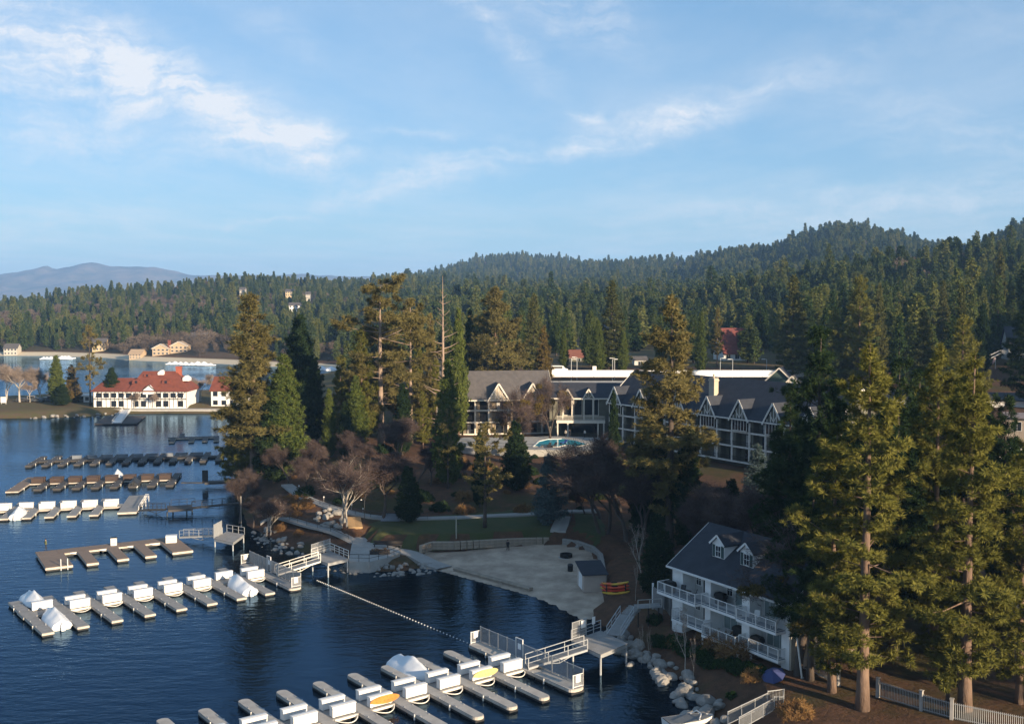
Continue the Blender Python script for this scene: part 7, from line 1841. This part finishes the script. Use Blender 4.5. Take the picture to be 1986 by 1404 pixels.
# shrubs --------------------------------------------------------------------
IV = [bush_mesh(300 + i, 1.0, 1.0, N_IVY, 330, 7, .2, .09) for i in range(3)]
BR = [bush_mesh(310 + i, 1.0, .8, N_BRUSH, 240, 9, .35, .03) for i in range(3)]
DK = [bush_mesh(320 + i, 1.0, .9, N_DARK, 260, 7, .26, .09) for i in range(3)]
for i in range(20):
    x = .2 + i * .86; w = HW(x, -2.3 - .35 * math.sin(i * 1.3) - (.5 if i > 9 else 0), 0); z = H(w.x, w.y)
    o = empty('ivy_bush', (w.x, w.y, z - .1), 'dark green ivy bush under the balconies of the white house', 'bush', 'ivy bushes under the white house', i); put('foliage', IV[i % 3], o, sc_=(1.0, .95, random.uniform(.7, 1.25)))
for i, (px, py, s, k, lab) in enumerate(((1270, 1208, 1.0, IV, 'round green shrub on the bank below the boardwalk'), (1400, 1255, 2.0, BR, 'mound of tawny dry brush on the bank below the house'), (1430, 1275, 2.0, BR, 'tawny dry brush at the right of the bank below the house'), (1375, 1240, 1.4, BR, 'small tawny tuft left on the bank below the house'), (1545, 1388, 1.5, BR, 'straw coloured shrub beside the ramp railing'), (1420, 1355, .6, IV, 'small green shrub among the lower boulders'), (1462, 1318, 1.2, BR, 'low brown brush above the boulders'), (1310, 1250, 1.0, BR, 'low brown brush beside the birch sapling'))):
    c = G(px, py); o = empty('shrub', (c.x, c.y, H(c.x, c.y) - .1), lab, 'shrub', None, i); put('foliage', k[i % 3], o, sc_=s)
g = np.random.default_rng(77)
for i in range(90):
    px, py = g.uniform(570, 1230), g.uniform(868, 996)
    if 1075 < px < 1115: continue
    c = G(px, py)
    k, lab, grp = ((DK, 'low dark green shrub on the slope between the path and the pool terrace', 'dark shrubs on the slope'), (BR, 'dry brown shrub on the slope between the path and the pool terrace', 'dry shrubs on the slope'))[int(g.uniform() < .45)]
    o = empty('shrub', (c.x, c.y, H(c.x, c.y) - .1), lab, 'shrub', grp, i); put('foliage', k[i % 3], o, sc_=g.uniform(.6, 1.9))
for i in range(34):
    px, py = g.uniform(1215, 1500), g.uniform(930, 1085); c = G(px, py)
    o = empty('shrub', (c.x, c.y, H(c.x, c.y) - .1), 'dark shrub in the shade between the tall dense pine and the white house', 'shrub', 'dark shrubs behind the white house', i); put('foliage', DK[i % 3], o, sc_=g.uniform(.8, 1.8))
for i in range(26):
    px, py = g.uniform(476, 600), g.uniform(962, 1040); c = G(px, py)
    if c.z < .4: continue
    o = empty('shrub', (c.x, c.y, H(c.x, c.y) - .1), 'low dry shrub on the rocky point', 'shrub', 'dry shrubs on the rocky point', i); put('foliage', BR[i % 3], o, sc_=g.uniform(.5, 1.3))
# ------------------------------------------------------------------ the wooded hills
def simple(seed, h, Rc, cb, style, needles, bark=BARK_DARK, dens=1.6, K=6, bl=1.3, bw=.42):
    tm, lm, V, T, t = conifer(seed, h, Rc, cb, style, dens, K, bl, bw, r=.3, limbs=False, gap=.1)
    k = len(V); tv = np.array(tm.v); tf = [f for f in tm.f if len(f) == 4]
    return mesh_np('tree', np.vstack([V, tv]), np.vstack([T, np.array(tf) + k]), [needles, bark], np.concatenate([t, np.full(len(tv), .5)]), np.concatenate([np.zeros(len(T)), np.ones(len(tf))]))
def puff(seed, h, r, needles):
    g = np.random.default_rng(seed); n = 150; D = unit(g.normal(size=(n, 3))); C = D * (g.uniform(.2, 1, n) ** .45)[:, None] * np.array([r, r, h * .38]) + np.array([0, 0, h * .6])
    V, T, t = blades(C, unit(D + np.array([0, 0, .8])), 6, 1.5, .16, .7, g)
    m = MB(); m.tube([(0, 0, -1), (0, 0, h * .5)], [.3, .15], 5); m.bar((0, 0, h * .3), (r * .5, 0, h * .7), .15); m.bar((0, 0, h * .3), (-r * .4, r * .3, h * .7), .15)
    tf = [f for f in m.f if len(f) == 4]; k = len(V)
    return mesh_np('bare_tree', np.vstack([V, np.array(m.v)]), np.vstack([T, np.array(tf) + k]), [needles, BARK_DARK], np.concatenate([t, np.full(len(m.v), .4)]), np.concatenate([np.zeros(len(T)), np.ones(len(tf))]))
MIDF = [simple(201, 22, 4.0, 2, 'fir', N_FAR, dens=2.9, K=8, bl=1.0, bw=.28), simple(202, 24, 3.4, 2.5, 'fir', N_FAR, dens=2.9, K=8, bl=1.0, bw=.28), simple(203, 22, 4.2, 3, 'pine', N_FAR, dens=2.4, K=9, bl=1.05, bw=.27), simple(204, 20, 3.3, 1, 'cedar', N_FAR, dens=2.8, K=8, bl=.95, bw=.27)]
MIDB = [puff(211, 12, 5, N_FARB), puff(212, 10, 4.4, N_FARB)]
LOF = [simple(221, 22, 4.0, 1.5, 'fir', N_FAR, dens=1.1, K=6, bl=1.7, bw=.7), simple(222, 24, 3.4, 2, 'fir', N_FAR, dens=1.1, K=6, bl=1.7, bw=.7), simple(223, 21, 4.2, 2, 'pine', N_FAR, dens=1.0, K=6, bl=1.7, bw=.7), simple(224, 20, 3.4, 1, 'cedar', N_FAR, dens=1.0, K=6, bl=1.7, bw=.7), MIDB[0], MIDB[1]]
def woods():
    g = np.random.default_rng(42)
    P = []; y = 285.
    while y < 4200:
        st = 6.6 + max(0, y - 500) * .0046
        t0 = -1.0 if y > 500 else -.62; n = int((1.15 - t0) * y / st)
        x = (t0 + (1.15 - t0) * g.uniform(0, 1, n)) * y; yy = y + g.uniform(-.5, .5, n) * st
        P.append(np.stack([x, yy], -1)); y += st
    P = np.concatenate(P); z = Hs(P)
    px = CX + F * P[:, 0] / P[:, 1]; yy = P[:, 1]
    ok = z > 2.6
    dens = vnoise(P[:, 0], P[:, 1], 90, 8) + g.normal(0, .35, len(P))
    ok &= ~((yy < 345) & (px > 1040) & (px < 1600))
    ok &= ~((yy < 520) & (px < 660))
    ok &= ~((yy < 310) & (px < 1100))
    ok &= ~((yy < 620) & (px > 640) & (px < 1540) & (g.uniform(0, 1, len(P)) < .84))
    ok &= ~((yy < 460) & (px >= 1540) & (g.uniform(0, 1, len(P)) < .4))
    ok &= ~((px > 1900) & (px < 2030) & (yy < 345))
    ok &= ~((yy < 720) & (px > 245) & (px < 372) & (yy > 600) & (yy < 706))
    # clearings where the hill houses stand
    for hp, hd in HILLH:
        ok &= ~((np.abs(px - hp) < 12) & (yy < hd + 14) & (yy > hd - 70))
    ok &= g.uniform(0, 1, len(P)) < np.where(dens < -.75, .45, .97)
    P = P[ok]; z = z[ok]; px = px[ok]; yy = yy[ok]
    bz = vnoise(P[:, 0], P[:, 1], 150, 21) + .6 * vnoise(P[:, 0], P[:, 1], 45, 13) + g.normal(0, .45, len(P))
    thr = np.where(px < 760, .1, .9); thr = np.where((yy > 2500), .55, thr); thr = np.where((np.abs(px - 1700) < 110) & (np.abs(yy - 720) < 130), -.3, thr)
    thr = np.where((yy < 790) & (px < 450), .0, thr)
    br = bz > thr
    big = np.clip(1.05 + (yy - 600) * .00012, 1.05, 1.35)
    s = (.45 + .75 * g.beta(2, 2, len(P))) * np.where(g.uniform(0, 1, len(P)) < .06, 1.35, 1.0) * big * np.where(yy < 520, .95, .88)
    s = np.where((yy < 620) & (px > 640) & (px < 1540), s * .8, s)
    s = np.where(px < 720, s * .74, s)
    fat = g.uniform(.8, 1.45, len(P))
    idx = np.where(br, 4 + g.integers(0, 2, len(P)), np.array([0, 0, 1, 2, 2, 2, 3])[g.integers(0, 7, len(P))])
    rot = g.uniform(0, 6.28, len(P))
    inview = (px > 0) & (px < 1986)
    def ind(mask, n): 
        c = np.where(mask & inview)[0]; return c[np.argsort(-(s[c] / yy[c]))[:n]]
    a = ind(~br, 235); b = ind(br, 60)
    alone = np.zeros(len(P), bool); alone[a] = True; alone[b] = True
    for i in np.concatenate([a, b]):
        if idx[i] < 4: me = MIDF[idx[i]]; nm = 'conifer'
        else: me = MIDB[idx[i] - 4]; nm = 'bare_tree'
        o = put(nm, me, None, (P[i, 0], P[i, 1], z[i]), rot[i], (s[i] * fat[i], s[i] * fat[i], s[i]))
        where = 'on the slope right of the lodge' if px[i] > 1560 else ('on the far shore' if px[i] < 700 else 'in the wood beyond the lodge')
        tag(o, ('conifer standing ' if idx[i] < 4 else 'leafless brown tree standing ') + where, 'tree', ('conifers ' if idx[i] < 4 else 'leafless trees ') + where)
    keep = ~alone
    V = np.stack([P[keep, 0], P[keep, 1], z[keep]], -1)
    me = bpy.data.meshes.new('forest'); me.vertices.add(len(V)); me.vertices.foreach_set('co', V.astype(np.float32).ravel())
    for nm, ty, v in (('rot', 'FLOAT', rot[keep]), ('idx', 'INT', idx[keep])):
        at = me.attributes.new(nm, ty, 'POINT'); at.data.foreach_set('value', v.astype(np.int32 if ty == 'INT' else np.float32))
    at = me.attributes.new('sv', 'FLOAT_VECTOR', 'POINT'); at.data.foreach_set('vector', np.stack([s * fat, s * fat, s], -1)[keep].astype(np.float32).ravel())
    o = put('forest', me); o['kind'] = 'stuff'
    src = bpy.data.collections.new('forest_kinds')
    for i, m in enumerate(LOF):
        q = bpy.data.objects.new('kind_%d' % i, m); src.objects.link(q)
    ng = bpy.data.node_groups.new('scatter', 'GeometryNodeTree')
    ng.interface.new_socket('Geometry', in_out='INPUT', socket_type='NodeSocketGeometry'); ng.interface.new_socket('Geometry', in_out='OUTPUT', socket_type='NodeSocketGeometry')
    N = ng.nodes; L = ng.links.new
    gi = N.new('NodeGroupInput'); go = N.new('NodeGroupOutput'); ip = N.new('GeometryNodeInstanceOnPoints'); ci = N.new('GeometryNodeCollectionInfo')
    ci.inputs['Collection'].default_value = src; ci.inputs['Separate Children'].default_value = True; ci.inputs['Reset Children'].default_value = True
    def attr(nm, ty):
        n = N.new('GeometryNodeInputNamedAttribute'); n.data_type = ty; n.inputs['Name'].default_value = nm; return n.outputs['Attribute']
    cx = N.new('ShaderNodeCombineXYZ'); L(attr('rot', 'FLOAT'), cx.inputs[2]); L(cx.outputs[0], ip.inputs['Rotation'])
    L(gi.outputs[0], ip.inputs['Points']); L(ci.outputs[0], ip.inputs['Instance']); ip.inputs['Pick Instance'].default_value = True; L(attr('idx', 'INT'), ip.inputs['Instance Index'])
    L(attr('sv', 'FLOAT_VECTOR'), ip.inputs['Scale']); L(ip.outputs[0], go.inputs[0])
    md = o.modifiers.new('scatter', 'NODES'); md.node_group = ng
    print('forest', len(P), 'alone', alone.sum())
woods()
